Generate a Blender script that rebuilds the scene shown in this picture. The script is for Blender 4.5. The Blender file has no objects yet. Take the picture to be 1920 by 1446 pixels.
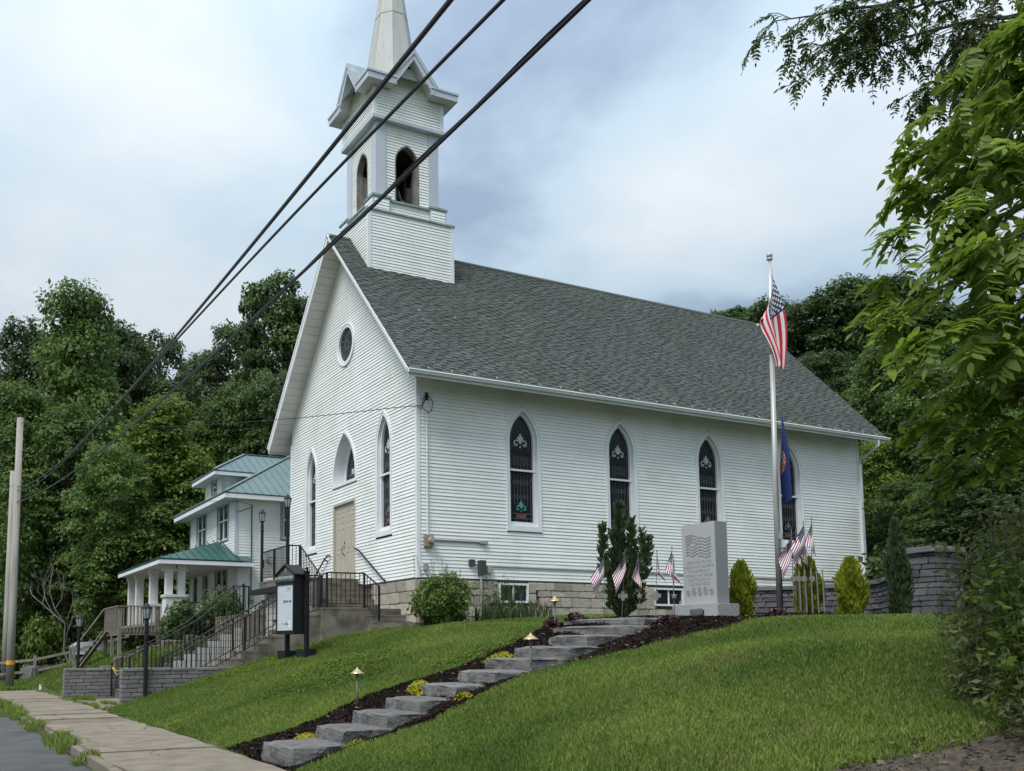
import bpy, bmesh, math, random
import numpy as np
from mathutils import Vector, Matrix
random.seed(7); RNG = np.random.default_rng(7)
SC = bpy.context.scene; COL = SC.collection
# ------------------------------------------------------------------ camera
cam_d = bpy.data.cameras.new('camera'); cam = bpy.data.objects.new('camera', cam_d); COL.objects.link(cam); SC.camera = cam
yaw, pitch, roll = math.radians(62.736), math.radians(-5.921), math.radians(-0.288)
fw = Vector((math.cos(yaw)*math.cos(pitch), math.sin(yaw)*math.cos(pitch), -math.sin(pitch)))
rt = Vector((math.sin(yaw), -math.cos(yaw), 0)); up = rt.cross(fw)
rt2 = rt*math.cos(roll)+up*math.sin(roll); up2 = -rt*math.sin(roll)+up*math.cos(roll)
cm = Matrix((rt2, up2, -fw)).transposed().to_4x4(); cm.translation = (-11.854, -22.529, -1.911)
cam.matrix_world = cm
cam_d.sensor_width = 36; cam_d.lens = 1782.669/1920*36
cam_d.shift_x = (960-767.918)/1920; cam_d.shift_y = (1031.093-723)/1920
cam_d.clip_start = .1; cam_d.clip_end = 2000
# ------------------------------------------------------------------ sky and sun
SUN_EL, SUN_AZ = math.radians(55), math.radians(208)      # azimuth of the sun from +X, counter-clockwise
W = bpy.data.worlds.new('World'); SC.world = W; W.use_nodes = True
nt = W.node_tree; N = nt.nodes; Lk = nt.links; N.clear()
def wn(t, **k):
    n = N.new(t)
    for a, v in k.items(): setattr(n, a, v)
    return n
tc = wn('ShaderNodeTexCoord'); sep = wn('ShaderNodeSeparateXYZ'); Lk.new(tc.outputs['Generated'], sep.inputs[0])
sky = wn('ShaderNodeTexSky', sky_type='NISHITA', sun_disc=False, sun_elevation=SUN_EL, sun_rotation=math.radians(90)-SUN_AZ)
bg1 = wn('ShaderNodeBackground'); bg1.inputs[1].default_value = .09; Lk.new(sky.outputs[0], bg1.inputs[0])
zc = wn('ShaderNodeMath', operation='MAXIMUM'); zc.inputs[1].default_value = 0; Lk.new(sep.outputs[2], zc.inputs[0])
za = wn('ShaderNodeMath', operation='ADD'); za.inputs[1].default_value = .28; Lk.new(zc.outputs[0], za.inputs[0])
dx = wn('ShaderNodeMath', operation='DIVIDE'); dy = wn('ShaderNodeMath', operation='DIVIDE')
Lk.new(sep.outputs[0], dx.inputs[0]); Lk.new(za.outputs[0], dx.inputs[1]); Lk.new(sep.outputs[1], dy.inputs[0]); Lk.new(za.outputs[0], dy.inputs[1])
cmb = wn('ShaderNodeCombineXYZ'); Lk.new(dx.outputs[0], cmb.inputs[0]); Lk.new(dy.outputs[0], cmb.inputs[1])
mp = wn('ShaderNodeMapping'); mp.inputs['Location'].default_value = (7.0, 7.9, 0); Lk.new(cmb.outputs[0], mp.inputs[0])
nz = wn('ShaderNodeTexNoise'); nz.inputs['Scale'].default_value = 1.35; nz.inputs['Detail'].default_value = 8; nz.inputs['Roughness'].default_value = .52; nz.inputs['Distortion'].default_value = .25
Lk.new(mp.outputs[0], nz.inputs['Vector'])
cr = wn('ShaderNodeValToRGB'); Lk.new(nz.outputs[0], cr.inputs[0])
e = cr.color_ramp.elements; e[0].position = .38; e[0].color = (.205, .26, .345, 1); e[1].position = .65; e[1].color = (.475, .515, .54, 1)
m = e.new(.48); m.color = (.335, .42, .485, 1)
# a layer of overcast is brighter towards the zenith
gm = wn('ShaderNodeMath', operation='MULTIPLY_ADD'); gm.inputs[1].default_value = 1.30; gm.inputs[2].default_value = .40; Lk.new(zc.outputs[0], gm.inputs[0])
bg2 = wn('ShaderNodeBackground'); Lk.new(cr.outputs[0], bg2.inputs[0]); Lk.new(gm.outputs[0], bg2.inputs[1])
mx = wn('ShaderNodeMixShader'); mx.inputs[0].default_value = .9; Lk.new(bg1.outputs[0], mx.inputs[1]); Lk.new(bg2.outputs[0], mx.inputs[2])
wo = wn('ShaderNodeOutputWorld'); Lk.new(mx.outputs[0], wo.inputs[0])
sd = bpy.data.lights.new('sun', 'SUN'); sun = bpy.data.objects.new('sun', sd); COL.objects.link(sun)
sd.energy = 1.5; sd.angle = math.radians(24); sd.color = (1, .975, .94)
sdir = Vector((math.cos(SUN_EL)*math.cos(SUN_AZ), math.cos(SUN_EL)*math.sin(SUN_AZ), math.sin(SUN_EL)))
sun.rotation_euler = sdir.to_track_quat('Z', 'Y').to_euler()
vs = SC.view_settings; vs.view_transform = 'Standard'; vs.look = 'None'; vs.gamma = 1; vs.use_curve_mapping = False; vs.exposure = .95
SC.cycles.max_bounces = 6; SC.cycles.transparent_max_bounces = 8
# ------------------------------------------------------------------ materials
def mat(name, col,  rough=.75, var=.12, scale=6., bump=0., bscale=40., metal=0., spec=.3, island=0., objr=0., stretch=(1, 1, 1), col2=None, c2pos=(.45, .7), c2scale=None, det=4., bim=None, crack=False):
    """procedural surface: base colour broken up by noise, optional second colour in patches, per-piece variation, fine relief"""
    m = bpy.data.materials.new(name); m.use_nodes = True; t = m.node_tree; n = t.nodes; l = t.links
    b = n['Principled BSDF']; b.inputs['Roughness'].default_value = rough; b.inputs['Metallic'].default_value = metal
    b.inputs['Specular IOR Level'].default_value = spec
    tc = n.new('ShaderNodeTexCoord'); mp = n.new('ShaderNodeMapping'); mp.inputs['Scale'].default_value = stretch; l.new(tc.outputs['Object'], mp.inputs[0])
    nz = n.new('ShaderNodeTexNoise'); nz.inputs['Scale'].default_value = scale; nz.inputs['Detail'].default_value = det; l.new(mp.outputs[0], nz.inputs['Vector'])
    mr = n.new('ShaderNodeMapRange'); mr.inputs['From Min'].default_value = .3; mr.inputs['From Max'].default_value = .7; mr.inputs['To Min'].default_value = 1-var; mr.inputs['To Max'].default_value = 1+var
    l.new(nz.outputs[0], mr.inputs[0]); fac = mr.outputs[0]
    for amt, src in ((island, 'isl'), (objr, 'obj')):
        if amt:
            s = n.new('ShaderNodeNewGeometry').outputs['Random Per Island'] if src == 'isl' else n.new('ShaderNodeObjectInfo').outputs['Random']
            r = n.new('ShaderNodeMapRange'); r.inputs['To Min'].default_value = 1-amt; r.inputs['To Max'].default_value = 1+amt; l.new(s, r.inputs[0])
            q = n.new('ShaderNodeMath'); q.operation = 'MULTIPLY'; l.new(fac, q.inputs[0]); l.new(r.outputs[0], q.inputs[1]); fac = q.outputs[0]
    if bim:      # some pieces come out of the factory darker
        i1 = n.new('ShaderNodeNewGeometry').outputs['Random Per Island']; o1 = n.new('ShaderNodeObjectInfo').outputs['Random']; a1 = n.new('ShaderNodeMath'); a1.operation = 'MULTIPLY_ADD'; a1.inputs[1].default_value = 7.31; l.new(o1, a1.inputs[0]); l.new(i1, a1.inputs[2])
        f1 = n.new('ShaderNodeMath'); f1.operation = 'FRACT'; l.new(a1.outputs[0], f1.inputs[0]); g1 = n.new('ShaderNodeMath'); g1.operation = 'GREATER_THAN'; g1.inputs[1].default_value = bim[0]; l.new(f1.outputs[0], g1.inputs[0])
        r1 = n.new('ShaderNodeMapRange'); r1.inputs['To Min'].default_value = bim[1]; r1.inputs['To Max'].default_value = 1; l.new(g1.outputs[0], r1.inputs[0]); q = n.new('ShaderNodeMath'); q.operation = 'MULTIPLY'; l.new(fac, q.inputs[0]); l.new(r1.outputs[0], q.inputs[1]); fac = q.outputs[0]
    csrc = None
    if col2:
        n2 = n.new('ShaderNodeTexNoise'); n2.inputs['Scale'].default_value = c2scale or scale*.4; n2.inputs['Detail'].default_value = 6; n2.inputs['Roughness'].default_value = .65; l.new(mp.outputs[0], n2.inputs['Vector'])
        r2 = n.new('ShaderNodeMapRange'); r2.inputs['From Min'].default_value = c2pos[0]; r2.inputs['From Max'].default_value = c2pos[1]; l.new(n2.outputs[0], r2.inputs[0])
        mc = n.new('ShaderNodeMix'); mc.data_type = 'RGBA'; mc.inputs[6].default_value = (*col, 1); mc.inputs[7].default_value = (*col2, 1); l.new(r2.outputs[0], mc.inputs[0]); csrc = mc.outputs[2]
    if crack:      # hairline cracks
        dn = n.new('ShaderNodeTexNoise'); dn.inputs['Scale'].default_value = 1.6; dn.inputs['Detail'].default_value = 5; l.new(mp.outputs[0], dn.inputs['Vector']); dm = n.new('ShaderNodeMix'); dm.data_type = 'RGBA'; dm.blend_type = 'ADD'; dm.inputs[0].default_value = .45; l.new(mp.outputs[0], dm.inputs[6]); l.new(dn.outputs['Color'], dm.inputs[7])
        vo = n.new('ShaderNodeTexVoronoi'); vo.feature = 'DISTANCE_TO_EDGE'; vo.inputs['Scale'].default_value = .55; l.new(dm.outputs[2], vo.inputs['Vector']); rc = n.new('ShaderNodeMapRange'); rc.inputs['From Max'].default_value = .009; rc.inputs['To Min'].default_value = .35; l.new(vo.outputs['Distance'], rc.inputs[0]); q = n.new('ShaderNodeMath'); q.operation = 'MULTIPLY'; l.new(fac, q.inputs[0]); l.new(rc.outputs[0], q.inputs[1]); fac = q.outputs[0]
    sc = n.new('ShaderNodeVectorMath'); sc.operation = 'SCALE'; l.new(fac, sc.inputs['Scale'])
    if csrc: l.new(csrc, sc.inputs[0])
    else: sc.inputs[0].default_value = col
    l.new(sc.outputs[0], b.inputs['Base Color'])
    if bump:
        nb = n.new('ShaderNodeTexNoise'); nb.inputs['Scale'].default_value = bscale; nb.inputs['Detail'].default_value = 6; l.new(mp.outputs[0], nb.inputs['Vector'])
        bp = n.new('ShaderNodeBump'); bp.inputs['Strength'].default_value = min(1, bump); bp.inputs['Distance'].default_value = .02; l.new(nb.outputs[0], bp.inputs['Height']); l.new(bp.outputs[0], b.inputs['Normal'])
    return m
def leafmat(name, c1, c2, trans=.35, rough=.5, spec=.35, dry=None):
    m = bpy.data.materials.new(name); m.use_nodes = True; t = m.node_tree; n = t.nodes; l = t.links; b = n['Principled BSDF']
    b.inputs['Roughness'].default_value = rough; b.inputs['Specular IOR Level'].default_value = spec
    g = n.new('ShaderNodeNewGeometry'); o = n.new('ShaderNodeObjectInfo'); tc = n.new('ShaderNodeTexCoord')
    nz = n.new('ShaderNodeTexNoise'); nz.inputs['Scale'].default_value = .55; nz.inputs['Detail'].default_value = 3; l.new(tc.outputs['Object'], nz.inputs['Vector'])
    a = n.new('ShaderNodeMath'); a.operation = 'MULTIPLY_ADD'; a.inputs[1].default_value = .45; l.new(g.outputs['Random Per Island'], a.inputs[0])
    a2 = n.new('ShaderNodeMath'); a2.operation = 'MULTIPLY_ADD'; a2.inputs[1].default_value = 1.5; a2.inputs[2].default_value = -.5; l.new(nz.outputs[0], a2.inputs[0]); l.new(a2.outputs[0], a.inputs[2])
    mc = n.new('ShaderNodeMix'); mc.data_type = 'RGBA'; mc.inputs[6].default_value = (*c1, 1); mc.inputs[7].default_value = (*c2, 1); l.new(a.outputs[0], mc.inputs[0])
    if dry:
        n2 = n.new('ShaderNodeTexNoise'); n2.inputs['Scale'].default_value = .8; n2.inputs['Detail'].default_value = 5; n2.inputs['Roughness'].default_value = .7; l.new(tc.outputs['Object'], n2.inputs['Vector']); r2 = n.new('ShaderNodeMapRange'); r2.inputs['From Min'].default_value = .58; r2.inputs['From Max'].default_value = .78; r2.inputs['To Max'].default_value = .7; l.new(n2.outputs[0], r2.inputs[0])
        m2 = n.new('ShaderNodeMix'); m2.data_type = 'RGBA'; l.new(r2.outputs[0], m2.inputs[0]); l.new(mc.outputs[2], m2.inputs[6]); m2.inputs[7].default_value = (*dry, 1); mc = m2
    r = n.new('ShaderNodeMapRange'); r.inputs['To Min'].default_value = .72; r.inputs['To Max'].default_value = 1.25; l.new(o.outputs['Random'], r.inputs[0])
    sc = n.new('ShaderNodeVectorMath'); sc.operation = 'SCALE'; l.new(mc.outputs[2], sc.inputs[0]); l.new(r.outputs[0], sc.inputs['Scale'])
    l.new(sc.outputs[0], b.inputs['Base Color'])
    tr = n.new('ShaderNodeBsdfTranslucent'); l.new(sc.outputs[0], tr.inputs[0])
    mx = n.new('ShaderNodeMixShader'); mx.inputs[0].default_value = trans; l.new(b.outputs[0], mx.inputs[1]); l.new(tr.outputs[0], mx.inputs[2])
    l.new(mx.outputs[0], n['Material Output'].inputs[0]); return m
M = {}
M['siding'] = mat('vinyl_siding', (.84, .855, .83), .45, .05, .7, .0, spec=.4, col2=(.68, .69, .62), c2pos=(.5, .85), c2scale=.8)
M['trim'] = mat('white_trim', (.78, .80, .82), .45, .05, 2)
M['greytrim'] = mat('grey_painted_metal', (.52, .56, .62), .4, .07, 1.4, stretch=(1, 1, .25))
M['soffit'] = mat('soffit_panel', (.62, .60, .58), .6, .06, 2, objr=.05)
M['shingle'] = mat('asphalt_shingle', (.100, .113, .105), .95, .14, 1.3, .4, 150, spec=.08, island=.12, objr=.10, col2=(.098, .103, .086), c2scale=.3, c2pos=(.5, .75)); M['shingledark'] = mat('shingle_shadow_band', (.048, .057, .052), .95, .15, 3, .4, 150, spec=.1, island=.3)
M['gutter'] = mat('aluminium_gutter', (.70, .74, .74), .4, .06, 2)
M['glass'] = mat('stained_glass_unlit', (.008, .009, .013), .25, .3, 7, .3, 9, spec=.25)
M['lead'] = mat('lead_came', (.15, .16, .17), .6, .2, 5)
M['paleglass'] = mat('pale_opal_glass', (.50, .54, .52), .4, .15, 9)
M['tealglass'] = mat('teal_glass', (.10, .32, .30), .35, .3, 9)
M['redglass'] = mat('amber_red_glass', (.20, .06, .03), .35, .4, 12)
M['fstone'] = mat('foundation_sandstone', (.44, .39, .32), .92, .2, 5, .9, 18, spec=.15, objr=.22, col2=(.38, .36, .315), c2scale=1.5)
M['mortar'] = mat('old_mortar', (.20, .18, .155), .95, .15, 6, .5, 40)
M['door'] = mat('beige_door_paint', (.47, .44, .35), .5, .05, 3)
M['conc'] = mat('weathered_concrete', (.205, .182, .148), .95, .25, 2.2, .8, 45, spec=.15, objr=.10, col2=(.065, .060, .052), c2pos=(.46, .72), c2scale=1.6)
M['walk'] = mat('sidewalk_concrete', (.225, .190, .145), .95, .2, 2.5, .6, 90, spec=.15, objr=.16, crack=True, col2=(.27, .225, .165), c2pos=(.52, .75), c2scale=1.1)
M['asphalt'] = mat('asphalt', (.135, .135, .135), .95, .4, 75, .9, 160, spec=.12, crack=True, col2=(.095, .096, .098), c2scale=1.2)
M['roadpaint'] = mat('road_paint', (.62, .62, .6), .8, .15, 14)
M['iron'] = mat('black_painted_iron', (.012, .012, .013), .5, .25, 7)
M['ironbox'] = mat('black_sign_cabinet', (.014, .015, .017), .4, .2, 4)
M['copper'] = mat('aged_tower_flashing', (.30, .36, .36), .55, .22, 5, col2=(.20, .30, .27), c2scale=3)
M['spire'] = mat('sheet_metal_spire', (.47, .47, .45), .55, .08, 1.6, stretch=(3, 3, .22), col2=(.34, .34, .33), c2pos=(.55, .8), c2scale=3)
M['darkwood'] = mat('belfry_old_wood', (.05, .038, .03), .9, .3, 5)
M['belfry'] = mat('weathered_belfry_boards', (.26, .24, .215), .9, .25, 6, .4, 30, stretch=(1, 1, .25), col2=(.10, .09, .08), c2scale=5)
M['wood'] = mat('weathered_deck_wood', (.22, .195, .165), .9, .25, 9, .5, 40, stretch=(1, 1, .2), objr=.14)
M['polewood'] = mat('utility_pole_wood', (.36, .335, .295), .9, .16, 9, .6, 26, stretch=(1, 1, .06), col2=(.26, .24, .21), c2scale=7)
M['teal'] = mat('teal_standing_seam', (.135, .195, .20), .5, .08, 1.2, spec=.35)
M['block'] = mat('split_face_block', (.235, .225, .22), .95, .2, 14, .9, 55, objr=.14)
M['blocklight'] = mat('painted_block', (.46, .45, .42), .9, .12, 8, .5, 40, objr=.08)
M['whitebrick'] = mat('peeling_white_masonry', (.66, .66, .64), .85, .08, 4, .5, 30, col2=(.42, .41, .38), c2pos=(.6, .8), c2scale=6)
M['step'] = mat('quarried_step_stone', (.170, .165, .160), .95, .2, 4, 1., 26, spec=.1, objr=.14, col2=(.078, .073, .068), c2pos=(.5, .7), c2scale=5)
M['wstone'] = mat('grey_wall_stone', (.145, .145, .155), .95, .2, 6, .8, 26, spec=.15, objr=.30, col2=(.11, .105, .115), c2scale=3)
M['graniteshade'] = mat('shaded_granite_side', (.24, .255, .265), .7, .08, 50, .1, 200); M['granite'] = mat('light_granite', (.40, .405, .41), .6, .06, 60, .1, 200)  # first granite: same stone, with the memorial side's shade put into its colour
M['graniterough'] = mat('rock_pitched_granite', (.34, .345, .35), .95, .2, 20, 1., 30)
M['engrave'] = mat('engraved_granite', (.30, .305, .31), .9, .1, 60)
M['grass'] = leafmat('grass_blades', (.066, .120, .022), (.225, .290, .058), .3, .6, .2, dry=(.23, .20, .09))
M['soil'] = mat('lawn_soil', (.055, .075, .024), .95, .3, 3, .6, 40, spec=.1, col2=(.085, .090, .036), c2scale=.6)
M['mulch'] = mat('dark_mulch', (.022, .016, .013), 1., .4, 25, .9, 40, spec=.05, island=.6)
M['gravel'] = mat('shoulder_gravel', (.085, .070, .054), 1., .35, 12, .9, 60, spec=.1, island=.5)
M['forestfloor'] = mat('forest_floor', (.034, .042, .020), .95, .4, 2, .6, 10)
M['bark'] = mat('tree_bark', (.085, .072, .058), .95, .25, 5, .8, 14, stretch=(1, 1, .3))
M['greybark'] = mat('dead_branch', (.25, .23, .20), .9, .2, 8)
M['leafdark'] = leafmat('dark_oak_leaf', (.045, .082, .030), (.118, .185, .052), .42)
M['leafmid'] = leafmat('mid_green_leaf', (.064, .116, .032), (.160, .245, .058), .45)
M['leafbright'] = leafmat('bright_green_leaf', (.092, .160, .028), (.230, .320, .058), .45)
M['leafgrey'] = leafmat('grey_green_leaf', (.055, .085, .038), (.135, .180, .070), .45)
M['ailanthus'] = leafmat('compound_leaf', (.105, .195, .024), (.290, .390, .050), .5)
M['locust'] = leafmat('locust_leaf', (.045, .085, .020), (.11, .165, .04), .45)
M['golden'] = leafmat('golden_arborvitae', (.11, .15, .012), (.32, .35, .022), .25, .7)
M['juniper'] = leafmat('juniper_scale_leaf', (.032, .062, .026), (.095, .14, .05), .2, .7)
M['sedum'] = leafmat('yellow_sedum', (.24, .25, .02), (.46, .41, .03), .2, .6)
M['purple'] = leafmat('purple_leaf', (.035, .010, .016), (.085, .03, .035), .2)
M['weed'] = leafmat('weed_leaf', (.085, .105, .038), (.24, .265, .095), .45)
M['flagwhite'] = mat('flag_white', (.78, .76, .76), .8, .05, 8); M['flagred'] = mat('flag_red', (.50, .035, .06), .8, .1, 8); M['flagblue'] = mat('flag_blue', (.025, .035, .12), .8, .12, 8)
M['smallwhite'] = mat('small_flag_white', (.76, .74, .75), .9, .05, 8, spec=.1); M['smallblue'] = mat('small_flag_blue', (.02, .025, .075), .9, .1, 8, spec=.1); M['signgable'] = mat('sign_gable_grey', (.10, .105, .105), .4, .08, 5); M['stripemaroon'] = mat('small_flag_red', (.22, .02, .05), .8, .1, 8)
M['stateblue'] = mat('state_flag_blue', (.016, .032, .125), .8, .12, 5); M['gold'] = mat('gold_emblem', (.62, .36, .12), .6, .2, 20); M['rose'] = mat('red_emblem', (.5, .10, .07), .6, .2, 20)
M['alum'] = mat('satin_aluminium_pole', (.42, .41, .39), .4, .08, 3, metal=.3); M['silver'] = mat('polished_pole', (.62, .63, .64), .3, .05, 3, metal=.5)
M['bronze'] = mat('grave_marker_bronze', (.23, .22, .20), .6, .2, 12); M['brass'] = mat('copper_lamp_shade', (.62, .44, .24), .3, .15, 6, metal=.85, spec=.5); M['stem'] = mat('verdigris_stem', (.17, .17, .13), .6, .3, 10)
M['cable'] = mat('black_cable', (.014, .014, .015), .38, .2, 4)
M['utility'] = mat('grey_utility_box', (.36, .35, .31), .6, .1, 5); M['darkbox'] = mat('dark_green_box', (.06, .07, .06), .6, .1, 5); M['rust'] = mat('meter_socket_beige', (.34, .28, .21), .8, .3, 8)
M['yellow'] = mat('yellow_band', (.72, .36, .03), .7, .15, 10); M['rope'] = mat('yellow_rope', (.5, .42, .12), .8, .1, 10)
M['pane'] = mat('window_pane', (.022, .026, .03), .08, .2, 3, spec=.7); M['bluetrim'] = mat('grey_blue_casing', (.27, .31, .37), .6, .1, 4); M['curtain'] = mat('white_curtain', (.5, .5, .5), .8, .1, 8)
M['signwhite'] = mat('sign_board_white', (.62, .66, .70), .3, .04, 4); M['signlines'] = mat('sign_board_grooves', (.42, .46, .52), .4, .05, 4); M['ink'] = mat('sign_letter', (.03, .03, .035), .6, .1, 4); M['signlet'] = mat('sign_header_letters', (.52, .54, .54), .5, .1, 4); M['signhead'] = mat('sign_header_strip', (.08, .10, .098), .4, .1, 4)
M['carwhite'] = mat('white_car_paint', (.7, .72, .74), .25, .02, 2, spec=.6); M['rubber'] = mat('tyre_rubber', (.015, .015, .015), .8, .1, 5); M['lampglass'] = mat('lantern_glass', (.32, .35, .34), .15, .15, 6, spec=.6)
M['tealdark'] = mat('dark_green_metal_roof', (.035, .105, .095), .4, .08, 1.2, spec=.5); M['stalk'] = mat('weed_stalk', (.06, .062, .03), .9, .3, 8); M['litter'] = mat('dry_leaf_litter', (.16, .12, .075), .95, .4, 20, spec=.1, island=.5); M['clover'] = leafmat('clover_leaf', (.09, .16, .02), (.22, .31, .04), .3, .6, .2); M['cream'] = mat('cream_basement_door', (.58, .56, .46), .6, .06, 4)
# ------------------------------------------------------------------ object helpers
ROOT = {}
def put(o, parent=None, label=None, cat=None, group=None, kind=None):
    COL.objects.link(o)
    if parent is not None: o.parent = parent; ROOT[o.name] = ROOT[parent.name]
    else: ROOT[o.name] = o.location.copy()
    for k, v in (('label', label), ('category', cat), ('group', group), ('kind', kind)):
        if v: o[k] = v
    return o
def thing(name, label, cat, loc, group=None):
    o = bpy.data.objects.new(name, None); o.empty_display_size = .2; o.location = loc
    return put(o, None, label, cat, group)
class MB:
    def __init__(s): s.v = []; s.f = []; s.m = []
    def add(s, vs, fs, m=0):
        b = len(s.v); s.v += [tuple(p) for p in vs]; s.f += [tuple(b+i for i in f) for f in fs]; s.m += [m]*len(fs); return s
    def poly(s, pts, m=0): return s.add(pts, [tuple(range(len(pts)))], m)
    def box(s, x0, x1, y0, y1, z0, z1, m=0):
        v = [(x, y, z) for z in (z0, z1) for y in (y0, y1) for x in (x0, x1)]
        return s.add(v, [(0, 2, 3, 1), (4, 5, 7, 6), (0, 1, 5, 4), (2, 6, 7, 3), (0, 4, 6, 2), (1, 3, 7, 5)], m)
    def obox(s, c, ax, ay, az, m=0):      # centre and three half-axis vectors
        c, ax, ay, az = map(Vector, (c, ax, ay, az))
        v = [c+ax*i+ay*j+az*k for k in (-1, 1) for j in (-1, 1) for i in (-1, 1)]
        return s.add(v, [(0, 2, 3, 1), (4, 5, 7, 6), (0, 1, 5, 4), (2, 6, 7, 3), (0, 4, 6, 2), (1, 3, 7, 5)], m)
    def bar(s, p, q, w, h=None, m=0, upv=(0, 0, 1)):   # square bar from p to q
        p, q = Vector(p), Vector(q); d = q-p; L = d.length; d.normalize(); u = Vector(upv)
        if abs(d.dot(u)) > .98: u = Vector((0, 1, 0))
        a = d.cross(u).normalized(); b = a.cross(d)
        return s.obox((p+q)/2, d*L/2, a*w/2, b*(h or w)/2, m)
    def prism(s, pts, ext, m=0):          # polygon (3-D points) pushed along ext
        n = len(pts); e = Vector(ext); P = [Vector(p) for p in pts]; v = P+[p+e for p in P]
        return s.add(v, [tuple(range(n))[::-1], tuple(range(n, 2*n))]+[(i, (i+1) % n, n+(i+1) % n, n+i) for i in range(n)], m)
    def tube(s, pts, r, n=8, m=0, cap=True):
        P = [Vector(p) for p in pts]; R = r if hasattr(r, '__len__') else [r]*len(P); vs = []; a = None
        for i, p in enumerate(P):
            d = (P[min(i+1, len(P)-1)]-P[max(i-1, 0)]).normalized()
            if a is None: a = d.cross(Vector((.31, .17, 1)) if abs(d.z) < .9 else Vector((1, .2, .1))).normalized()
            a = (a-d*a.dot(d)).normalized(); b = d.cross(a)
            vs += [p+(a*math.cos(2*math.pi*k/n)+b*math.sin(2*math.pi*k/n))*R[i] for k in range(n)]
        fs = [(i*n+k, i*n+(k+1) % n, (i+1)*n+(k+1) % n, (i+1)*n+k) for i in range(len(P)-1) for k in range(n)]
        if cap: fs += [tuple(range(n))[::-1], tuple(range((len(P)-1)*n, len(P)*n))]
        return s.add(vs, fs, m)
    def lathe(s, c, prof, n=16, m=0):
        c = Vector(c); return s.tube_like([(c+Vector((0, 0, z)), r) for r, z in prof], n, m)
    def tube_like(s, cr, n, m):
        vs = [c+Vector((math.cos(2*math.pi*k/n)*r, math.sin(2*math.pi*k/n)*r, 0)) for c, r in cr for k in range(n)]
        fs = [(i*n+k, i*n+(k+1) % n, (i+1)*n+(k+1) % n, (i+1)*n+k) for i in range(len(cr)-1) for k in range(n)]
        return s.add(vs, fs+[tuple(range(n))[::-1], tuple(range((len(cr)-1)*n, len(cr)*n))], m)
    def mesh(s, name, mats, off=None, smooth=False):
        me = bpy.data.meshes.new(name); off = off or Vector((0, 0, 0))
        me.from_pydata([(p[0]-off[0], p[1]-off[1], p[2]-off[2]) for p in s.v], [], s.f)
        for k in (mats if isinstance(mats, (list, tuple)) else [mats]): me.materials.append(M[k])
        me.polygons.foreach_set('material_index', s.m)
        if smooth: me.polygons.foreach_set('use_smooth', [True]*len(s.f))
        me.update(); return me
    def build(s, name, mats, parent=None, smooth=False, label=None, cat=None, group=None, kind=None, loc=None):
        off = ROOT[parent.name] if parent is not None else Vector((0, 0, 0) if loc is None else [float(q) for q in loc])
        o = bpy.data.objects.new(name, s.mesh(name, mats, off, smooth))
        if parent is None: o.location = off
        return put(o, parent, label, cat, group, kind)
def inst(name, me, parent, loc, rot=None, scale=None, **k):
    o = bpy.data.objects.new(name, me); o.location = Vector(loc)-(ROOT[parent.name] if parent is not None else Vector((0, 0, 0)))
    if rot is not None: o.rotation_euler = rot
    if scale is not None: o.scale = scale
    return put(o, parent, **k)
def npmesh(name, V, F, mk):
    me = bpy.data.meshes.new(name); V = np.asarray(V, np.float32); F = np.asarray(F, np.int32); k = F.shape[1]
    me.vertices.add(len(V)); me.vertices.foreach_set('co', V.ravel()); me.loops.add(F.size); me.loops.foreach_set('vertex_index', F.ravel())
    me.polygons.add(len(F)); me.polygons.foreach_set('loop_start', np.arange(len(F), dtype=np.int32)*k)
    me.update(calc_edges=True); me.materials.append(M[mk]); return me
def rockmesh(name, mk, seed, jit=.05, bev=.09):
    """unit cube block with worn edges and an uneven face, 48 quads; scaled per stone"""
    r = random.Random(seed); bm = bmesh.new(); bmesh.ops.create_cube(bm, size=1)
    bmesh.ops.subdivide_edges(bm, edges=bm.edges[:], cuts=2, use_grid_fill=True)
    for v in bm.verts:
        c = v.co.copy(); ex = [abs(abs(a)-.5) < 1e-4 for a in c]; k = sum(ex)
        for i in range(3):
            if ex[i]: v.co[i] *= 1-bev*(k-1)*r.uniform(.6, 1.3)+(r.uniform(-jit, jit) if k == 1 else 0)
            else: v.co[i] *= 2.2+r.uniform(-.25, .25)
    me = bpy.data.meshes.new(name); bm.to_mesh(me); bm.free(); me.materials.append(M[mk]); return me
def wobble(me, amt, sc, seed=0.):
    from mathutils import noise
    for v in me.vertices: v.co += noise.noise_vector((v.co+Vector((seed, seed*2, 0)))*sc)*amt
    me.update()
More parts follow.
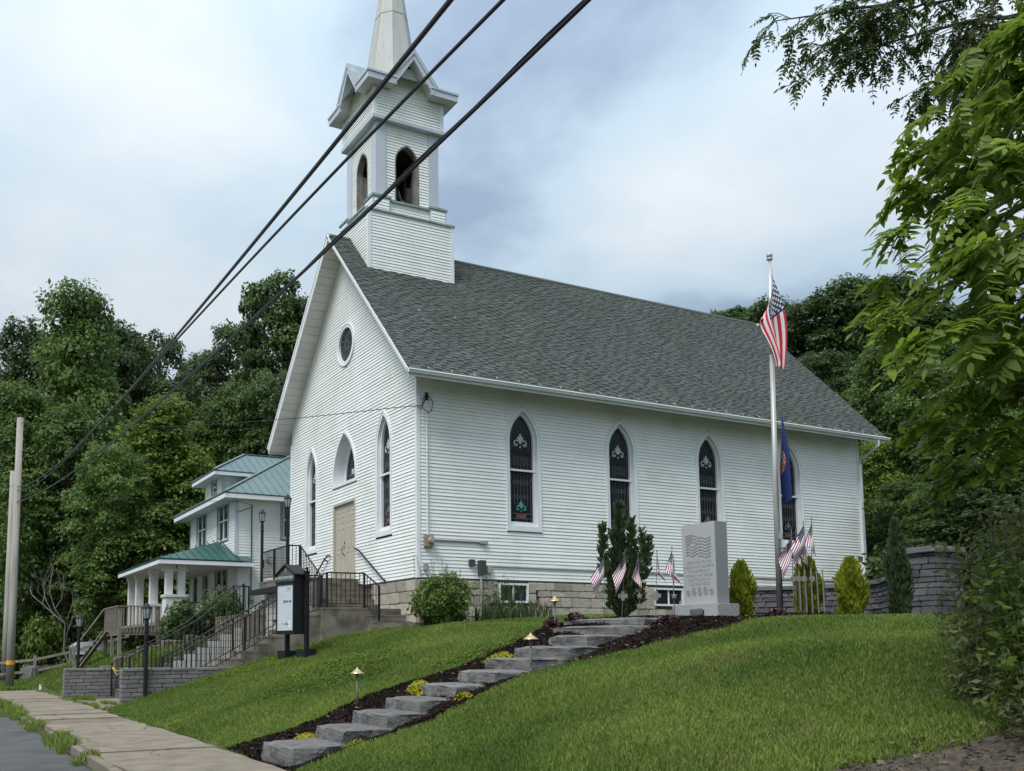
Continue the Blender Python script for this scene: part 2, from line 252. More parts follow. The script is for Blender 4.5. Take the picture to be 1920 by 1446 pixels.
# ------------------------------------------------------------------ ground
def zt(x, y):
    x = np.asarray(x, float); y = np.asarray(y, float)
    A = np.interp(x, [-400, -9.95, -9.8, -7.95, -7.4, -6, -4.67, -1.9, -1.2, 0, 3.4, 18, 24, 60, 130, 400], [-3.5, -3.5, -3.40, -3.36, -3.2, -2.8, -2.37, -1.62, -1.46, -1.34, -1.12, -.95, .2, 15, 36, 60])
    Cc = np.interp(x, [-400, -7.9, -6.4, -6.0, -2.0, -1.9], [-3.5, -3.37, -3.33, -3.33, -3.33, -1.3])
    B = np.interp(x, [-400, -10.1, -7.9, -6.6, -5, -3.8, 0, 12, 24, 60, 130, 400], [-3.55, -3.5, -3.42, -2.75, -2.0, -1.72, -1.4, -.6, 1, 16, 36, 60])
    D = np.interp(x, [-400, -10.1, -8, -4.5, 0, 10, 24, 60, 130, 400], [-3.6, -3.55, -3.45, -3.1, -1.6, 1.5, 6, 18, 36, 60])
    At = np.interp(x, [-400, -9.95, -9.8, -7.95, -7.4, -6, -4.67, -1.9, -1.2, 0, 7, 18, 24, 60, 130, 400], [-3.5, -3.5, -3.40, -3.36, -3.2, -2.8, -2.37, -1.62, -1.46, -1.42, -1.40, -1.1, 0, 15, 36, 60]); ty = np.clip((y+4.2)/2.6, 0, 1); A = A*ty+At*(1-ty)
    A = A-.14*np.clip((-11.2-y)/1.2, 0, 1)*np.clip((x+3.2)/1.5, 0, 1)*np.clip((12-x)/4, 0, 1)
    A = A-.075*np.clip((.95-np.abs(y+10.85))/.3, 0, 1)*np.clip((x+8)/.3, 0, 1)*np.clip((-1.0-x)/.5, 0, 1)
    t1 = np.clip((y-1.16)/.1, 0, 1); t2 = np.clip((y-7.55)/.1, 0, 1); t3 = np.clip((y-19)/9, 0, 1); t3 = t3*t3*(3-2*t3)
    z = np.where(t2 > 0, Cc*(1-t2)+B*t2, A*(1-t1)+Cc*t1)
    z = z*(1-t3)+D*t3
    z = z+np.clip(y-30, 0, 200)*.20*np.clip((x+9)/6, 0, 1)
    w = np.clip((x+7.7)/1., 0, 1)*np.clip((abs(y-4.3)-3.4)/.4, 0, 1)
    z = z+w*(.035*np.sin(x*1.9+y*.7)+.03*np.sin(y*1.3-x*.6))
    return z
def gz(x, y): return float(zt(x, y))
def grid_mesh(name, xs, ys, mk, keep=None, dz=0.):
    X, Y = np.meshgrid(xs, ys); Z = zt(X, Y)+dz; n = len(xs); V = np.stack([X.ravel(), Y.ravel(), Z.ravel()], 1)
    i, j = np.meshgrid(np.arange(n-1), np.arange(len(ys)-1)); a = (j*n+i).ravel(); F = np.stack([a, a+1, a+n+1, a+n], 1)
    if keep is not None:
        c = V[F].mean(1); F = F[keep(c[:, 0], c[:, 1])]
    me = npmesh(name, V, F, mk); me.polygons.foreach_set('use_smooth', [True]*len(F)); return me
xs = np.unique(np.round(np.concatenate([np.linspace(-400, -12, 24), np.arange(-12, 8, .25), [-10.05, -9.95, -7.95, -7.9, -1.95, -1.9], np.arange(8, 26, 1), np.linspace(26, 420, 50)]), 3))
ys = np.unique(np.round(np.concatenate([np.linspace(-300, -26, 24), np.arange(-26, 12, .3), [1.14, 1.16, 1.26, 7.53, 7.55, 7.65], np.arange(12, 34, 1), np.linspace(34, 420, 50)]), 3))
g = bpy.data.objects.new('ground', grid_mesh('ground', xs, ys, 'soil')); put(g, kind='structure')
fl = bpy.data.objects.new('forest_floor', grid_mesh('forest_floor', xs, ys, 'forestfloor', lambda x, y: (x > 19) | (y > 27) & (x > -9) | (y < -24) & (x > -4) | ((y > 20.5) & (x > -2)), .03)); put(fl, kind='structure')
# road and its edge line
MB().box(-19, -9.84, -260, 260, -3.6, -3.425).build('road', 'asphalt', kind='structure')
ln = MB(); ln.box(-11.02, -10.9, -60, 120, -3.5, -3.420); ln.build('edge_line', 'roadpaint', kind='structure')
# sidewalk: each flag of concrete a part, uneven and tilted
sw = thing('sidewalk', None, None, (-8.95, -5, -3.3)); sw['kind'] = 'structure'
cuts = [-40, -34, -28, -22, -17.6, -13.2, -8.95, -4.9, -3.35, -1.9, -.4, 1.05, 2.5, 4.05, 5.5, 7.0, 8.5, 10, 11.6, 13.2, 15]
for i, (a, b) in enumerate(zip(cuts, cuts[1:])):
    r = random.Random(i); z = -3.30-.008*max(0, a-6)+r.uniform(-.012, .012); mb = MB(); n = 7; g0 = .02 if i < 7 else .05
    L = [(-9.66+r.uniform(-.03, .03), a+g0+(b-a-2*g0)*k/n, 0) for k in range(n+1)]; Rr = [(-7.98+r.uniform(-.06, .04), a+g0+(b-a-2*g0)*k/n, 0) for k in range(n+1)]
    loop = L+Rr[::-1]; t = r.uniform(-.012, .012)
    mb.prism([(x, y, z+t*(y-a)/(b-a)-.16) for x, y, _ in loop], (0, 0, .16)); mb.build('pavement_slab', 'walk', sw)
cb = MB(); cb.box(-9.80, -9.68, -40, -4.9, -3.6, -3.304); cb.box(-9.79, -9.69, -3.4, 15, -3.6, -3.35); cb.build('curb', 'walk', kind='structure')
# grass: blades set out one by one in numpy, one mesh
LAWN = lambda x, y: (x > -7.95)
def bed(x, y):   # planting bed of dark mulch round the stone steps and along the terrace
    e1 = np.interp(x, [-8, -7.9, -6.5, -5.2, -3.6, -2.6, -1.7, -.9], [-9.3, -9.2, -9.05, -8.95, -9.15, -8.85, -8.2, -7.6])+.06*np.sin(x*3.1)+.04*np.sin(x*11)+.025*np.sin(x*27+1)
    e0 = np.interp(x, [-8, -7.9, -6.5, -5, -3.5, -2.2, -1.55, -1.2], [-12.1, -12.0, -11.85, -11.7, -11.75, -12.1, -12.4, -12.5])+.05*np.sin(x*2.3)+.04*np.sin(x*9.5)+.025*np.sin(x*25)
    top = np.clip(x, -9, -1.0)
    strip = (y < e1) & (y > e0) & (x < -1.0) & (x > -7.93)
    terrace = (x >= -1.0) & (x < 9) & (y < np.interp(x, [-1, .6, 3, 9], [-7.6, -7.0, -5.0, -3.2])) & (y > -12.55+.1*np.sin(x*3))
    return strip | terrace
def blades(n, x0, x1, y0, y1, keep, h=(.05, .11), w=.007, seed=1):
    r = np.random.default_rng(seed); x = r.uniform(x0, x1, n); y = r.uniform(y0, y1, n); k = keep(x, y); x, y = x[k], y[k]; n = len(x); z = zt(x, y)
    H = r.uniform(*h, n)*(.8+.5*np.sin(x*.9+1.3*np.sin(y*.7))**2); a = r.uniform(0, 6.283, n); l = r.uniform(.1, .8, n)*H; b = r.uniform(0, 6.283, n)
    ca, sa = np.cos(a), np.sin(a); cb_, sb_ = np.cos(b), np.sin(b); ww = w*r.uniform(.7, 1.6, n)
    P = np.stack([x, y, z], 1); A = np.stack([ca*ww, sa*ww, 0*x], 1); mid = P+np.stack([cb_*l*.35, sb_*l*.35, H*.62], 1); tip = P+np.stack([cb_*l, sb_*l, H], 1)
    V = np.stack([P-A, P+A, mid+A*.8, tip, mid-A*.8], 1).reshape(-1, 3); i = np.arange(n)*5
    F4 = np.stack([i, i+1, i+2, i+4], 1); F3 = np.stack([i+4, i+2, i+3, i+3], 1)
    return V, F4, F3
def grass_obj(name, parts):
    Vs, Fs, o = [], [], 0
    for V, F4, F3 in parts:
        Vs.append(V); Fs.append(np.concatenate([F4, F3[:, :3][:, [0, 1, 2, 2]]])+o); o += len(V)
    V = np.concatenate(Vs); F = np.concatenate(Fs); q = F[:, 2] != F[:, 3]; me = bpy.data.meshes.new(name)
    loops = np.concatenate([F[q].ravel(), F[~q][:, :3].ravel()]); nq, ntri = q.sum(), (~q).sum()
    me.vertices.add(len(V)); me.vertices.foreach_set('co', V.astype(np.float32).ravel()); me.loops.add(len(loops)); me.loops.foreach_set('vertex_index', loops.astype(np.int32))
    me.polygons.add(nq+ntri); me.polygons.foreach_set('loop_start', np.concatenate([np.arange(nq)*4, nq*4+np.arange(ntri)*3]).astype(np.int32)); me.update(calc_edges=True); me.materials.append(M['grass'])
    put(bpy.data.objects.new(name, me), kind='stuff')
def lawn_keep(x, y):
    ok = ~bed(x, y)&(x > -7.9+.12*np.sin(y*2.1)+.06*np.sin(y*7))
    ok &= ~((y > 1.08) & (y < 7.75) & (x > -8))                       # stair court
    ok &= ~((y > -.35) & (x > -.3)) & ~((x > -2.4) & (y > .85))
    ok &= ~((y < -18.1-(x+5.5)*.3+.25*np.sin(x*2.7)) & (x < -1.5))   # bare bank under the roadside brush
    return ok
dens = lambda x, y: lawn_keep(x, y)
parts = [blades(330000, -8, -1, -19.2, -8.5, dens, (.025, .065), .0045, 1), blades(190000, -8, 0, -9.2, 1.1, dens, (.03, .07), .006, 2), blades(60000, -1, 6.5, -19, -12, dens, (.025, .06), .006, 22),
         blades(30000, -.4, 5.5, -8, -.3, dens, (.04, .09), .010, 3), blades(40000, -8, -.5, 7.7, 20, lambda x, y: (x > -7.7) & ~((x > -4.3) & (y > 12)) & ~((x > -2.5) & (y < 10)), (.05, .12), .012, 4), blades(30000, -9.7, -3, 17, 30, lambda x, y: x > -9.5, (.06, .13), .016, 5),
         # tufts in the joints of the sidewalk, along the kerb and at the foot of the walls
         blades(9000, -9.98, -9.62, -9.3, 15, lambda x, y: np.sin(y*1.7)+np.sin(y*4.1+1)+.5*np.sin(y*9) > .2, (.05, .17), .008, 6), blades(4000, -10, -8, -4.95, 15, lambda x, y: np.abs(((y-1.05+73*1.5) % 1.5)-.75) > .70, (.02, .06), .006, 7),
         blades(5000, -8.15, -7.2, 1.4, 7.3, lambda x, y: np.sin(y*2.2)+np.sin(x*9+y) > .3, (.05, .14), .008, 8), blades(2500, -1.2, .2, -1.2, .6, lambda x, y: True | (x > 0), (.04, .12), .008, 9)]
for i, (V, F4, F3) in enumerate(parts[6:8]): V[:, 2] += .035
grass_obj('lawn_grass', parts)
# mulch bed
mu = bpy.data.objects.new('mulch_bed', grid_mesh('mulch_bed', np.arange(-7.95, 9, .12), np.arange(-19, -2.4, .12), 'mulch', bed, .02)); put(mu, kind='structure')
def chips(name, n, x0, x1, y0, y1, keep, mk, s=(.012, .045), dz=.03, seed=3):
    r = np.random.default_rng(seed); x = r.uniform(x0, x1, n); y = r.uniform(y0, y1, n); k = keep(x, y); x, y = x[k], y[k]; n = len(x); P = np.stack([x, y, zt(x, y)+dz+r.uniform(0, .02, n)], 1)
    a = r.normal(0, 1, (n, 3)); a[:, 2] *= .35; a /= np.linalg.norm(a, axis=1)[:, None]; b = np.cross(a, r.normal(0, 1, (n, 3))); b /= np.linalg.norm(b, axis=1)[:, None]
    L = r.uniform(*s, n)[:, None]; Wd = L*r.uniform(.2, .5, (n, 1)); V = np.stack([P-a*L-b*Wd, P+a*L-b*Wd, P+a*L+b*Wd, P-a*L+b*Wd], 1).reshape(-1, 3); i = np.arange(n)*4
    put(bpy.data.objects.new(name, npmesh(name, V, np.stack([i, i+1, i+2, i+3], 1), mk)), kind='stuff')
chips('mulch_chips', 170000, -7.95, 3, -13, -4, bed, 'mulch', (.008, .026), .025)
bank = lambda x, y: (y < -18.05-(x+5.5)*.3+.3*np.sin(x*2)) & (x > -9)
put(bpy.data.objects.new('bare_bank', grid_mesh('bare_bank', np.arange(-9, 0, .2), np.arange(-26, -15, .2), 'gravel', lambda x, y: bank(x, y) & (x < -1.2), .012)), kind='structure')
chips('gravel_stones', 26000, -8, -1.5, -22, -16, bank, 'gravel', (.005, .018), .015, 5)
chips('leaf_litter', 700, -7.9, 2, -13, -7, bed, 'litter', (.012, .03), .05, 8)
chips('leaf_litter', 900, -8, -2.5, -22, -17, bank, 'litter', (.012, .04), .03, 9)
r_ = np.random.default_rng(12); n_ = 60000; x_ = r_.uniform(-7.6, .5, n_); y_ = r_.uniform(-9.3, .9, n_); k_ = lawn_keep(x_, y_) & (np.sin(x_*1.1+.8*np.sin(y_*.9))+np.sin(y_*1.3-x_*.5)+.4*np.sin(x_*3+y_*2.2) > .55); x_, y_ = x_[k_], y_[k_]
P_ = np.stack([x_, y_, zt(x_, y_)+r_.uniform(.03, .075, len(x_))], 1); nr_ = r_.normal(0, .5, P_.shape); nr_[:, 2] = 1; nr_ /= np.linalg.norm(nr_, axis=1)[:, None]; t_ = np.cross(nr_, r_.normal(0, 1, P_.shape)); t_ /= np.linalg.norm(t_, axis=1)[:, None]; b_ = np.cross(nr_, t_); s_ = r_.uniform(.012, .028, (len(P_), 1)); i_ = np.arange(len(P_))*4
put(bpy.data.objects.new('clover', npmesh('clover', np.stack([P_-t_*s_, P_+b_*s_*.8, P_+t_*s_, P_-b_*s_*.8], 1).reshape(-1, 3), np.stack([i_, i_+1, i_+2, i_+3], 1), 'clover')), kind='stuff')
# ------------------------------------------------------------------ church
Wd, Ln, H0 = 9.85, 17.88, 5.56; MID = 4.925; RX0, RX1 = -.64, 18.47; EV, EZ, RZ = .753, 5.477, 11.431; SL = (RZ-EZ)/(MID+EV)
church = thing('church', 'white clapboard country church with belfry, spire and grey shingle roof', 'church', (9, MID, -1.2))
C_ = .098
def arch(w, hs, ha, n=9, d=0.):
    """outline of a pointed window, inset by d, as (u, v) from bottom left over the apex to bottom right; bottom at v=0 (+d)"""
    r = ha-hs; R = (w*w+r*r)/(2*w); R = max(R, w*1.02); c = R-w; out = [(-w+d, d)]
    a1 = math.acos(min(1, c/max(R-d, 1e-6)))
    for k in range(n+1): t = a1*k/n; out.append((c-(R-d)*math.cos(t), hs+(R-d)*math.sin(t)))
    return out+[(-u, v) for u, v in out[::-1][1:]]
def arch_half(w, hs, ha, v):
    if v <= hs: return w if v >= 0 else 0
    r = ha-hs; R = max((w*w+r*r)/(2*w), w*1.02); c = R-w; q = R*R-(v-hs)**2
    return max(0, math.sqrt(q)-c) if q > 0 else 0
class Face:      # a wall face: origin, horizontal axis, outward normal
    def __init__(s, o, u, n): s.o, s.u, s.n = Vector(o), Vector(u), Vector(n)
    def __call__(s, u, v, n=0.): return s.o+s.u*u+Vector((0, 0, v))+s.n*n
FR, SD = Face((0, MID, 0), (0, -1, 0), (-1, 0, 0)), Face((0, 0, 0), (1, 0, 0), (0, -1, 0))
BR = random.Random(77)
def panel(face, z, t, a0, b0, b1, a1, pr):
    pr = pr+BR.uniform(-.003, .003); z += BR.uniform(-.0015, .0015); mb = MB()
    v = [face(a0, z, pr), face(b0, z, pr+BR.uniform(-.002, .002)), face(b1, t, .004), face(a1, t, .004), face(a0, z, -.03), face(b0, z, -.03), face(b1, t, -.03), face(a1, t, -.03)]
    return mb.add(v, [(0, 1, 2, 3), (4, 5, 1, 0), (0, 3, 7, 4), (1, 5, 6, 2), (3, 2, 6, 7)])
def boards(face, z0, z1, u0f, u1f, holes, proud=.023):
    """clapboard courses between u0f(z) and u1f(z), cut round holes (list of (uc, v0, halfwidth(v)))"""
    out = []; k = 0; z = z0
    while z < z1-.01:
        t = min(z+C_, z1); cuts = []
        for uc, v0, v1, hf in holes:
            if t > v0+.005 and z < v1-.005:
                a, b = hf(max(z, v0+.001)), hf(min(t, v1)); 
                if max(a, b) > 0: cuts.append((uc, a, b))
        cuts.sort(key=lambda c: c[0]); L0, L1 = u0f(z), u0f(t)
        ends = [(c[0]-c[1], c[0]-c[2], c[0]+c[1], c[0]+c[2]) for c in cuts]+[(u1f(z), u1f(t), None, None)]
        for e0, e1, n0, n1 in ends:
            if max(e0-L0, e1-L1) > .02:
                e0 = max(e0, L0); e1 = max(e1, L1)
                if min(e0-L0, e1-L1) > 4.6:      # long runs are pieced from 12-foot panels
                    u = L0+BR.uniform(.8, 3.6)
                    while min(e0, e1)-u > .7:
                        out.append(panel(face, z, t, L0, u-.0025, u-.0025, L1, proud)); L0 = L1 = u; u += 3.66
                out.append(panel(face, z, t, L0, e0, e1, L1, proud))
            L0, L1 = n0, n1
        z = t; k += 1
    return out
def ring(mb, face, uc, v0, outer, inner, n0, n1, m=0, back=None):
    """frame between two outlines of equal point count: front at n1, sides down to n0; inner reveal to `back`"""
    n = len(outer); back = n0 if back is None else back
    O1 = [face(uc+u, v0+v, n1) for u, v in outer]; O0 = [face(uc+u, v0+v, n0) for u, v in outer]; I1 = [face(uc+u, v0+v, n1) for u, v in inner]; I0 = [face(uc+u, v0+v, back) for u, v in inner]
    b = O1+O0+I1+I0; f = []
    for i in range(n):
        j = (i+1) % n; f += [(i, j, 2*n+j, 2*n+i), (n+i, n+j, j, i), (2*n+i, 2*n+j, 3*n+j, 3*n+i)]
    mb.add(b, f, m)
def ribbon(mb, face, pts, w, n, m=0, th=.006):
    for (a, b), (c, d) in zip(pts, pts[1:]):
        L = math.hypot(c-a, d-b)
        if L < 1e-5: continue
        p, q = face(a, b, n), face(c, d, n); mb.bar(p, q, w, th, m, upv=face.n)
def fleur(mb, face, uc, v, s, n, m=0):
    """fleur-de-lis about 1.5 s wide and 1.6 s high"""
    def blob(pts): mb.prism([face(uc+a*s, v+b*s, n) for a, b in pts], face.n*.008, m)
    blob([(0, .0), (.10, .3), (.17, .58), (.12, .8), (0, 1.0), (-.12, .8), (-.17, .58), (-.10, .3)])
    for g in (-1, 1):
        blob([(g*.05, .05), (g*.16, .28), (g*.34, .46), (g*.36, .60), (g*.22, .62), (g*.10, .44)])
        arc = [(.05, -.02), (.14, .16), (.30, .28), (.50, .28), (.66, .16), (.70, -.04), (.62, -.20), (.48, -.26), (.36, -.20)]
        ribbon(mb, face, [(uc+g*a*s, v+b*s) for a, b in arc], .13*s, n+.004, m, .008)
        blob([(g*(.40+.11*math.cos(t)), -.12+.11*math.sin(t)) for t in np.linspace(0, 6.283, 9)[:-1]])
    blob([(0, -.5), (.10, -.36), (0, -.2), (-.10, -.36)])
def gothic(face, uc, v0, w, hs, ha, teal=False, deep=.15):
    wn_ = MB(); o = arch(w, hs, ha); i1 = arch(w, hs, ha, d=.115); ring(wn_, face, uc, v0, o, i1, -.05, .034, 0, -.06)
    ring(wn_, face, uc, v0, [(a*1.012, b+.004) for a, b in o], arch(w, hs, ha, d=.03), 0, .05)
    wn_.add([face(uc-w-.015, v0-.035, .055), face(uc+w+.015, v0-.035, .055), face(uc+w+.015, v0+.03, .055), face(uc-w-.015, v0+.03, .055), face(uc-w-.015, v0-.035, 0), face(uc+w+.015, v0-.035, 0), face(uc+w+.015, v0+.03, 0), face(uc-w-.015, v0+.03, 0)], [(0, 1, 2, 3), (4, 5, 1, 0), (3, 2, 6, 7), (0, 3, 7, 4), (1, 5, 6, 2)])
    win = wn_.build('arched_window', 'trim', church)
    s = MB(); i2 = arch(w, hs, ha, d=.185); ring(s, face, uc, v0, arch(w, hs, ha, d=.112), i2, -deep, -.065, 0, -deep)
    mid = v0+ha*.485; iw = w-.13
    s.obox(face(uc, mid, -.075), face.u*iw, face.n*.028, (0, 0, .028)); s.obox(face(uc, v0+.2, -.10), face.u*iw, face.n*.03, (0, 0, .05))
    s.build('sash', 'trim', win)
    g = MB(); g.poly([face(uc+u, v0+v, -deep+.004) for u, v in arch(w, hs, ha, d=.17)]); g.build('glass', 'glass', win)
    l = MB(); gn = -deep+.012; d = .255; br = arch(w, hs, ha, d=d); ribbon(l, face, [(uc+u, v0+v) for u, v in br], .009, gn)
    iw = w-d
    for v in np.arange(.3, hs+.2, .2):
        for gg in (-1, 1): ribbon(l, face, [(uc+gg*iw, v0+v), (uc+gg*(w-.185), v0+v)], .009, gn)
    for gg in (-1, 1): ribbon(l, face, [(uc+gg*iw, v0+hs+.05), (uc+gg*iw*.1, v0+hs+(ha-hs)*.62)], .009, gn); ribbon(l, face, [(uc+gg*iw*.98, v0+hs-.25), (uc+gg*iw*.45, v0+hs-.02), (uc, v0+hs+(ha-hs)*.55)], .009, gn)
    def rods(va, vb, zig=()):
        nn = 5; us = [uc+iw*(k*2/(nn+1)-1) for k in range(1, nn+1)]; st = 2*iw/(nn+1)
        for u in us: ribbon(l, face, [(u, v0+va), (u, v0+vb)], .008, gn)
        for z in zig:
            for u in us:
                ribbon(l, face, [(u-st/2, v0+z), (u, v0+z+.075), (u+st/2, v0+z)], .007, gn+.003); ribbon(l, face, [(u-st/2, v0+z), (u, v0+z-.075), (u+st/2, v0+z)], .007, gn+.003)
    vm = ha*.485; rods(vm+.05, hs-.42, (vm+.22, hs-.5)); rods(.72, vm-.05, (vm-.34, vm-.34-(vm-.9)*.5))
    ribbon(l, face, [(uc-iw, v0+.5), (uc+iw, v0+.5)], .012, gn); ribbon(l, face, [(uc-iw, v0+.36), (uc+iw, v0+.36)], .012, gn); ribbon(l, face, [(uc-iw*.5, v0+.26), (uc-iw*.5, v0+.5)], .010, gn); ribbon(l, face, [(uc+iw*.5, v0+.26), (uc+iw*.5, v0+.5)], .010, gn)
    l.build('leadwork', 'lead', win)
    f1 = MB(); fleur(f1, face, uc, v0+hs-.06, .30, gn+.002); f1.build('fleur_ornament', 'paleglass', win)
    f2 = MB(); fleur(f2, face, uc, v0+.66, .23, gn+.002); f2.build('fleur_ornament', 'tealglass' if teal else 'lead', win)
    r = MB(); r.obox(face(uc, v0+.43, gn), face.u*iw*.46, face.n*.003, (0, 0, .05)); r.build('colour_band', 'redglass', win)
    return win
# wall core
core = MB(); core.box(.75, Ln-.2, .2, Wd-.2, -1.3, H0-.3)
core.prism([(.75, .2, H0-.3), (.75, Wd-.2, H0-.3), (.75, MID, RZ-.62)], (Ln-.95, 0, 0)); core.build('wall', 'siding', church)
HW = .59; SW_ = [3.456, 7.05, 10.68, 14.345]; V0, HS, HA = 1.434, 2.62, 3.61
hole = lambda uc, v0, w, hs, ha: (uc, v0, v0+ha, lambda v: arch_half(w, hs, ha, v-v0))
side_holes = [hole(u, V0, HW, HS, HA) for u in SW_]
fw_, fhs, fha, fv0 = .541, 2.6, 3.69, 1.356
DOORW, DOORB, DOORT, DC = .867, .2, 2.728, -.018
CW, CV0, CHA = .967, 3.258, 1.80; chs = .22
RV, RR = 7.82, .68
front_holes = [hole(g*2.876, fv0, fw_, fhs, fha) for g in (-1, 1)]+[hole(0, CV0, CW, chs, CHA), (DC, -1, DOORT, lambda v: DOORW), (.10, RV-RR, RV+RR, lambda v: math.sqrt(max(0, RR*RR-(v-RV)**2)))]
gab = lambda z: MID if z <= H0-.12 else max(.02, (RZ-.20-z)/SL)
allb = [('s', b) for b in boards(SD, 0, H0-.06, lambda z: .06, lambda z: Ln-.06, side_holes)]
fb = boards(FR, 0, RZ-.3, lambda z: -min(gab(z), MID-.06), lambda z: min(gab(z), MID-.06), front_holes)
singles = [b for _, b in allb]+fb
singles = singles[:300]; rest = fb[300-len(allb):] if len(allb) < 300 else fb
for b in singles: b.build('siding_board', 'siding', church)
j = MB()
for b in rest: j.add(b.v, b.f)
# back and far side walls: plain courses
for fc, a, b_, hgt in ((Face((Ln, MID, 0), (0, 1, 0), (1, 0, 0)), -MID, MID, RZ-.3), (Face((0, Wd, 0), (1, 0, 0), (0, 1, 0)), 0, Ln, H0-.06)):
    for q in boards(fc, 0, hgt, (lambda z: -min(gab(z), MID)) if a < 0 else (lambda z: 0), (lambda z: min(gab(z), MID)) if a < 0 else (lambda z: Ln), []): j.add(q.v, q.f)
j.build('upper_siding', 'siding', church, kind='stuff')
for x, y in ((0, 0), (0, Wd), (Ln, 0), (Ln, Wd)):
    c = MB(); gx, gy = (-1 if x == 0 else 1), (-1 if y == 0 else 1)
    c.box(min(x-gx*.075, x+gx*.03), max(x-gx*.075, x+gx*.03), min(y-gy*.0, y+gy*.032), max(y-gy*.0, y+gy*.032), -.02, H0-.1)
    c.box(min(x, x+gx*.03), max(x, x+gx*.03), min(y-gy*.075, y-gy*.002), max(y-gy*.075, y-gy*.002), -.02, H0-.1); c.build('corner_post', 'trim', church)
for k, u in enumerate(SW_): gothic(SD, u, V0, HW, HS, HA, teal=(k == 0))
for g in (-1, 1): gothic(FR, g*2.876, fv0, fw_, fhs, fha)
# deep pointed window over the door
cw = MB(); o = arch(CW, chs, CHA); ring(cw, FR, 0, CV0, o, arch(CW, chs, CHA, d=.10), -.05, .05, 0, -.45); cwin = cw.build('transom_window', 'trim', church)
s = MB(); ring(s, FR, 0, CV0, arch(CW, chs, CHA, d=.095), arch(CW, chs, CHA, d=.17), -.43, -.36); s.build('sash', 'trim', cwin)
g = MB(); g.poly([FR(u, CV0+v, -.40) for u, v in arch(CW, chs, CHA, d=.15)]); g.build('glass', 'glass', cwin)
l = MB(); gn = -.39
for k in range(-4, 5): ribbon(l, FR, [(k*.16, CV0+.18), (k*.16, CV0+max(.2, 1.35-abs(k)*.26))], .016, gn)
for v in (.42, .62, .9): ribbon(l, FR, [(-.72+v*.3, CV0+v), (.72-v*.3, CV0+v)], .02, gn)
for gg in (-1, 1): ribbon(l, FR, [(gg*.5, CV0+.62), (0, CV0+1.2)], .02, gn); ribbon(l, FR, [(0, CV0+.9), (gg*.35, CV0+1.1)], .016, gn)
l.build('leadwork', 'lead', cwin)
r = MB(); r.obox(FR(0, CV0+.52, gn), FR.u*.36, FR.n*.003, (0, 0, .08)); r.build('name_band', 'paleglass', cwin)
# round gable window
cir = lambda r: [(r*math.sin(t), -r*math.cos(t)) for t in np.linspace(0, 2*math.pi, 33)[:-1]]
rw = MB(); ring(rw, FR, .10, RV, cir(RR+.01), cir(RR-.13), -.05, .045, 0, -.05); ring(rw, FR, .10, RV, cir(RR+.02), cir(RR-.04), 0, .06); rwin = rw.build('round_window', 'trim', church)
g = MB(); g.poly([FR(.10+u, RV+v, -.035) for u, v in cir(RR-.11)]); g.build('glass', 'glass', rwin)
l = MB(); gn = -.025; ribbon(l, FR, [(.10+u, RV+v) for u, v in cir(.13)+cir(.13)[:1]], .03, gn); ribbon(l, FR, [(.10+u, RV+v) for u, v in cir(.42)+cir(.42)[:1]], .014, gn)
for t in np.linspace(0, 2*math.pi, 13)[:-1]: ribbon(l, FR, [(.10+.13*math.sin(t), RV-.13*math.cos(t)), (.10+.53*math.sin(t), RV-.53*math.cos(t))], .012, gn)
l.build('leadwork', 'lead', rwin)
# double door
df = MB(); o = [(DC-DOORW, DOORB), (DC-DOORW, DOORT), (DC+DOORW, DOORT), (DC+DOORW, DOORB)]; ring(df, FR, 0, 0, o, [(DC-DOORW+.07, DOORB), (DC-DOORW+.07, DOORT-.07), (DC+DOORW-.07, DOORT-.07), (DC+DOORW-.07, DOORB)], -.05, .04, 0, -.09); df.build('door_frame', 'door', church)
for g in (-1, 1):
    d = MB(); c = DC+g*(DOORW-.07)/2; hw = (DOORW-.07)/2-.006; zb, ztp = DOORB+.03, DOORT-.075; d.obox(FR(c, (zb+ztp)/2, -.055), FR.u*hw, FR.n*.02, (0, 0, (ztp-zb)/2)); leaf = d.build('door', 'door', church)
    for (a, b) in ((.20, .90), (1.02, 1.68), (1.84, 2.06), (2.18, 2.34)):
        for q in (-1, 1):
            p = MB(); cu = c+q*.17; o = [(-.125, a), (-.125, b), (.125, b), (.125, a)]; ring(p, FR, cu, zb, o, [(-.1, a+.025), (-.1, b-.025), (.1, b-.025), (.1, a+.025)], -.036, -.026, 0, -.034); p.build('door_panel', 'door', leaf)
    if g < 0:
        hd = MB(); hu = c+hw-.07; hd.tube([FR(hu, 1.32, -.03), FR(hu-.01, 1.30, .03), FR(hu-.03, 1.18, .05), FR(hu-.02, 1.08, .04), FR(hu, 1.02, -.03)], .012, 6); hd.obox(FR(hu, 1.42, -.03), FR.u*.02, FR.n*.01, (0, 0, .03)); hd.build('handle', 'iron', leaf)
# starter strip
st = MB(); st.box(-.012, Ln+.012, -.012, .02, -.05, -.003); st.box(-.012, .02, .021, Wd, -.05, -.003); st.build('starter_strip', 'darkbox', church)
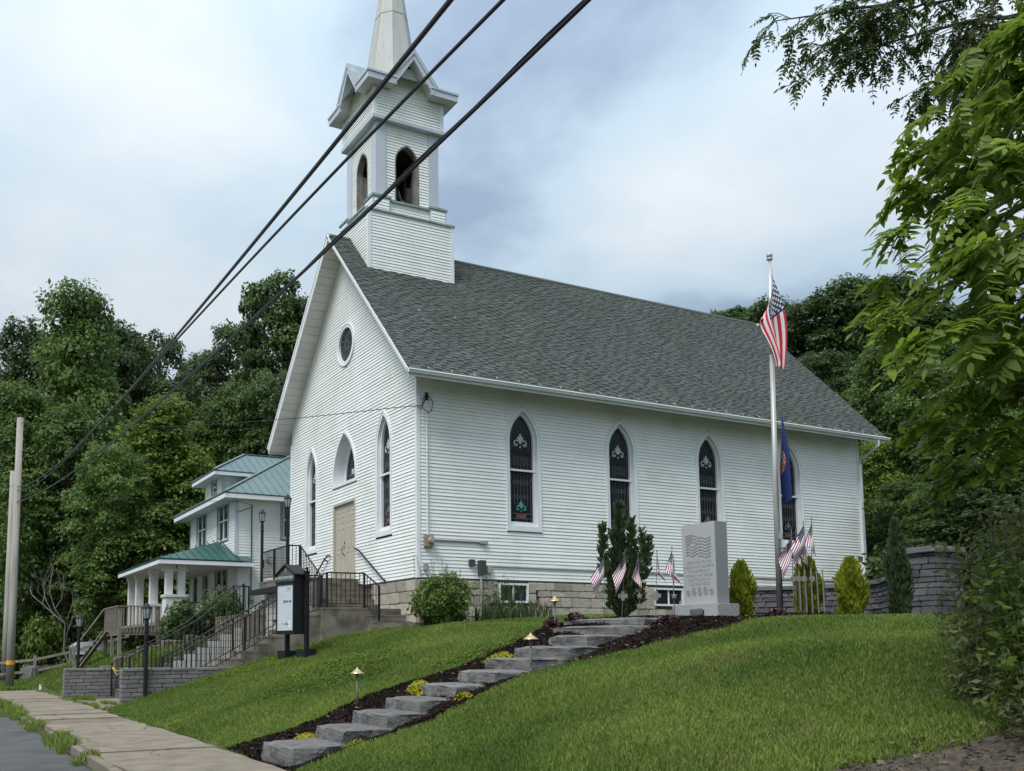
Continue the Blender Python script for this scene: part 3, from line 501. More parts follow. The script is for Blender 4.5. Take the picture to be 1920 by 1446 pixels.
# roof deck, shingles, rake boards, soffits, gutter
def rp(x, t, n=0., side=-1):       # t: distance up the slope from the eave, n: height off the slope
    L = math.hypot(1, SL); dy, dz = 1/L, SL/L; y = -EV+dy*t-dz*n; z = EZ+dz*t+dy*n
    return Vector((x, y if side < 0 else 2*MID-y, z))
TL = (MID+EV)*math.hypot(1, SL)
rd = MB()
for sd_ in (-1, 1):
    v = [rp(RX0+.02, .02, -.08, sd_), rp(RX1-.02, .02, -.08, sd_), rp(RX1-.02, TL, -.08, sd_), rp(RX0+.02, TL, -.08, sd_), rp(RX0+.02, .02, -.012, sd_), rp(RX1-.02, .02, -.012, sd_), rp(RX1-.02, TL, -.012, sd_), rp(RX0+.02, TL, -.012, sd_)]
    rd.add(v, [(0, 1, 2, 3), (4, 5, 6, 7), (0, 1, 5, 4), (3, 2, 6, 7), (0, 3, 7, 4), (1, 2, 6, 5)])
roof = rd.build('roof', 'shingle', church)
tabs = []; rr = random.Random(5); EXP = .143
for sd_ in (-1, 1):
    if sd_ > 0:
        b = MB(); b.add([rp(RX0, 0, .01, 1), rp(RX1, 0, .01, 1), rp(RX1, TL, .01, 1), rp(RX0, TL, .01, 1)], [(0, 1, 2, 3)]); far_side = b; break
    nrow = int(TL/EXP)
    for k in range(nrow+1):
        t0 = k*EXP-.012; t1 = min((k+1)*EXP+.03, TL); x = RX0-.012-rr.random()*.3; tog = rr.random() < .5
        while x < RX1:
            w = rr.choice((.15, .2, .26)) if not tog else rr.choice((.16, .24, .34)); a, c = max(x, RX0-.012), min(x+w, RX1+.012); x += w
            if c-a < .03: continue
            up_ = rr.random() < .5; th = .034 if up_ else .008; dt = rr.uniform(0, .008) if up_ else .036
            mb = MB(); up_ = tog; tog = not tog; th = .022 if up_ else .010; dt = rr.uniform(0, .006)
            mb.add([rp(a, t0+dt, th), rp(c, t0+dt, th), rp(c, t1, .003), rp(a, t1, .003), rp(a, t0+dt, -.005), rp(c, t0+dt, -.005), rp(c, t1, -.004), rp(a, t1, -.004)], [(0, 1, 2, 3), (4, 5, 1, 0), (0, 3, 7, 4), (1, 5, 6, 2)])
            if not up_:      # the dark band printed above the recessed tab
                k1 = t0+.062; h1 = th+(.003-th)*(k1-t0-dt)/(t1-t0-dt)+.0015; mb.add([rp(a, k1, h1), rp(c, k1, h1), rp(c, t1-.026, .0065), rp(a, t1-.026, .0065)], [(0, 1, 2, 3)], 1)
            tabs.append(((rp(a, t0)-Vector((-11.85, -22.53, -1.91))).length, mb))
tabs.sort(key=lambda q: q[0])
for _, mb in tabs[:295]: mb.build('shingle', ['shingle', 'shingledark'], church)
j = far_side
for _, mb in tabs[295:]: b0 = len(j.v); j.v += mb.v; j.f += [tuple(b0+i for i in f) for f in mb.f]; j.m += mb.m
x = RX0
while x < RX1-.2:
    for sd_ in (-1, 1): j.add([rp(x, TL-.15, .028, sd_), rp(x+.28, TL-.15, .028, sd_), rp(x+.28, TL+.012, .028, sd_), rp(x, TL+.012, .028, sd_)], [(0, 1, 2, 3)])
    x += .28
j.build('shingle_field', ['shingle', 'shingledark'], church, kind='stuff')
for xx, d in ((RX0, -1), (RX1, 1)):
    for sd_ in (-1, 1):
        b = MB(); x0_, x1_ = (xx-.03, xx) if d < 0 else (xx, xx+.03)
        rk = -.095 if sd_ < 0 else -.24; v = [rp(x0_, -.02, rk, sd_), rp(x1_, -.02, rk, sd_), rp(x1_, TL+(.05 if sd_ < 0 else .10), rk, sd_), rp(x0_, TL+(.05 if sd_ < 0 else .10), rk, sd_), rp(x0_, -.02, .0, sd_), rp(x1_, -.02, .0, sd_), rp(x1_, TL, .0, sd_), rp(x0_, TL, .0, sd_)]
        b.add(v, [(0, 1, 2, 3), (4, 5, 6, 7), (0, 1, 5, 4), (3, 2, 6, 7), (0, 3, 7, 4), (1, 2, 6, 5)]); b.build('rake_board', 'trim', church)
        b = MB(); v = [rp(q, t, n, sd_) for q in (x0_-.015 if d < 0 else x1_, x0_ if d < 0 else x1_+.015) for n in ((-.045 if sd_ < 0 else -.07), (.012 if d < 0 else -.012)) for t in (-.02, TL)]
        b.add(v, [(0, 1, 3, 2), (4, 5, 7, 6), (0, 1, 5, 4), (2, 3, 7, 6), (0, 2, 6, 4), (1, 3, 7, 5)]); b.build('rake_trim', 'trim', church)
for sd_ in (-1, 1):
    t = .0; k = 0
    while t < TL-.12:
        t1 = min(t+.30, TL-.02); b = MB(); k0, k1 = (-.092, -.085) if sd_ < 0 else (-.235, -.17); b.add([rp(RX0+.0, t+.006, k0, sd_), rp(.02, t+.006, k0, sd_), rp(.02, t1-.006, k0, sd_), rp(RX0, t1-.006, k0, sd_), rp(RX0, t+.006, k1, sd_), rp(.02, t+.006, k1, sd_), rp(.02, t1-.006, k1, sd_), rp(RX0, t1-.006, k1, sd_)], [(0, 1, 2, 3), (4, 5, 6, 7), (0, 1, 5, 4), (1, 2, 6, 5), (2, 3, 7, 6), (3, 0, 4, 7)])
        b.build('soffit_panel', 'soffit', church); t = t1; k += 1
es = MB()
for sd_ in (-1, 1): es.add([rp(.02, 0, -.2, sd_), rp(RX1-.04, 0, -.2, sd_), rp(RX1-.04, 1.12, -.2, sd_), rp(.02, 1.12, -.2, sd_)], [(0, 1, 2, 3)])
es.build('eave_soffit', 'soffit', church)
fa = MB()
for sd_ in (-1, 1):
    fa = MB(); y = -EV if sd_ < 0 else Wd+EV; fa.box(RX0, RX1, min(y, y-sd_*.02), max(y, y-sd_*.02), EZ-.21, EZ-.02); fa.build('fascia', 'trim', church)
gt = MB(); prof = [(0, -.03), (.11, -.03), (.12, -.055), (.10, -.085), (.085, -.13), (0, -.13)]
gt.prism([(RX0-.03, -EV-.004-a, EZ+b-.005) for a, b in prof], (RX1-RX0+.12, 0, 0)); gt.build('gutter', 'gutter', church)
sg = MB(); sg.bar((0, 0, 0), (0, -.085, -.085), .014, .01); sg.bar((0, -.085, -.085), (0, -.085, -.05), .014, .01); sgm = sg.mesh('snow_guard', 'silver')
for k in range(26):
    xx = RX0+.62+k*.72; inst('gutter_strap', sgm, church, rp(xx, .14, .035))
inst('gutter_strap', sgm, church, rp(1.0, 3.66, .04)); inst('gutter_strap', sgm, church, rp(2.2, 3.6, .04))
ds = MB(); ds.tube([(17.95, -.82, EZ-.17), (17.95, -.82, EZ-.36), (17.87, -.11, EZ-.78), (17.87, -.085, EZ-.95)], .045, 8); ds.build('downspout_elbow', 'greytrim', church)
ds = MB(); ds.box(17.80, 17.93, -.12, -.035, .42, EZ-.9); ds.build('downspout', 'trim', church); ds = MB(); ds.bar((17.83, -.09, .45), (17.2, -.14, .05), .09, .07); ds.build('downspout_kick', 'trim', church)
# foundation of squared stone blocks
fm = MB(); fm.box(.06, Ln-.06, .07, Wd-.06, -2.2, -.05); fm.box(.07, .3, .1, Wd-.1, -3, -.05); fm.build('foundation', 'mortar', church)
RK = [rockmesh('foundation_stone', 'fstone', s, .05, .035) for s in range(7)]
bwin = [(3.04, -.37, .5, .28), (8.77, -.37, .59, .28)]
rr = random.Random(11)
def stones(face, u0, u1, zb, ztop, hs_, ws, pre, skip=lambda u, z: False, depth=.2, name='foundation_stone', parent=church):
    z = ztop; k = 0
    while z > zb:
        h = hs_(); u = u0-rr.uniform(0, .2)
        while u < u1:
            w = ws(); a, b = max(u, u0), min(u+w, u1); u += w
            if b-a < .06: continue
            c = face((a+b)/2, z-h/2, -depth/2+.045+rr.uniform(-.01, .012))
            if skip((a+b)/2, z-h/2): continue
            ux = abs(face.u.x) > .5; inst(name, rr.choice(pre), parent, c, (0, 0, 0), ((b-a-.014) if ux else depth, depth if ux else (b-a-.014), h-.014))
        z -= h; k += 1
stones(SD, .0, Ln, -1.1, -.05, lambda: rr.uniform(.18, .29), lambda: rr.uniform(.28, .75), RK, lambda u, z: any(abs(u-c) < w+.12 and z > -.72 for c, _, w, _h in bwin))
stones(FR, 2.1, MID, -1.15, -.05, lambda: rr.uniform(.24, .33), lambda: rr.uniform(.4, .75), RK)
for c, z, w, h in bwin:
    b = MB(); o = [(-w, -h), (-w, h), (w, h), (w, -h)]; i_ = [(-w+.06, -h+.06), (-w+.06, h-.06), (w-.06, h-.06), (w-.06, -h+.06)]; ring(b, SD, c, z, o, i_, -.06, .06, 0, -.03); b.obox(SD(c, z, .0), (.025, 0, 0), (0, .025, 0), (0, 0, h-.06)); b.obox(SD(c, z, -.028), (w, 0, 0), (0, .02, 0), (0, 0, h)) ; bw = b.build('basement_window', 'trim', church)
    for q in (-1, 1):
        p = MB(); p.obox(SD(c+q*(w-.03)/2, z, .0), ((w-.1)/2, 0, 0), (0, .012, 0), (0, 0, h-.065)); p.build('pane', 'pane', bw)
    # stones that close the opening left and right
    for q in (-1, 1):
        for zz in (z+.15, z-.15): inst('foundation_stone', rr.choice(RK), church, SD(c+q*(w+.14), zz, -.05), None, (.24, .2, .28))
# services on the side wall
b = MB(); b.tube([SD(.27, 4.95, .07), SD(.27, .98, .07)], .025, 8); b.tube([SD(.27, 4.86, .07), SD(.27, 5.0, .09), SD(.27, 5.06, .05)], .045, 8, 1); b.build('service_conduit', ['gutter', 'cable'], church)
b = MB(); b.tube([SD(.24, 5.0, .1), SD(.1, 4.85, .2), SD(.05, 4.66, .22)], .012, 5); b.tube([SD(.3, 5.0, .1), SD(.42, 4.8, .16), SD(.38, 4.55, .14), SD(.28, 4.5, .12), SD(.05, 4.62, .2)], .012, 5); b.tube([SD(.27, 5., .1), SD(.02, 4.55, .2), SD(-.02, 4.63, .15)], .012, 5); b.build('service_cable', 'cable', church)
b = MB(); b.obox(SD(.30, .98, .07), (.13, 0, 0), (0, .06, 0), (0, 0, .16)); b.tube([SD(.34, .99, .1), SD(.34, .99, .24)], .085, 14, 1); b.tube([SD(.34, .99, .235), SD(.34, .99, .25)], .06, 12, 2); b.build('electric_meter', ['rust', 'utility', 'lampglass'], church)
b = MB(); b.tube([SD(.45, 1.02, .05), SD(2.0, 1.02, .05)], .025, 7); b.obox(SD(2.06, 1.02, .06), (.11, 0, 0), (0, .05, 0), (0, 0, .045)); b.build('pipe_run', 'utility', church)
b = MB(); b.obox(SD(1.97, .31, .08), (.10, 0, 0), (0, .07, 0), (0, 0, .20)); b.build('service_box', 'darkbox', church)
b = MB(); b.obox(SD(2.22, .27, .06), (.085, 0, 0), (0, .05, 0), (0, 0, .10)); b.build('junction_box', 'utility', church)
b = MB(); b.obox(SD(1.66, .44, .06), (.08, 0, 0), (0, .05, 0), (0, 0, .085)); b.tube([SD(1.72, .4, .05), SD(1.92, .38, .05)], .012, 5); b.build('phone_box', 'darkbox', church)
b = MB(); b.tube([SD(1.93, .12, .1), SD(1.93, -1.1, .1)], .028, 7); b.build('drain_pipe', 'utility', church)
b = MB(); b.tube([SD(2.3, .36, .035), SD(4.4, .355, .04), SD(6.5, .35, .035), SD(17.5, .33, .035)], .018, 5); b.build('wall_cable', 'utility', church)
b = MB(); b.obox(SD(.22, .28, .05), (.07, 0, 0), (0, .04, 0), (0, 0, .09)); b.build('outlet_box', 'utility', church)
# wall-mounted handrails either side of the door
for pts in ([(-.06, 4.0, 1.13), (-.12, 3.9, 1.13), (-.12, 3.62, 1.06), (-.12, 1.9, .06), (-.06, 1.86, .0)], [(-.06, 6.0, 1.1), (-.12, 6.1, 1.1), (-.12, 6.3, 1.02), (-.12, 7.4, .37), (-.06, 7.45, .33)]):
    b = MB(); b.tube(pts, .026, 7); b.bar((pts[2][0], pts[2][1], pts[2][2]-.02), (-.0, pts[2][1], pts[2][2]-.12), .03); b.build('wall_handrail', 'iron', church)
# ------------------------------------------------------------------ belfry and spire
TX, TY = 1.70, MID; BX, BY = 1.53, 1.40; BT = 11.86
def tower_faces(hx, hy): return [(Face((TX, TY-hy, 0), (1, 0, 0), (0, -1, 0)), hx), (Face((TX-hx, TY, 0), (0, -1, 0), (-1, 0, 0)), hy), (Face((TX+hx, TY, 0), (0, 1, 0), (1, 0, 0)), hy), (Face((TX, TY+hy, 0), (-1, 0, 0), (0, 1, 0)), hx)]
tj = MB()
def put_boards(lst):
    for q in lst: tj.add(q.v, q.f)
ct = MB(); ct.box(TX-BX+.03, TX+BX-.03, TY-BY+.03, TY+BY-.03, 9.6, BT); ct.build('belfry_base', 'siding', church)
for k, (fc, h) in enumerate(tower_faces(BX, BY)):
    put_boards(boards(fc, 9.93, BT, lambda z: -h+.05, lambda z: h-.05, []))
for gx in (-1, 1):
    for gy in (-1, 1):
        p = MB(); x, y = TX+gx*BX, TY+gy*BY; p.box(min(x-gx*.09, x+gx*.03), max(x-gx*.09, x+gx*.03), min(y-gy*.06, y+gy*.03), max(y-gy*.06, y+gy*.03), 9.7, BT+.0); p.build('corner_post', 'trim', church)
p = MB(); p.box(TX-BX-.06, TX+BX+.06, TY-BY-.06, TY+BY+.06, BT, BT+.06); p.build('base_flashing', 'copper', church)
S, SZ0, SZ1 = 1.15, BT+.06, 15.12; OPW, OPV, OPS, OPA = .425, 12.42, 1.45, 2.05
PH = 12.38
# lower band with pedestals at the corners
for fc, h in tower_faces(S+.08, S+.08): put_boards(boards(fc, SZ0, PH-.03, lambda z: -S+.3, lambda z: S-.3, []))
p = MB(); p.box(TX-S-.04, TX+S+.04, TY-S-.04, TY+S+.04, SZ0, PH-.04); p.build('belfry_plinth', 'siding', church)
p = MB()
for fc, h in tower_faces(S+.08, S+.08): p.obox(fc(0, PH-.02, .02), fc.u*(S-.25), fc.n*.07, (0, 0, .025))
p.build('sill_flashing', 'copper', church)
for gx in (-1, 1):
    for gy in (-1, 1):
        cx_, cy_ = TX+gx*(S-.12), TY+gy*(S-.12); p = MB(); p.box(cx_-.30, cx_+.30, cy_-.30, cy_+.30, SZ0, PH+.02); ped = p.build('pedestal', 'greytrim', church)
        q = MB()
        for nx, ny in ((gx, 0), (0, gy)):
            fc = Face((cx_+nx*.30, cy_+ny*.30, 0), (0, -nx, 0) if nx else (ny and -ny or 0, 0, 0), (nx, ny, 0))
            if nx == 0: fc = Face((cx_, cy_+ny*.30, 0), (-ny, 0, 0), (0, ny, 0))
            for b in boards(fc, SZ0+.02, PH-.04, lambda z: -.26, lambda z: .26, []): q.add(b.v, b.f)
        q.build('pedestal_siding', 'siding', ped, kind='stuff')
        q = MB(); q.box(cx_-.34, cx_+.34, cy_-.34, cy_+.34, PH+.02, PH+.07); q.box(cx_-.31, cx_+.31, cy_-.31, cy_+.31, PH+.07, PH+.11); q.build('pedestal_cap', 'copper', ped)
        p = MB(); x, y = TX+gx*S, TY+gy*S; p.box(min(x, x-gx*.36), max(x, x-gx*.36), min(y, y-gy*.09), max(y, y-gy*.09), PH+.1, SZ1); p.box(min(x, x-gx*.09), max(x, x-gx*.09), min(y-gy*.091, y-gy*.36), max(y-gy*.091, y-gy*.36), PH+.1, SZ1); p.build('belfry_pilaster', 'greytrim', church)
oh = (0, OPV, OPV+OPA, lambda v: arch_half(OPW, OPS, OPA, v-OPV))
for fc, h in tower_faces(S-.06, S-.06):
    put_boards(boards(fc, PH-.05, SZ1, lambda z: -S+.35, lambda z: S-.35, [oh]))
    p = MB(); o = arch(OPW+.02, OPS, OPA+.03); i_ = arch(OPW-.02, OPS, OPA-.03); ring(p, fc, 0, OPV-.02, o, i_, -.05, .022, 0, -.20)
    # ragged boards lining the opening and posts either side
    for g in (-1, 1): p.obox(fc(g*(OPW-.02), OPV+.7, -.24), fc.u*.03, fc.n*.12, (0, 0, .75))
    p.build('belfry_opening', 'belfry', church)
tj.build('tower_siding', 'siding', church, kind='stuff')
p = MB(); p.box(TX-S+.12, TX+S-.12, TY-S+.12, TY+S-.12, 12.1, 12.30); p.build('belfry_floor', 'darkwood', church)
p = MB(); p.box(TX-S+.12, TX+S-.12, TY-S+.12, TY+S-.12, 14.9, 15.05); p.build('belfry_ceiling', 'darkwood', church)
p = MB()      # inside faces of the belfry walls, with their openings
for fc, h in tower_faces(S-.14, S-.14):
    a = arch(OPW, OPS, OPA); hw = S-.2
    pts = [(-OPW, 0)]+a[1:-1]+[(OPW, 0)]; half = len(pts)//2
    for (u, v), (u2, v2) in zip(pts, pts[1:]):
        sg_ = -hw if (u+u2) < 0 else hw; p.add([fc(u, OPV+v), fc(u2, OPV+v2), fc(sg_, OPV+v2), fc(sg_, OPV+v)], [(0, 1, 2, 3)])
    p.add([fc(-hw, OPV+OPA), fc(hw, OPV+OPA), fc(hw, SZ1), fc(-hw, SZ1)], [(0, 1, 2, 3)])
p.build('belfry_lining', 'darkwood', church)
p = MB(); p.box(TX-.8, TX+.8, TY-.09, TY+.09, 12.72, 12.86); p.box(TX-.09, TX+.09, TY-.8, TY+.8, 12.60, 12.715)
for g in (-1, 1): p.box(TX+g*.62-.06, TX+g*.62+.06, TY-.07, TY+.07, 12.3, 12.72)
p.build('bell_frame', 'belfry', church)
p = MB(); p.lathe((TX, TY, 12.9), [(.46, 0), (.44, .05), (.33, .2), (.27, .42), (.22, .56), (.08, .62), (.05, .7)], 20); p.build('bell', 'iron', church, smooth=True)
# frieze, cornice with a small gable on each face
F = 1.26; FZ1 = 16.12
fz = MB(); fz.box(TX-F+.03, TX+F-.03, TY-F+.03, TY+F-.03, SZ1, FZ1+.05); fz.build('frieze', 'siding', church)
p = MB(); p.box(TX-F-.05, TX+F+.05, TY-F-.05, TY+F+.05, SZ1-.06, SZ1+.06); p.build('frieze_band', 'greytrim', church)
fj = MB(); CO = 1.64; GH, GW = 1.02, .68; CZ0, CZ1 = 16.14, 16.42
for fc, h in tower_faces(F, F):
    for b in boards(fc, SZ1+.06, FZ1, lambda z: -F+.05, lambda z: F-.05, []): fj.add(b.v, b.f)
    for b in boards(fc, FZ1, CZ0+GH-.1, lambda z: -max(.03, GW*1.02*(1-(z-CZ0)/(GH))), lambda z: max(.03, GW*1.02*(1-(z-CZ0)/(GH))), []): fj.add(b.v, b.f)
fj.build('frieze_siding', 'siding', church, kind='stuff')
for gx in (-1, 1):
    for gy in (-1, 1):
        p = MB(); x, y = TX+gx*F, TY+gy*F; p.box(min(x-gx*.10, x+gx*.025), max(x-gx*.10, x+gx*.025), min(y-gy*.10, y+gy*.025), max(y-gy*.10, y+gy*.025), SZ1+.06, FZ1); p.build('corner_post', 'trim', church)
for fc, h in tower_faces(CO, CO):
    for g in (-1, 1):
        c = MB(); xf_ = abs(fc.n.x) > .5; a, b = (GW-.06, CO-.051 if xf_ else CO)
        c.prism([fc(g*a, CZ0, 0), fc(g*b, CZ0, 0), fc(g*b, CZ1, 0), fc(g*a, CZ1, 0)], -fc.n*.05); tr_ = .03 if not xf_ else .049; c.prism([fc(g*a, CZ1-.07, .03), fc(g*(b+tr_), CZ1-.07, .03), fc(g*(b+tr_), CZ1+(.003 if xf_ else 0), .03), fc(g*a, CZ1+(.003 if xf_ else 0), .03)], -fc.n*.05); c.build('cornice', 'greytrim', church)
        c = MB(); q = F+.0 if xf_ else CO-.052; c.prism([fc(g*GW, CZ0+.004, -.051), fc(g*q, CZ0+.004, -.051), fc(g*q, CZ0+.024, -.051), fc(g*GW, CZ0+.024, -.051)], -fc.n*(CO-F-.04)); c.build('cornice_soffit', 'soffit', church)
        c = MB(); tk = .2; c.prism([fc(g*(GW+.02), CZ0-.004, .007), fc(g*(GW+.2), CZ1+.004, .007), fc(0, CZ1+GH, .007), fc(0, CZ0+GH-.0, .007)], -fc.n*.066); c.prism([fc(g*(GW+.12), CZ1-.06, .035), fc(g*(GW+.18), CZ1+.01, .035), fc(0, CZ1+GH+.07, .035), fc(0, CZ1+GH-.07, .035)], -fc.n*.06); c.build('gable_rake', 'greytrim', church)
        c = MB(); c.add([fc(g*GW, CZ0+.01, -.02), fc(0, CZ0+GH, -.02), fc(0, CZ0+GH, -(CO-F)), fc(g*GW, CZ0+.01, -(CO-F))], [(0, 1, 2, 3)]); c.build('gable_soffit', 'soffit', church)
        c = MB(); c.add([fc(g*(GW+.2), CZ1-.0, .04), fc(0, CZ1+GH+.08, .04), fc(0, CZ1+GH+.08, -1.3), fc(g*(GW+.2), CZ1, -1.3)], [(0, 1, 2, 3)]); c.build('gable_roof', 'copper', church)
rf = MB(); pts = [(TX-CO, TY-CO, CZ1), (TX+CO, TY-CO, CZ1), (TX+CO, TY+CO, CZ1), (TX-CO, TY+CO, CZ1)]; q = .9; pt2 = [(TX-q, TY-q, CZ1+.5), (TX+q, TY-q, CZ1+.5), (TX+q, TY+q, CZ1+.5), (TX-q, TY+q, CZ1+.5)]
rf.add(pts+pt2, [(i, (i+1) % 4, 4+(i+1) % 4, 4+i) for i in range(4)]); rf.build('cornice_roof', 'copper', church)
sp = MB(); A8 = [math.radians(22.5+45*k) for k in range(8)]
rad = lambda z: .155*(23.05-z)
joint = [16.45, 19.55, 22.9]
for z0, z1 in zip(joint, joint[1:]):
    for k in range(8):
        a, b = A8[k], A8[(k+1) % 8]; P = lambda ang, z, o=0: (TX+math.cos(ang)*(rad(z)+o), TY+math.sin(ang)*(rad(z)+o), z)
        s_ = MB(); o = .014; s_.add([P(a, z0-.02, o), P(b, z0-.02, o), P(b, z1), P(a, z1), P(a, z0-.02, -.02), P(b, z0-.02, -.02)], [(0, 1, 2, 3), (4, 5, 1, 0)]); s_.build('spire_panel', 'spire', church)
        s_ = MB(); s_.bar(P(a, z0, .008), P(a, z1, .004), .018, .012); s_.build('spire_seam', 'spire', church)
FLAGS_L = [(-.76, -8.75, -.25, (-.07, -.09), 0, 'disc', 'leftmost small stick flag, on a round grave marker left of the juniper'), (-.49, -8.89, -.18, (.01, -.13), 0, 'cross', 'stick flag in front of the left side of the tall juniper'),
 (-.20, -9.04, -.23, (-.07, -.09), 1, 'star', 'folded stick flag in front of the middle of the tall juniper'), (.06, -9.17, -.19, (-.03, -.12), 1, 'cross', 'stick flag on a cross-shaped marker at the right edge of the juniper'),
 (.36, -9.33, -.12, (-.09, -.09), 1, 'star', 'stick flag on a star-shaped marker left of the memorial'), (.62, -9.05, -.24, (-.02, -.04), 1, None, 'stick flag half hidden behind the left edge of the memorial')]
FLAGS_R = [(1.56, -10.96, .03, (-.10, -.11), 0, 'disc', 'lower left stick flag of the bunch right of the flagpole'), (1.59, -10.97, .07, (-.02, -.12), 1, None, 'second stick flag from the left in the bunch, hanging below the others'), (1.66, -11.0, .05, (-.10, -.08), 1, 'disc', 'stick flag at the centre back of the bunch right of the flagpole'),
 (1.72, -11.04, .20, (-.08, -.14), 0, 'disc', 'upper stick flag of the bunch, spread out to the left'), (1.80, -11.0, .12, (-.06, -.10), 1, None, 'stick flag tucked behind the two upper flags of the bunch'), (1.84, -11.10, .26, (-.08, -.15), 1, 'disc', 'highest stick flag, at the right end of the bunch')]
P2X, P2Y = -8.06, 27.6
# ------------------------------------------------------------------ entrance stairs (two flights up from the walk, then along the wall to the door)
stairs = thing('entrance_stairs', 'grey concrete entrance stairs climbing from the sidewalk to the church door', 'stairs', (-3, 4, -3.3))
NR, XS, XE, ZB, ZL = 13, -6.5, -2.35, -3.27, -.82
rise = (ZL-ZB)/NR; run = (XE-XS)/(NR-1)
def cblock(name, x0, x1, y0, y1, z0, z1, seed=0, nose=.012):
    b = MB(); b.box(x0, x1, y0, y1, z0, z1-.05); b.box(x0-nose, x1, y0-nose*.6, y1+nose*.6, z1-.0502, z1); return b.build(name, 'conc', stairs)
for ya, yb in ((1.12, 2.32), (6.2, 7.42)):
    for k in range(NR):
        x0 = XS+k*run; x1 = x0+run if k < NR-1 else XE+.0
        if k < NR-1: cblock('step', x0, x1+.001*k, ya+.0005*k, yb-.0005*k, ZB-.25, ZB+(k+1)*rise)
cblock('landing', XE, -1.06, .93, 2.33, -3.3, ZL); 
b = MB(); b.box(-1.061, .03, .93, 2.329, -2.5, ZL-.004); b.build('landing', 'conc', stairs)
cblock('landing', XE-.55, -2.2, 6.19, 9.3, -3.3, ZL-.002); cblock('landing', -2.199, .03, 8.1, 9.3, -3.3, ZL-.006)
dr = (.2-ZL)/6
for k in range(5):
    cblock('step', -1.87+.002*k, .04, 2.33+.30*k, 2.33+.30*(k+1)+.02, -2.4, ZL+(k+1)*dr)
    cblock('step', -1.87+.002*k, .04, 8.1-.30*(k+1)-.02, 8.1-.30*k, -2.4, ZL+(k+1)*dr)
cblock('landing', -2.25, .035, 3.84, 6.59, -.02, .2)
b = MB(); b.box(-2.45, -2.2, 3.80, 6.95, -.20, -.10); b.box(-2.40, -2.2, 3.82, 6.93, -.0995, -.03); b.build('landing_edge_trim', 'ironbox', stairs)
# two low steps from the landing down to the lawn by the wall
cblock('step', -1.08, .1, .60, .93, -2.2, -1.0); cblock('step', -1.08, .1, .25, .60, -2.2, -1.19)
b = MB(); pts = [(-1.1, .18), (-.6, .02), (0, -.35), (.7, -.75), (1.2, -.9)]
for (a, c), (d, e) in zip(pts, pts[1:]): b.prism([(a, c, -1.5), (d, e, -1.5), (d+.03, e+.12, -1.5), (a+.03, c+.12, -1.5)], (0, 0, .27))
b.build('curved_curb', 'conc', kind='structure')
# masonry under the landing, seen between the flights, with the basement door
uw = thing('basement_entrance', 'pale block wall with cream basement door under the stair landing', 'wall', (-2.1, 4.3, -3.3))
b = MB(); b.box(-2.1, -1.9, 2.33, 6.2, -3.3, -.03); b.build('wall', 'mortar', uw)
PB = [rockmesh('painted_block', 'blocklight', 60+s, .02, .02) for s in range(4)]
for k in range(16):
    z = -3.22+k*.2; y = 2.34-(k % 2)*.2
    while y < 6.19:
        a, c = max(y, 2.34), min(y+.4, 6.19); y += .4
        if c-a > .05 and not (4.25 < (a+c)/2 < 5.35 and z < -1.1): inst('painted_block', random.choice(PB), uw, (-2.11, (a+c)/2, z+.1), None, (.1, c-a-.012, .188))
d = MB(); d.box(-2.17, -2.08, 4.28, 5.3, -3.28, -1.12); dd_ = d.build('door', 'cream', uw)
d = MB(); d.tube([(-2.2, 4.42, -2.2), (-2.16, 4.42, -2.2)], .03, 8); d.build('handle', 'iron', dd_)
# block faces on the inner side of the left flight
for k in range(11):
    z = -3.25+k*.2; xa = XS+max(0, (z+.2-ZB)/rise-1.3)*run; x = xa
    while x < -2.95:
        c = min(x+.4, -2.92)
        if c-x > .08: inst('painted_block', random.choice(PB), uw, ((x+c)/2, 6.19, z+.1), None, (c-x-.012, .06, .188))
        x += .4
# ------------------------------------------------------------------ railings
def railing(pts, label, h=.95, gap=.125, posts=None, name='stair_railing', low=.12, group='black iron stair railings'):
    """pts: foot line (x, y, z); posts at the given point numbers"""
    P = [Vector(p) for p in pts]; t = thing(name, label, 'railing', P[0], group)
    upz = Vector((0, 0, 1)); b = MB(); b.tube([p+upz*h for p in P], .021, 6); b.build('top_rail', 'iron', t)
    b = MB(); b.tube([p+upz*low for p in P], .013, 5); b.build('bottom_rail', 'iron', t)
    for i in (posts if posts is not None else range(len(P))):
        b = MB(); b.box(P[i].x-.024, P[i].x+.024, P[i].y-.024, P[i].y+.024, P[i].z-.05, P[i].z+h+.004); b.build('post', 'iron', t)
    bal = MB(); bal.box(-.008, .008, -.008, .008, 0, h-low); bm_ = bal.mesh('baluster', 'iron')
    for a, c in zip(P, P[1:]):
        L = (c-a).length; n = max(1, int(round(math.hypot(c.x-a.x, c.y-a.y)/gap)))
        if math.hypot(c.x-a.x, c.y-a.y) < .2: continue
        for k in range(1, n): inst('baluster', bm_, t, a+(c-a)*k/n+upz*low)
    return t
zs = lambda x: ZB+rise+(x-XS)/run*rise if x < XE else ZL
railing([(-6.25, 1.2, zs(-6.25)-.1), (-4.4, 1.2, zs(-4.4)-.1), (-2.15, 1.16, ZL), (-1.12, 1.0, ZL), (-.98, .36, -1.19)], 'black iron railing along the nearest edge of the right stair flight and landing', group=None)
railing([(-6.25, 2.24, zs(-6.25)-.1), (-4.4, 2.24, zs(-4.4)-.1), (-2.3, 2.24, ZL), (-1.86, 2.3, ZL), (-1.86, 3.95, .2)], 'black iron railing on the far side of the right flight rising to the door', group=None)
railing([(-1.86, 4.0, .2), (-2.2, 4.02, .2), (-2.2, 5.3, .2), (-2.2, 6.5, .2)], 'black iron railing across the front of the top landing between the lamp posts', gap=.11, group=None)
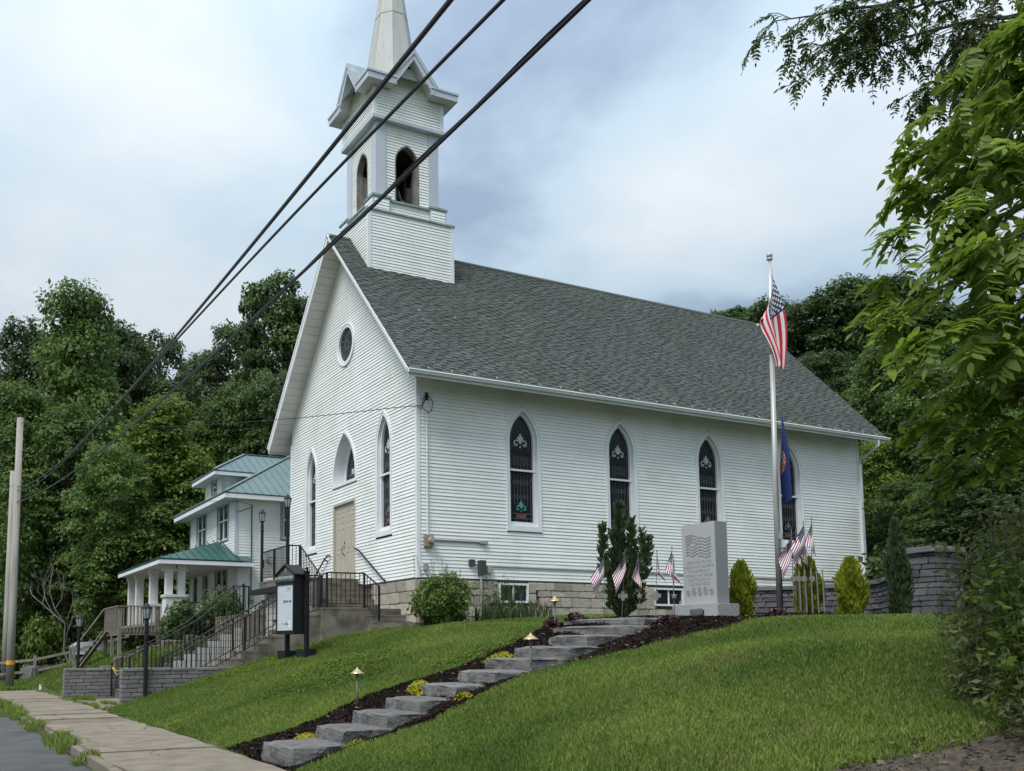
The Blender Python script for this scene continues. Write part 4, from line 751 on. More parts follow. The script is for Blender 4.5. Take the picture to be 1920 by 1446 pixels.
railing([(-6.3, 6.27, zs(-6.3)-.1), (-4.4, 6.27, zs(-4.4)-.1), (-2.85, 6.27, ZL)], 'black iron railing on the nearer side of the left stair flight', group=None)
railing([(-6.6, 7.36, -3.25), (-6.3, 7.36, zs(-6.3)-.1), (-4.4, 7.36, zs(-4.4)-.1), (-2.85, 7.36, ZL), (-2.3, 7.5, ZL)], 'black iron railing on the far side of the left flight, roped at its foot', group=None)
b = MB(); b.tube([(-6.6, 7.32, -2.42), (-6.5, 7.1, -2.55), (-6.42, 6.8, -2.5), (-6.34, 6.3, -2.44)], .014, 5); b.tube([(-6.6, 7.32, -2.45), (-6.52, 7.0, -2.66), (-6.36, 6.3, -2.5)], .012, 5); b.build('rope', 'rope', label='yellow rope slung across the foot of the left stair flight', cat='rope')
# ------------------------------------------------------------------ block retaining walls beside the walk
BK = [rockmesh('wall_block', 'block', 30+s, .045, .05) for s in range(6)]
def blockwall(label, x0, x1, y0, y1, zb, ztop, face=-1):
    t = thing('retaining_wall', label, 'wall', ((x0+x1)/2, (y0+y1)/2, zb), 'block walls beside the entrance walk'); b = MB(); b.box(x0+.05, x1, y0+.05, y1-.05, zb, ztop-.06); b.build('wall_core', 'mortar', t)
    k = 0; z = zb; ch = .105
    while z < ztop-.06:
        zz = min(z+ch, ztop-.055); L = .42; x = x0-(k % 2)*.19-.05*(k % 3)
        while x < x1:
            a, c = max(x, x0), min(x+L, x1); x += L
            if c-a > .05: inst('wall_block', random.choice(BK), t, ((a+c)/2, y0+.04, (z+zz)/2), None, (c-a-.010, .10, zz-z-.009))
        y = y0+.0
        a, c = y0+.09, y1-.0
        inst('wall_block', random.choice(BK), t, (x0+.045, (a+c)/2, (z+zz)/2), None, (.10, c-a-.008, zz-z-.009))
        z = zz; k += 1
    x = x0
    while x < x1:
        c = min(x+.6, x1); inst('cap_stone', random.choice(BK), t, ((x+c)/2, (y0+y1)/2, ztop-.03), None, (c-x-.006, y1-y0+.05, .07)); x = c
blockwall('grey split-face block wall right of the entrance walk, behind the near lamp post', -7.47, -4.1, 1.06, 1.36, -3.36, -2.36)
blockwall('shorter grey split-face block wall left of the entrance walk', -7.95, -5.2, 7.46, 7.76, -3.40, -2.46)
wk = MB(); wk.box(-7.75, -6.55, 1.9, 6.6, -3.5, -3.325); wk.build('entrance_walk', 'walk', kind='structure')
# ------------------------------------------------------------------ lamp posts
def lamp_post(x, y, zb, ztop, label):
    t = thing('lamp_post', label, 'lamp post', (x, y, zb), 'black lantern posts round the entrance stairs'); zl = ztop-.40
    b = MB(); b.tube([(x, y, zb-.1), (x, y, zl-.10)], .048, 12); b.tube([(x, y, zl-.34), (x, y, zl-.30)], .058, 12); b.tube([(x, y, zl-.11), (x, y, zl-.05), (x, y, zl)], [.05, .04, .075], 12); b.build('post', 'iron', t)
    b = MB(); b.tube([(x, y, zl+.005), (x, y, zl+.25)], [.072, .105], 6); b.build('lantern_glass', 'lampglass', t)
    b = MB()
    for k in range(6):
        a = math.pi/3*k; c, s_ = math.cos(a+.0), math.sin(a+.0); b.bar((x+c*.074, y+s_*.074, zl), (x+c*.108, y+s_*.108, zl+.255), .011)
    b.tube([(x, y, zl+.25), (x, y, zl+.27), (x, y, zl+.34), (x, y, zl+.365), (x, y, zl+.40)], [.118, .12, .05, .03, .012], 6); b.tube([(x, y, zl-.005), (x, y, zl+.01)], .08, 6); b.build('lantern_cage', 'iron', t)
lamp_post(-7.5, 7.95, -2.5, -.80, 'black lamp post behind the left block wall, farthest from the church')
lamp_post(-6.93, .98, -3.3, -.76, 'tall black lamp post in the lawn in front of the right block wall')
lamp_post(-2.24, 4.02, .15, 2.68, 'black lamp post at the right corner of the top stair landing')
lamp_post(-2.2, 6.5, .15, 2.56, 'black lamp post at the left corner of the top stair landing')
# ------------------------------------------------------------------ message board
sg_ = thing('church_sign', 'black glazed church notice board on two posts in front of the concrete stairs', 'notice board', (-3.95, -1.2, gz(-3.95, -1.2)))
SA = math.radians(14); SU, SN = Vector((math.sin(SA), -math.cos(SA), 0)), Vector((-math.cos(SA), -math.sin(SA), 0)); hw = .385; SB, STp = -1.53, -.12
sf = Face((-4.10, -1.02, 0), SU, SN)
b = MB(); b.obox(sf(0, (SB+STp)/2, -.18), SU*hw, SN*.18, (0, 0, (STp-SB)/2)); b.prism([sf(-hw, STp, 0), sf(hw, STp, 0), sf(0, STp+.2, 0)], -SN*.36)
for g in (-1, 1): b.prism([sf(0, STp+.225, .05), sf(g*(hw+.06), STp-.02, .05), sf(g*(hw+.06), STp-.055, .05), sf(0, STp+.19, .05)], -SN*.44)
b.obox(sf(0, SB-.01, -.18), SN*.21, SU*(hw+.02), (0, 0, .02)); b.build('cabinet', 'ironbox', sg_)
b = MB(); b.prism([sf(-hw+.02, STp-.02, .001), sf(hw-.02, STp-.02, .001), sf(hw-.02, STp+.005, .001), sf(0, STp+.185, .001), sf(-hw+.02, STp+.005, .001)], SN*.003); b.build('gable_panel', 'signgable', sg_)
for u, lbl in ((hw+.06, 0), (-hw+.02, 1)):
    b = MB(); c = sf(u, 0, -.30); q = gz(c.x, c.y); top = STp+.02 if not lbl else SB; b.obox((c.x, c.y, (q-.1+top)/2), SU*.045, SN*.045, (0, 0, (top-q+.1)/2))
    if not lbl: b.obox((c.x, c.y, STp+.035), SU*.055, SN*.055, (0, 0, .015)); b.tube([(c.x, c.y, STp+.05), (c.x, c.y, STp+.075), (c.x, c.y, STp+.10), (c.x, c.y, STp+.13), (c.x, c.y, STp+.15)], [.02, .02, .045, .04, .01], 10)
    b.build('post', 'iron', sg_); b = MB(); b.obox((c.x, c.y, q+.06), SU*.17, SN*.17, (0, 0, .16)); b.build('post_base', 'ironbox', sg_)
b = MB(); b.obox(sf(0, STp-.10, .006), sf.u*(hw-.05), sf.n*.006, (0, 0, .075)); hd = b.build('header_panel', 'signhead', sg_)
def text(s, fc, uc, v, size, n, mk, parent, name='lettering', ext=.003, align='CENTER', sx=1.):
    cu = bpy.data.curves.new(name, 'FONT'); cu.body = s; cu.size = size; cu.extrude = ext; cu.align_x = align; cu.align_y = 'CENTER'; cu.space_line = 1.08; cu.resolution_u = 2
    o = bpy.data.objects.new(name, cu); COL.objects.link(o); bpy.context.view_layer.update(); me = bpy.data.meshes.new_from_object(o); bpy.data.objects.remove(o); bpy.data.curves.remove(cu)
    R = Matrix((fc.u, Vector((0, 0, 1)), fc.n)).transposed(); off = ROOT[parent.name]
    for q in me.vertices: q.co = fc(uc, v, n)+R @ Vector((q.co.x*sx, q.co.y, q.co.z))-off
    me.materials.clear(); me.materials.append(M[mk]); return put(bpy.data.objects.new(name, me), parent)
text('ZION\'S LUTHERAN CHURCH', sf, 0, STp-.10, .10, .014, 'signlet', hd, sx=.52)
b = MB(); c = sf(0, STp+.085, .004); b.add([c+sf.u*.055, c+Vector((0, 0, .075)), c-sf.u*.055, c-Vector((0, 0, .075))], [(0, 1, 2, 3)]); b.build('diamond_emblem', 'iron', sg_)
b = MB(); b.obox(sf(0, STp+.085, .008), sf.u*.007, sf.n*.003, (0, 0, .045)); b.obox(sf(0, STp+.098, .008), sf.u*.024, sf.n*.0031, (0, 0, .007)); b.build('cross_emblem', 'signwhite', sg_)
b = MB(); o = [(-hw+.01, SB+.02), (-hw+.01, STp-.23), (hw-.01, STp-.23), (hw-.01, SB+.02)]; i_ = [(-hw+.05, SB+.06), (-hw+.05, STp-.27), (hw-.05, STp-.27), (hw-.05, SB+.06)]; ring(b, sf, 0, 0, o, i_, 0, .03, 0, 0); b.obox(sf(0, STp-.20, .02), sf.u*(hw+.01), sf.n*.02, (0, 0, .018)); b.build('door_frame', 'ironbox', sg_)
b = MB(); b.obox(sf(0, (SB+STp)/2-.11, .005), sf.u*(hw-.05), sf.n*.004, (0, 0, (STp-SB)/2-.165)); brd = b.build('letter_board', 'signwhite', sg_)
b = MB(); z = SB+.1
while z < STp-.3: b.obox(sf(0, z, .010), sf.u*(hw-.055), sf.n*.0012, (0, 0, .004)); z += .034
b.build('letter_groove', 'signlines', brd, kind='stuff')
text('SUN 10', sf, .02, SB+.74, .085, .0125, 'ink', brd, sx=.7); text('AM', sf, .2, SB+.74, .085, .0125, 'ink', brd, sx=.7); text('1', sf, -.1, SB+.21, .10, .0125, 'ink', brd, sx=.8); text('2 K 6', sf, .06, SB+.21, .085, .0125, 'ink', brd, sx=.8)
b = MB(); ribbon(b, sf, [(.07, STp-.34), (.2, STp-.34), (.2, STp-.42), (.07, STp-.42), (.07, STp-.34)], .008, .012); ribbon(b, sf, [(.09, STp-.38), (.18, STp-.38)], .02, .0125); b.build('notice_card', 'signlines', brd)
b = MB(); b.obox(sf(.19, SB+.2, .0125), sf.u*.05, sf.n*.001, (0, 0, .09)); b.build('paper_notice', 'gutter', brd)
# ------------------------------------------------------------------ stone steps in the mulch
SS = thing('stone_steps', 'flight of rough grey stone slabs climbing the lawn through dark mulch', 'steps', (-4.7, -10.9, -2.4))
def slab(x, y, z, L, D, Hh, seed, rot=0):
    r = random.Random(seed); bm = bmesh.new(); bmesh.ops.create_cube(bm, size=1)
    bmesh.ops.subdivide_edges(bm, edges=bm.edges[:], cuts=5, use_grid_fill=True)
    from mathutils import noise
    sd_ = Vector((seed*3.7, seed*1.3, 0))
    for v in bm.verts:
        c = v.co.copy(); onx, ony, onz = (abs(abs(a)-.5) < 1e-4 for a in c)
        p = Vector((c.x*D, c.y*L, c.z*Hh)); top = c.z > .49
        rad_ = .24*(abs(c.y)/.5)**5           # plan outline rounded at the ends
        p.x *= 1-rad_*.55
        nz_ = noise.noise_vector(p*3.2+sd_); nf = noise.noise_vector(p*9+sd_)
        if onx or ony:
            k = .05 if not top else .03; p.x += nz_.x*k*1.3+nf.x*.02; p.y += nz_.y*k*1.5+nf.y*.02
            if top: p.z -= .022+abs(nf.z)*.018
        if top and not (onx or ony): p.z += nf.z*.006
        v.co = p
    me = bpy.data.meshes.new('stone_step'); bm.to_mesh(me); bm.free(); me.materials.append(M['step']); me.polygons.foreach_set('use_smooth', [False]*len(me.polygons))
    inst('stone_step', me, SS, (x, y, z), (0, 0, rot))
slabs = [(-7.57, -10.98, 1.02, -3.02), (-6.80, -10.88, 1.08, -2.85), (-6.22, -10.80, 1.08, -2.68), (-5.68, -10.72, 1.04, -2.52), (-5.10, -10.72, 1.06, -2.34), (-4.52, -10.76, 1.06, -2.16), (-3.92, -10.68, 1.22, -1.99), (-3.30, -10.55, 1.28, -1.82), (-2.66, -10.45, 1.06, -1.65), (-2.05, -10.2, 1.75, -1.50), (-1.45, -9.75, 1.85, -1.36)]
for i, (x, y, L, zt_) in enumerate(slabs): slab(x+.16, y, zt_-.135-.065, L*1.0, .86, .27, i+3, math.radians(random.uniform(-4, 4)+(0 if i < 9 else 9)))
def mound(name, x, y, rx, ry, h, mk, n, leaf, label, cat, group, seed=0, up_=.6, shape='round'):
    r = np.random.default_rng(seed); a = r.uniform(0, 6.283, n); q = np.sqrt(r.uniform(0, 1, n)); px = x+np.cos(a)*q*rx; py = y+np.sin(a)*q*ry
    pz = zt(px, py)+.02+h*(1-q**2)*r.uniform(.55, 1.05, n)
    P = np.stack([px, py, pz], 1); V, F = leaves_np(P, r, leaf, up_)
    o = bpy.data.objects.new(name, npmesh(name, V-np.array([x, y, gz(x, y)]), F, mk)); o.location = (x, y, gz(x, y)); return put(o, None, label, cat, group)
def leaves_np(P, r, size, up_=.5, aspect=.55, outward=None):
    """leaf cards: pointed quads folded along nothing, facing mostly up"""
    n = len(P); nr = r.normal(0, 1, (n, 3)); nr[:, 2] = np.abs(nr[:, 2])+up_*1.6
    if outward is not None: nr += outward*1.2
    nr /= np.linalg.norm(nr, axis=1)[:, None]; t = np.cross(nr, r.normal(0, 1, (n, 3))); t /= np.linalg.norm(t, axis=1)[:, None]; b = np.cross(nr, t)
    s = (size*r.uniform(.6, 1.3, n))[:, None]; V = np.stack([P-t*s, P+b*s*aspect-nr*s*.12, P+t*s, P-b*s*aspect-nr*s*.12], 1).reshape(-1, 3); i = np.arange(n)*4
    return V, np.stack([i, i+1, i+2, i+3], 1)
SDM = 'clumps of yellow sedum between the stone steps'
for i, (x, y, rx, ry, lb) in enumerate([(-7.10, -10.22, .20, .30, 'yellow sedum clump left of the second stone step'), (-5.25, -10.05, .18, .34, 'yellow sedum clump left of the fifth stone step'), (-3.75, -9.92, .24, .48, 'largest yellow sedum clump left of the eighth stone step'), (-7.05, -11.62, .10, .30, 'sparse yellow sedum right of the second stone step'), (-5.3, -11.35, .11, .26, 'small yellow sedum right of the fifth stone step'), (-3.35, -11.1, .07, .12, 'tiny yellow sedum tuft right of the eighth stone step')]):
    mound('sedum_clump', x, y, rx, ry, .13 if rx > .15 else .07, 'sedum', 900 if rx > .15 else 260, .022, lb, 'plant', SDM, 40+i, .1)
for i, (x, y, rx, lb) in enumerate([(-1.35, -8.62, .26, 'dark purple leafy plant left of the top stone step'), (-1.95, -8.75, .2, 'low dark purple plant beside the upper path light'), (-1.35, -11.0, .22, 'faded purple plant right of the top stone steps'), (-.15, -12.15, .25, 'dark purple plant at the foot of the flagpole')]):
    mound('purple_plant', x, y, rx, rx, .2 if i != 2 else .1, 'purple', 240, .045, lb, 'plant', 'dark purple bedding plants', 50+i, .2)
# ------------------------------------------------------------------ path lights
for x, y, lb in ((-5.95, -9.33, 'copper mushroom path light by the fourth stone step, lowest on the slope'), (-4.12, -11.26, 'copper mushroom path light right of the seventh stone step'), (-1.95, -8.86, 'copper mushroom path light nearest the church, highest on the slope')):
    z = gz(x, y); t = thing('path_light', lb, 'path light', (x, y, z), 'copper path lights along the stone steps')
    b = MB(); b.tube([(x, y, z-.05), (x, y, z+.50)], .017, 8); b.tube([(x, y, z+.44), (x, y, z+.50)], [.02, .034], 8); b.build('stem', 'stem', t, smooth=True)
    b = MB(); b.tube_like([(Vector((x, y, z+h_)), r_) for h_, r_ in ((.490, .112), (.496, .114), (.515, .085), (.545, .045), (.565, .018), (.578, .012), (.585, .004))], 20, 0); b.build('lamp_shade', 'brass', t, smooth=True)
# ------------------------------------------------------------------ granite memorial
mo = thing('memorial_stone', 'tall pale granite war memorial slab engraved with a flag and lettering', 'memorial', (1.3, -9.1, -1.35))
b = MB(); b.box(1.10, 1.62, -9.66, -8.50, -1.36, -1.115); mb_ = b.build('base', 'granite', mo)
for yy, w in ((-9.66, 1), (-8.50, -1)): inst('rough_end', rockmesh('rough_end', 'graniterough', 88+w, .06, .03), mo, (1.36, yy-.0*w, -1.24), None, (.51, .05, .235))
inst('rough_end', rockmesh('rough_end', 'graniterough', 93, .06, .03), mo, (1.63, -9.08, -1.24), None, (.06, 1.16, .235))
b = MB(); b.box(1.22, 1.53, -9.53, -8.68, -1.114, .425); bm2 = b.build('slab', 'granite', mo); b = MB(); b.box(1.232, 1.528, -9.534, -9.5302, -1.11, .42); b.build('slab_side_shade', 'graniteshade', bm2)  # thin sheet over the slab's side, its shade painted in as darker granite
mf = Face((1.22, -9.105, 0), (0, -1, 0), (-1, 0, 0))
b = MB()
for k in range(7):
    z = .18-k*.058
    if k > 2:
        pts = [(-.32+.02*q, z+.02*math.sin(q*.55)-.0) for q in range(16)]; ribbon(b, mf, pts, .022, .004)
    pts = [(.0+.0215*q, z-.045+.02*math.sin(q*.42+.6)) for q in range(16)]; ribbon(b, mf, pts, .022, .004)
    if k < 3: ribbon(b, mf, [(-.12+.02*q, z+.018*math.sin(q*.6+1)) for q in range(6)], .022, .004)
for k in range(6): ribbon(b, mf, [(-.33, .215-k*.032), (-.14, .225-k*.032)], .010, .004)
b.build('engraved_flag', 'engrave', bm2)
for k, ln_ in enumerate(('DEDICATED TO THE', 'HONOR AND SACRIFICE', 'OF OUR MEN AND', 'WOMEN WHO SERVED', 'OUR COUNTRY IN', 'WAR AND PEACE')): text(ln_, mf, 0, -.315-.083*k, .078, .002, 'engrave', bm2, 'engraved_line', .0015, sx=.86)
b = MB()
for k in range(5):
    u = -.3+k*.15; ribbon(b, mf, [(u+.05*math.cos(t), -.885+.055*math.sin(t)) for t in np.linspace(0, 6.283, 13)], .012, .003); ribbon(b, mf, [(u+.025*math.cos(t), -.885+.028*math.sin(t)) for t in np.linspace(.3*k, 6.283+.3*k, 6)], .014, .003)
    if k in (1, 2, 3): ribbon(b, mf, [(u-.05, -.815), (u, -.79), (u+.05, -.815)], .014, .003)
b.build('engraved_seal', 'engrave', bm2, kind='stuff')
# ------------------------------------------------------------------ flagpole and its flags
FPX, FPY = 1.75, -10.5
fp = thing('flagpole', 'tall grey aluminium flagpole with a ball on top beside the memorial', 'flagpole', (FPX, FPY, -1.35))
b = MB(); b.tube([(FPX, FPY, -1.4), (FPX+.015, FPY-.01, 1.0), (FPX+.05, FPY-.03, 3.4)], [.056, .050, .042], 14); b.build('lower_pole', 'alum', fp, smooth=True)
b = MB(); b.tube([(FPX+.05, FPY-.03, 3.4), (FPX+.08, FPY-.05, 5.2)], [.040, .030], 12); b.tube([(FPX+.08, FPY-.05, 5.18), (FPX+.08, FPY-.05, 5.21), (FPX+.08, FPY-.05, 5.23)], [.04, .065, .03], 12); b.build('upper_pole', 'silver', fp, smooth=True)
b = MB(); b.tube([(FPX+.08, FPY-.05, 5.22+.055*(1-math.cos(t))) for t in np.linspace(0, math.pi, 8)], [max(.004, .055*math.sin(t)) for t in np.linspace(0, math.pi, 8)], 12); b.build('ball_finial', 'alum', fp, smooth=True)
b = MB(); b.tube([(FPX+.07, FPY-.04, -.2), (FPX+.05, FPY-.07, 1.2)], .006, 4); b.tube([(FPX+.05, FPY-.10, 3.2), (FPX+.08, FPY-.10, 5.0)], .005, 4); b.obox((FPX+.0, FPY-.09, .05), (.02, 0, 0), (0, .03, 0), (0, 0, .05)); b.build('halyard', 'alum', fp)
# hanging flag: cloth cell colours follow the flag's own pattern
def us_pattern(s, t):      # s along the fly 0-1, t from top 0-1
    if s < .4 and t < .5385: return 2
    return 1 if int(t*13) % 2 == 0 else 0
def cloth(name, grid, pat, mats, label, cat, ns, nt_, stars=None, group=None, loc=None):
    """grid(s, t) -> point; one quad per cell so the pattern is the geometry's own"""
    b = MB(); V = [[Vector(grid(i/ns, j/nt_)) for i in range(ns+1)] for j in range(nt_+1)]
    b.v = [tuple(p) for r in V for p in r]
    for j in range(nt_):
        for i in range(ns):
            b.f.append((j*(ns+1)+i, j*(ns+1)+i+1, (j+1)*(ns+1)+i+1, (j+1)*(ns+1)+i)); b.m.append(pat((i+.5)/ns, (j+.5)/nt_))
    o = b.build(name, mats, None, True, label, cat, group, loc=loc or V[0][0])
    return o
def interp(rows, t):
    for (t0, a), (t1, c) in zip(rows, rows[1:]):
        if t <= t1:
            q = (t-t0)/(t1-t0); return [p+(r_-p)*q for p, r_ in zip(a, c)]
    return rows[-1][1]
EAST = Vector((.889, -.458, 0)); TOW = Vector((-.458, -.889, 0))     # across and towards the road side
# limp flag: hoist at the pole, the fly end drops down; s runs along the fly, so it maps to height
HT = Vector((FPX-.02, FPY-.09, 4.86))
def big_flag(s, t):
    # the upper fly corner falls almost straight down, the lower edge swings out to the left of the pole
    u = 1-t; across = .04+.08*s*u-.33*t*math.sin(math.pi*min(1, s*1.05)**.75)*(1-.45*s)+.16*u*math.sin(s*2.6)
    fold = .10*math.sin(t*11+1.2)*min(1, s*2)*(1-.3*s)+.05*math.sin(t*5+s*4)
    down = 1.78*s+.80*t*(1-s)**1.25-.28*t*s*(1-s)*2-.06*t*s
    return HT+Vector((0, 0, -down))+EAST*across*.92+TOW*(.06+fold)
usf = cloth('national_flag', big_flag, us_pattern, ['flagwhite', 'flagred', 'flagblue'], 'large limp stars and stripes flag hanging at the top of the flagpole', 'flag', 40, 39)
b = MB(); off = 0
for j in range(9):
    for i in range(6 if j % 2 == 0 else 5):
        s, t = (.4/12*(1+2*i) if j % 2 == 0 else .4/12*(2+2*i)), .5385*(j+1)/10; c = big_flag(s, t); du = (big_flag(s+.01, t)-c).normalized(); dv = (big_flag(s, t+.01)-c).normalized(); nn = du.cross(dv).normalized()
        for sg in (-1, 1): b.poly([c+nn*.006*sg+(du*math.cos(a)+dv*math.sin(a))*(.032 if q % 2 == 0 else .014) for q, a in enumerate(np.linspace(0, 6.283, 11)[:-1])])
b.build('star', 'flagwhite', usf, kind='stuff')
H2 = Vector((FPX+.02, FPY-.12, 2.30))
def state(s, t):
    k = s; fold = .17*math.sin(t*6.5+1)*min(1, k*2.5); w_ = .03+.15*min(1, k*2.2)
    return H2+Vector((0, 0, -1.60*k-.9*t*(1-k)**1.8-.16*t*k))+EAST*(.04+(.42-t)*w_*1.0+.03*k)+TOW*(.05+fold*.5)
def state_pat(s, t):
    d = math.hypot((s-.47)*1.35, (t-.5)*.95)
    if d < .21: return 1+(int(s*31+t*17)+int(t*23)) % 3
    return 0
cloth('state_flag', state, state_pat, ['stateblue', 'stateblue', 'gold', 'rose'], 'limp dark blue state flag with a faded emblem hanging halfway down the flagpole', 'flag', 48, 36)
# ------------------------------------------------------------------ small stick flags on grave markers
def stick_flag(x, y, ztop, zb, lean, style, label, group, w=.33, L=.52, seed=0):
    r = random.Random(seed); t = thing('stick_flag', label, 'flag', (x, y, zb), group); top = Vector((x+lean[0], y+lean[1], ztop))
    b = MB(); b.tube([(x, y, zb-.05), top], .006, 5); b.tube([top, top+Vector((0, 0, .015)), top+Vector((0, 0, .045))], [.009, .011, .003], 6); b.build('staff', 'stem', t)
    ph = r.uniform(0, 3); side = EAST*(-.44 if style == 0 else r.choice((-.16, .14))); h0 = top-Vector((0, 0, .02)); slack = .0 if style == 0 else .45
    def g(s, q):      # the hoist runs down the staff, the fly falls at a steep slant and ripples
        return h0+Vector((0, 0, -w*q*(1-slack*s)))+side*(s*L)+EAST*((.16 if style else .05)*s*(q-.3)*1.2)+Vector((0, 0, -s*L*.84+.05*s*s*(1-q)))+TOW*(.02+.03*math.sin(q*6+ph+s*3)*min(1, s*3))
    fl_ = cloth('flag', g, us_pattern, ['smallwhite', 'stripemaroon', 'smallblue'], None, None, 20, 26)
    me = fl_.data; off = fl_.location-ROOT[t.name]
    for v in me.vertices: v.co += off
    fl_.location = (0, 0, 0); fl_.parent = t; ROOT[fl_.name] = ROOT[t.name]
    b = MB()
    for j in range(5):
        for i in range(5):
            s, q = .4*(i+.5+.25*(j % 2))/5.5, .5385*(j+.6)/5.2; c = g(s, q); du = (g(s+.02, q)-c).normalized(); dv = (g(s, q+.02)-c).normalized(); nn = du.cross(dv).normalized()
            for sg in (-1, 1): b.poly([c+nn*.004*sg+(du*math.cos(a)+dv*math.sin(a))*.008 for a in np.linspace(0, 6.283, 6)[:-1]])
    b.build('star', 'flagwhite', fl_, kind='stuff'); return t
def marker(t, x, y, z, kind):
    b = MB(); f = Face((x, y, 0), (.889, -.458, 0), (-.458, -.889, 0))
    if kind == 'disc': pts = [(.06*math.cos(a), .06*math.sin(a)) for a in np.linspace(0, 6.283, 17)[:-1]]
    elif kind == 'star': pts = [((.08 if k % 2 == 0 else .034)*math.sin(a), (.08 if k % 2 == 0 else .034)*math.cos(a)) for k, a in enumerate(np.linspace(0, 6.283, 11)[:-1])]
    else: pts = [(-.035, -.1), (.035, -.1), (.035, -.05), (.1, -.04), (.1, .04), (.035, .05), (.035, .1), (-.035, .1), (-.035, .05), (-.1, .04), (-.1, -.04), (-.035, -.05)]
    b.prism([f(u*.85, z+v*.85, .02) for u, v in pts], f.n*.014); b.build('grave_marker', 'bronze', t)
GL = 'small stick flags left of the memorial'; GR = 'bunch of stick flags right of the flagpole'
for i, (x, y, zt_, ln_, st_, mk_, lb) in enumerate(FLAGS_L): 
    t = stick_flag(x, y, zt_, -1.36, ln_, st_, lb, GL, seed=70+i)
    if mk_: marker(t, x+ln_[0]*.25, y+ln_[1]*.25, -.98, mk_)
for i, (x, y, zt_, ln_, st_, mk_, lb) in enumerate(FLAGS_R):
    t = stick_flag(x, y, zt_, -1.36, ln_, st_, lb, GR, seed=90+i)
    if mk_: marker(t, x+ln_[0]*.3, y+ln_[1]*.3, -.75, mk_)
for k in range(5):
    x, y = 1.52+.10*k*.889, -11.15-.10*k*.458; b = MB(); b.bar((x, y, -1.38), (x-.01, y, -.62+.02*(k % 3)), .022, .008); b.build('metal_stake', 'bronze', label='slender green-grey metal stake, %s of five before the middle golden arborvitae' % ('leftmost', 'second from left', 'middle', 'second from right', 'rightmost')[k], cat='stake', group='metal stakes below the right bunch of stick flags', loc=(x, y, -1.35))
# ------------------------------------------------------------------ curved stone wall with end pillar
sw_ = thing('stone_wall', 'low curved grey stone wall with cap stones behind the flagpole and shrubs', 'wall', (6.4, -8, -1.3)); WS = [rockmesh('wall_stone', 'wstone', 120+s, .07, .07) for s in range(8)]
path = [(4.9, -5.2), (5.6, -6.3), (6.3, -7.2), (6.62, -7.9), (6.6, -8.7), (6.2, -9.4), (5.6, -10.0), (5.0, -10.6)]
def along(path, s):
    for a, c in zip(path, path[1:]):
        L = math.hypot(c[0]-a[0], c[1]-a[1])
        if s <= L or c is path[-1]: return (a[0]+(c[0]-a[0])*s/L, a[1]+(c[1]-a[1])*s/L, math.atan2(c[1]-a[1], c[0]-a[0]))
        s -= L
TOT = sum(math.hypot(c[0]-a[0], c[1]-a[1]) for a, c in zip(path, path[1:]))
b = MB(); q = [along(path, TOT*k/24) for k in range(25)]
for a, c in zip(q, q[1:]):
    b.bar((a[0], a[1], -1.1), (c[0], c[1], -1.1), .24, .95)
b.build('wall_core', 'mortar', sw_); rr = random.Random(3); z = -1.5
while z < -.63:
    h = rr.choice((.085, .10, .13)); h = min(h, -.62-z) if z+h > -.68 else h; s = -rr.uniform(0, .2)
    while s < TOT:
        w = rr.uniform(.16, .42); a, c = max(s, 0), min(s+w, TOT); s += w
        if c-a < .06: continue
        x, y, an = along(path, (a+c)/2); inst('wall_stone', rr.choice(WS), sw_, (x, y, z+h/2), (0, 0, an), (c-a-.014, .32+rr.uniform(-.02, .03), h-.014))
    z += h
s = 0
while s < TOT:
    w = rr.uniform(.4, .6); c = min(s+w, TOT); x, y, an = along(path, (s+c)/2); inst('cap_stone', rr.choice(WS), sw_, (x, y, -.565), (0, 0, an), (c-s-.004, .42, .105)); s = c
pl = thing('stone_pillar', 'square grey stone pillar with cap at the right end of the curved wall', 'pillar', (4.95, -11.0, -1.5)); PX, PY = 5.02, -11.15
b = MB(); b.box(PX-.34, PX+.34, PY-.34, PY+.34, -1.7, -.22); b.build('pillar_core', 'mortar', pl); z = -1.6
while z < -.24:
    h = rr.choice((.10, .14, .17)); h = min(h, -.20-z)
    for fc in (Face((PX-.34, PY, 0), (0, -1, 0), (-1, 0, 0)), Face((PX, PY-.34, 0), (1, 0, 0), (0, -1, 0)), Face((PX+.34, PY, 0), (0, 1, 0), (1, 0, 0)), Face((PX, PY+.34, 0), (-1, 0, 0), (0, 1, 0))):
        u = -.38
        while u < .38:
            w = rr.uniform(.2, .45); c = min(u+w, .38); c = .38 if .38-c < .12 else c
            inst('wall_stone', rr.choice(WS), pl, fc((u+c)/2, z+h/2, .0), (0, 0, math.atan2(fc.u.y, fc.u.x)), (c-u-.012, .12, h-.012)); u = c
    z += h
inst('cap_stone', WS[0], pl, (PX, PY, -.145), None, (.96, .96, .12))
# weathered bench end seen behind the roadside brush
bq = thing('garden_bench', 'pale wooden bench half hidden by the roadside brush', 'bench', (3.9, -13.0, -1.4))
for k in range(4): b = MB(); b.box(3.75+.1*k, 3.84+.1*k, -14.2, -12.7, -1.02, -.985); b.build('seat_slat', 'wood', bq)
for y in (-14.0, -12.9): b = MB(); b.box(3.78, 4.1, y-.04, y+.04, -1.5, -1.02); b.build('leg', 'wood', bq)
# small pale stone in the mulch
inst('mulch_stone', rockmesh('mulch_stone', 'step', 150, .08, .2), None, (-.75, -11.05, -1.36), (0, 0, .5), (.14, .2, .12), label='small pale stone lying in the mulch before the memorial', cat='stone')
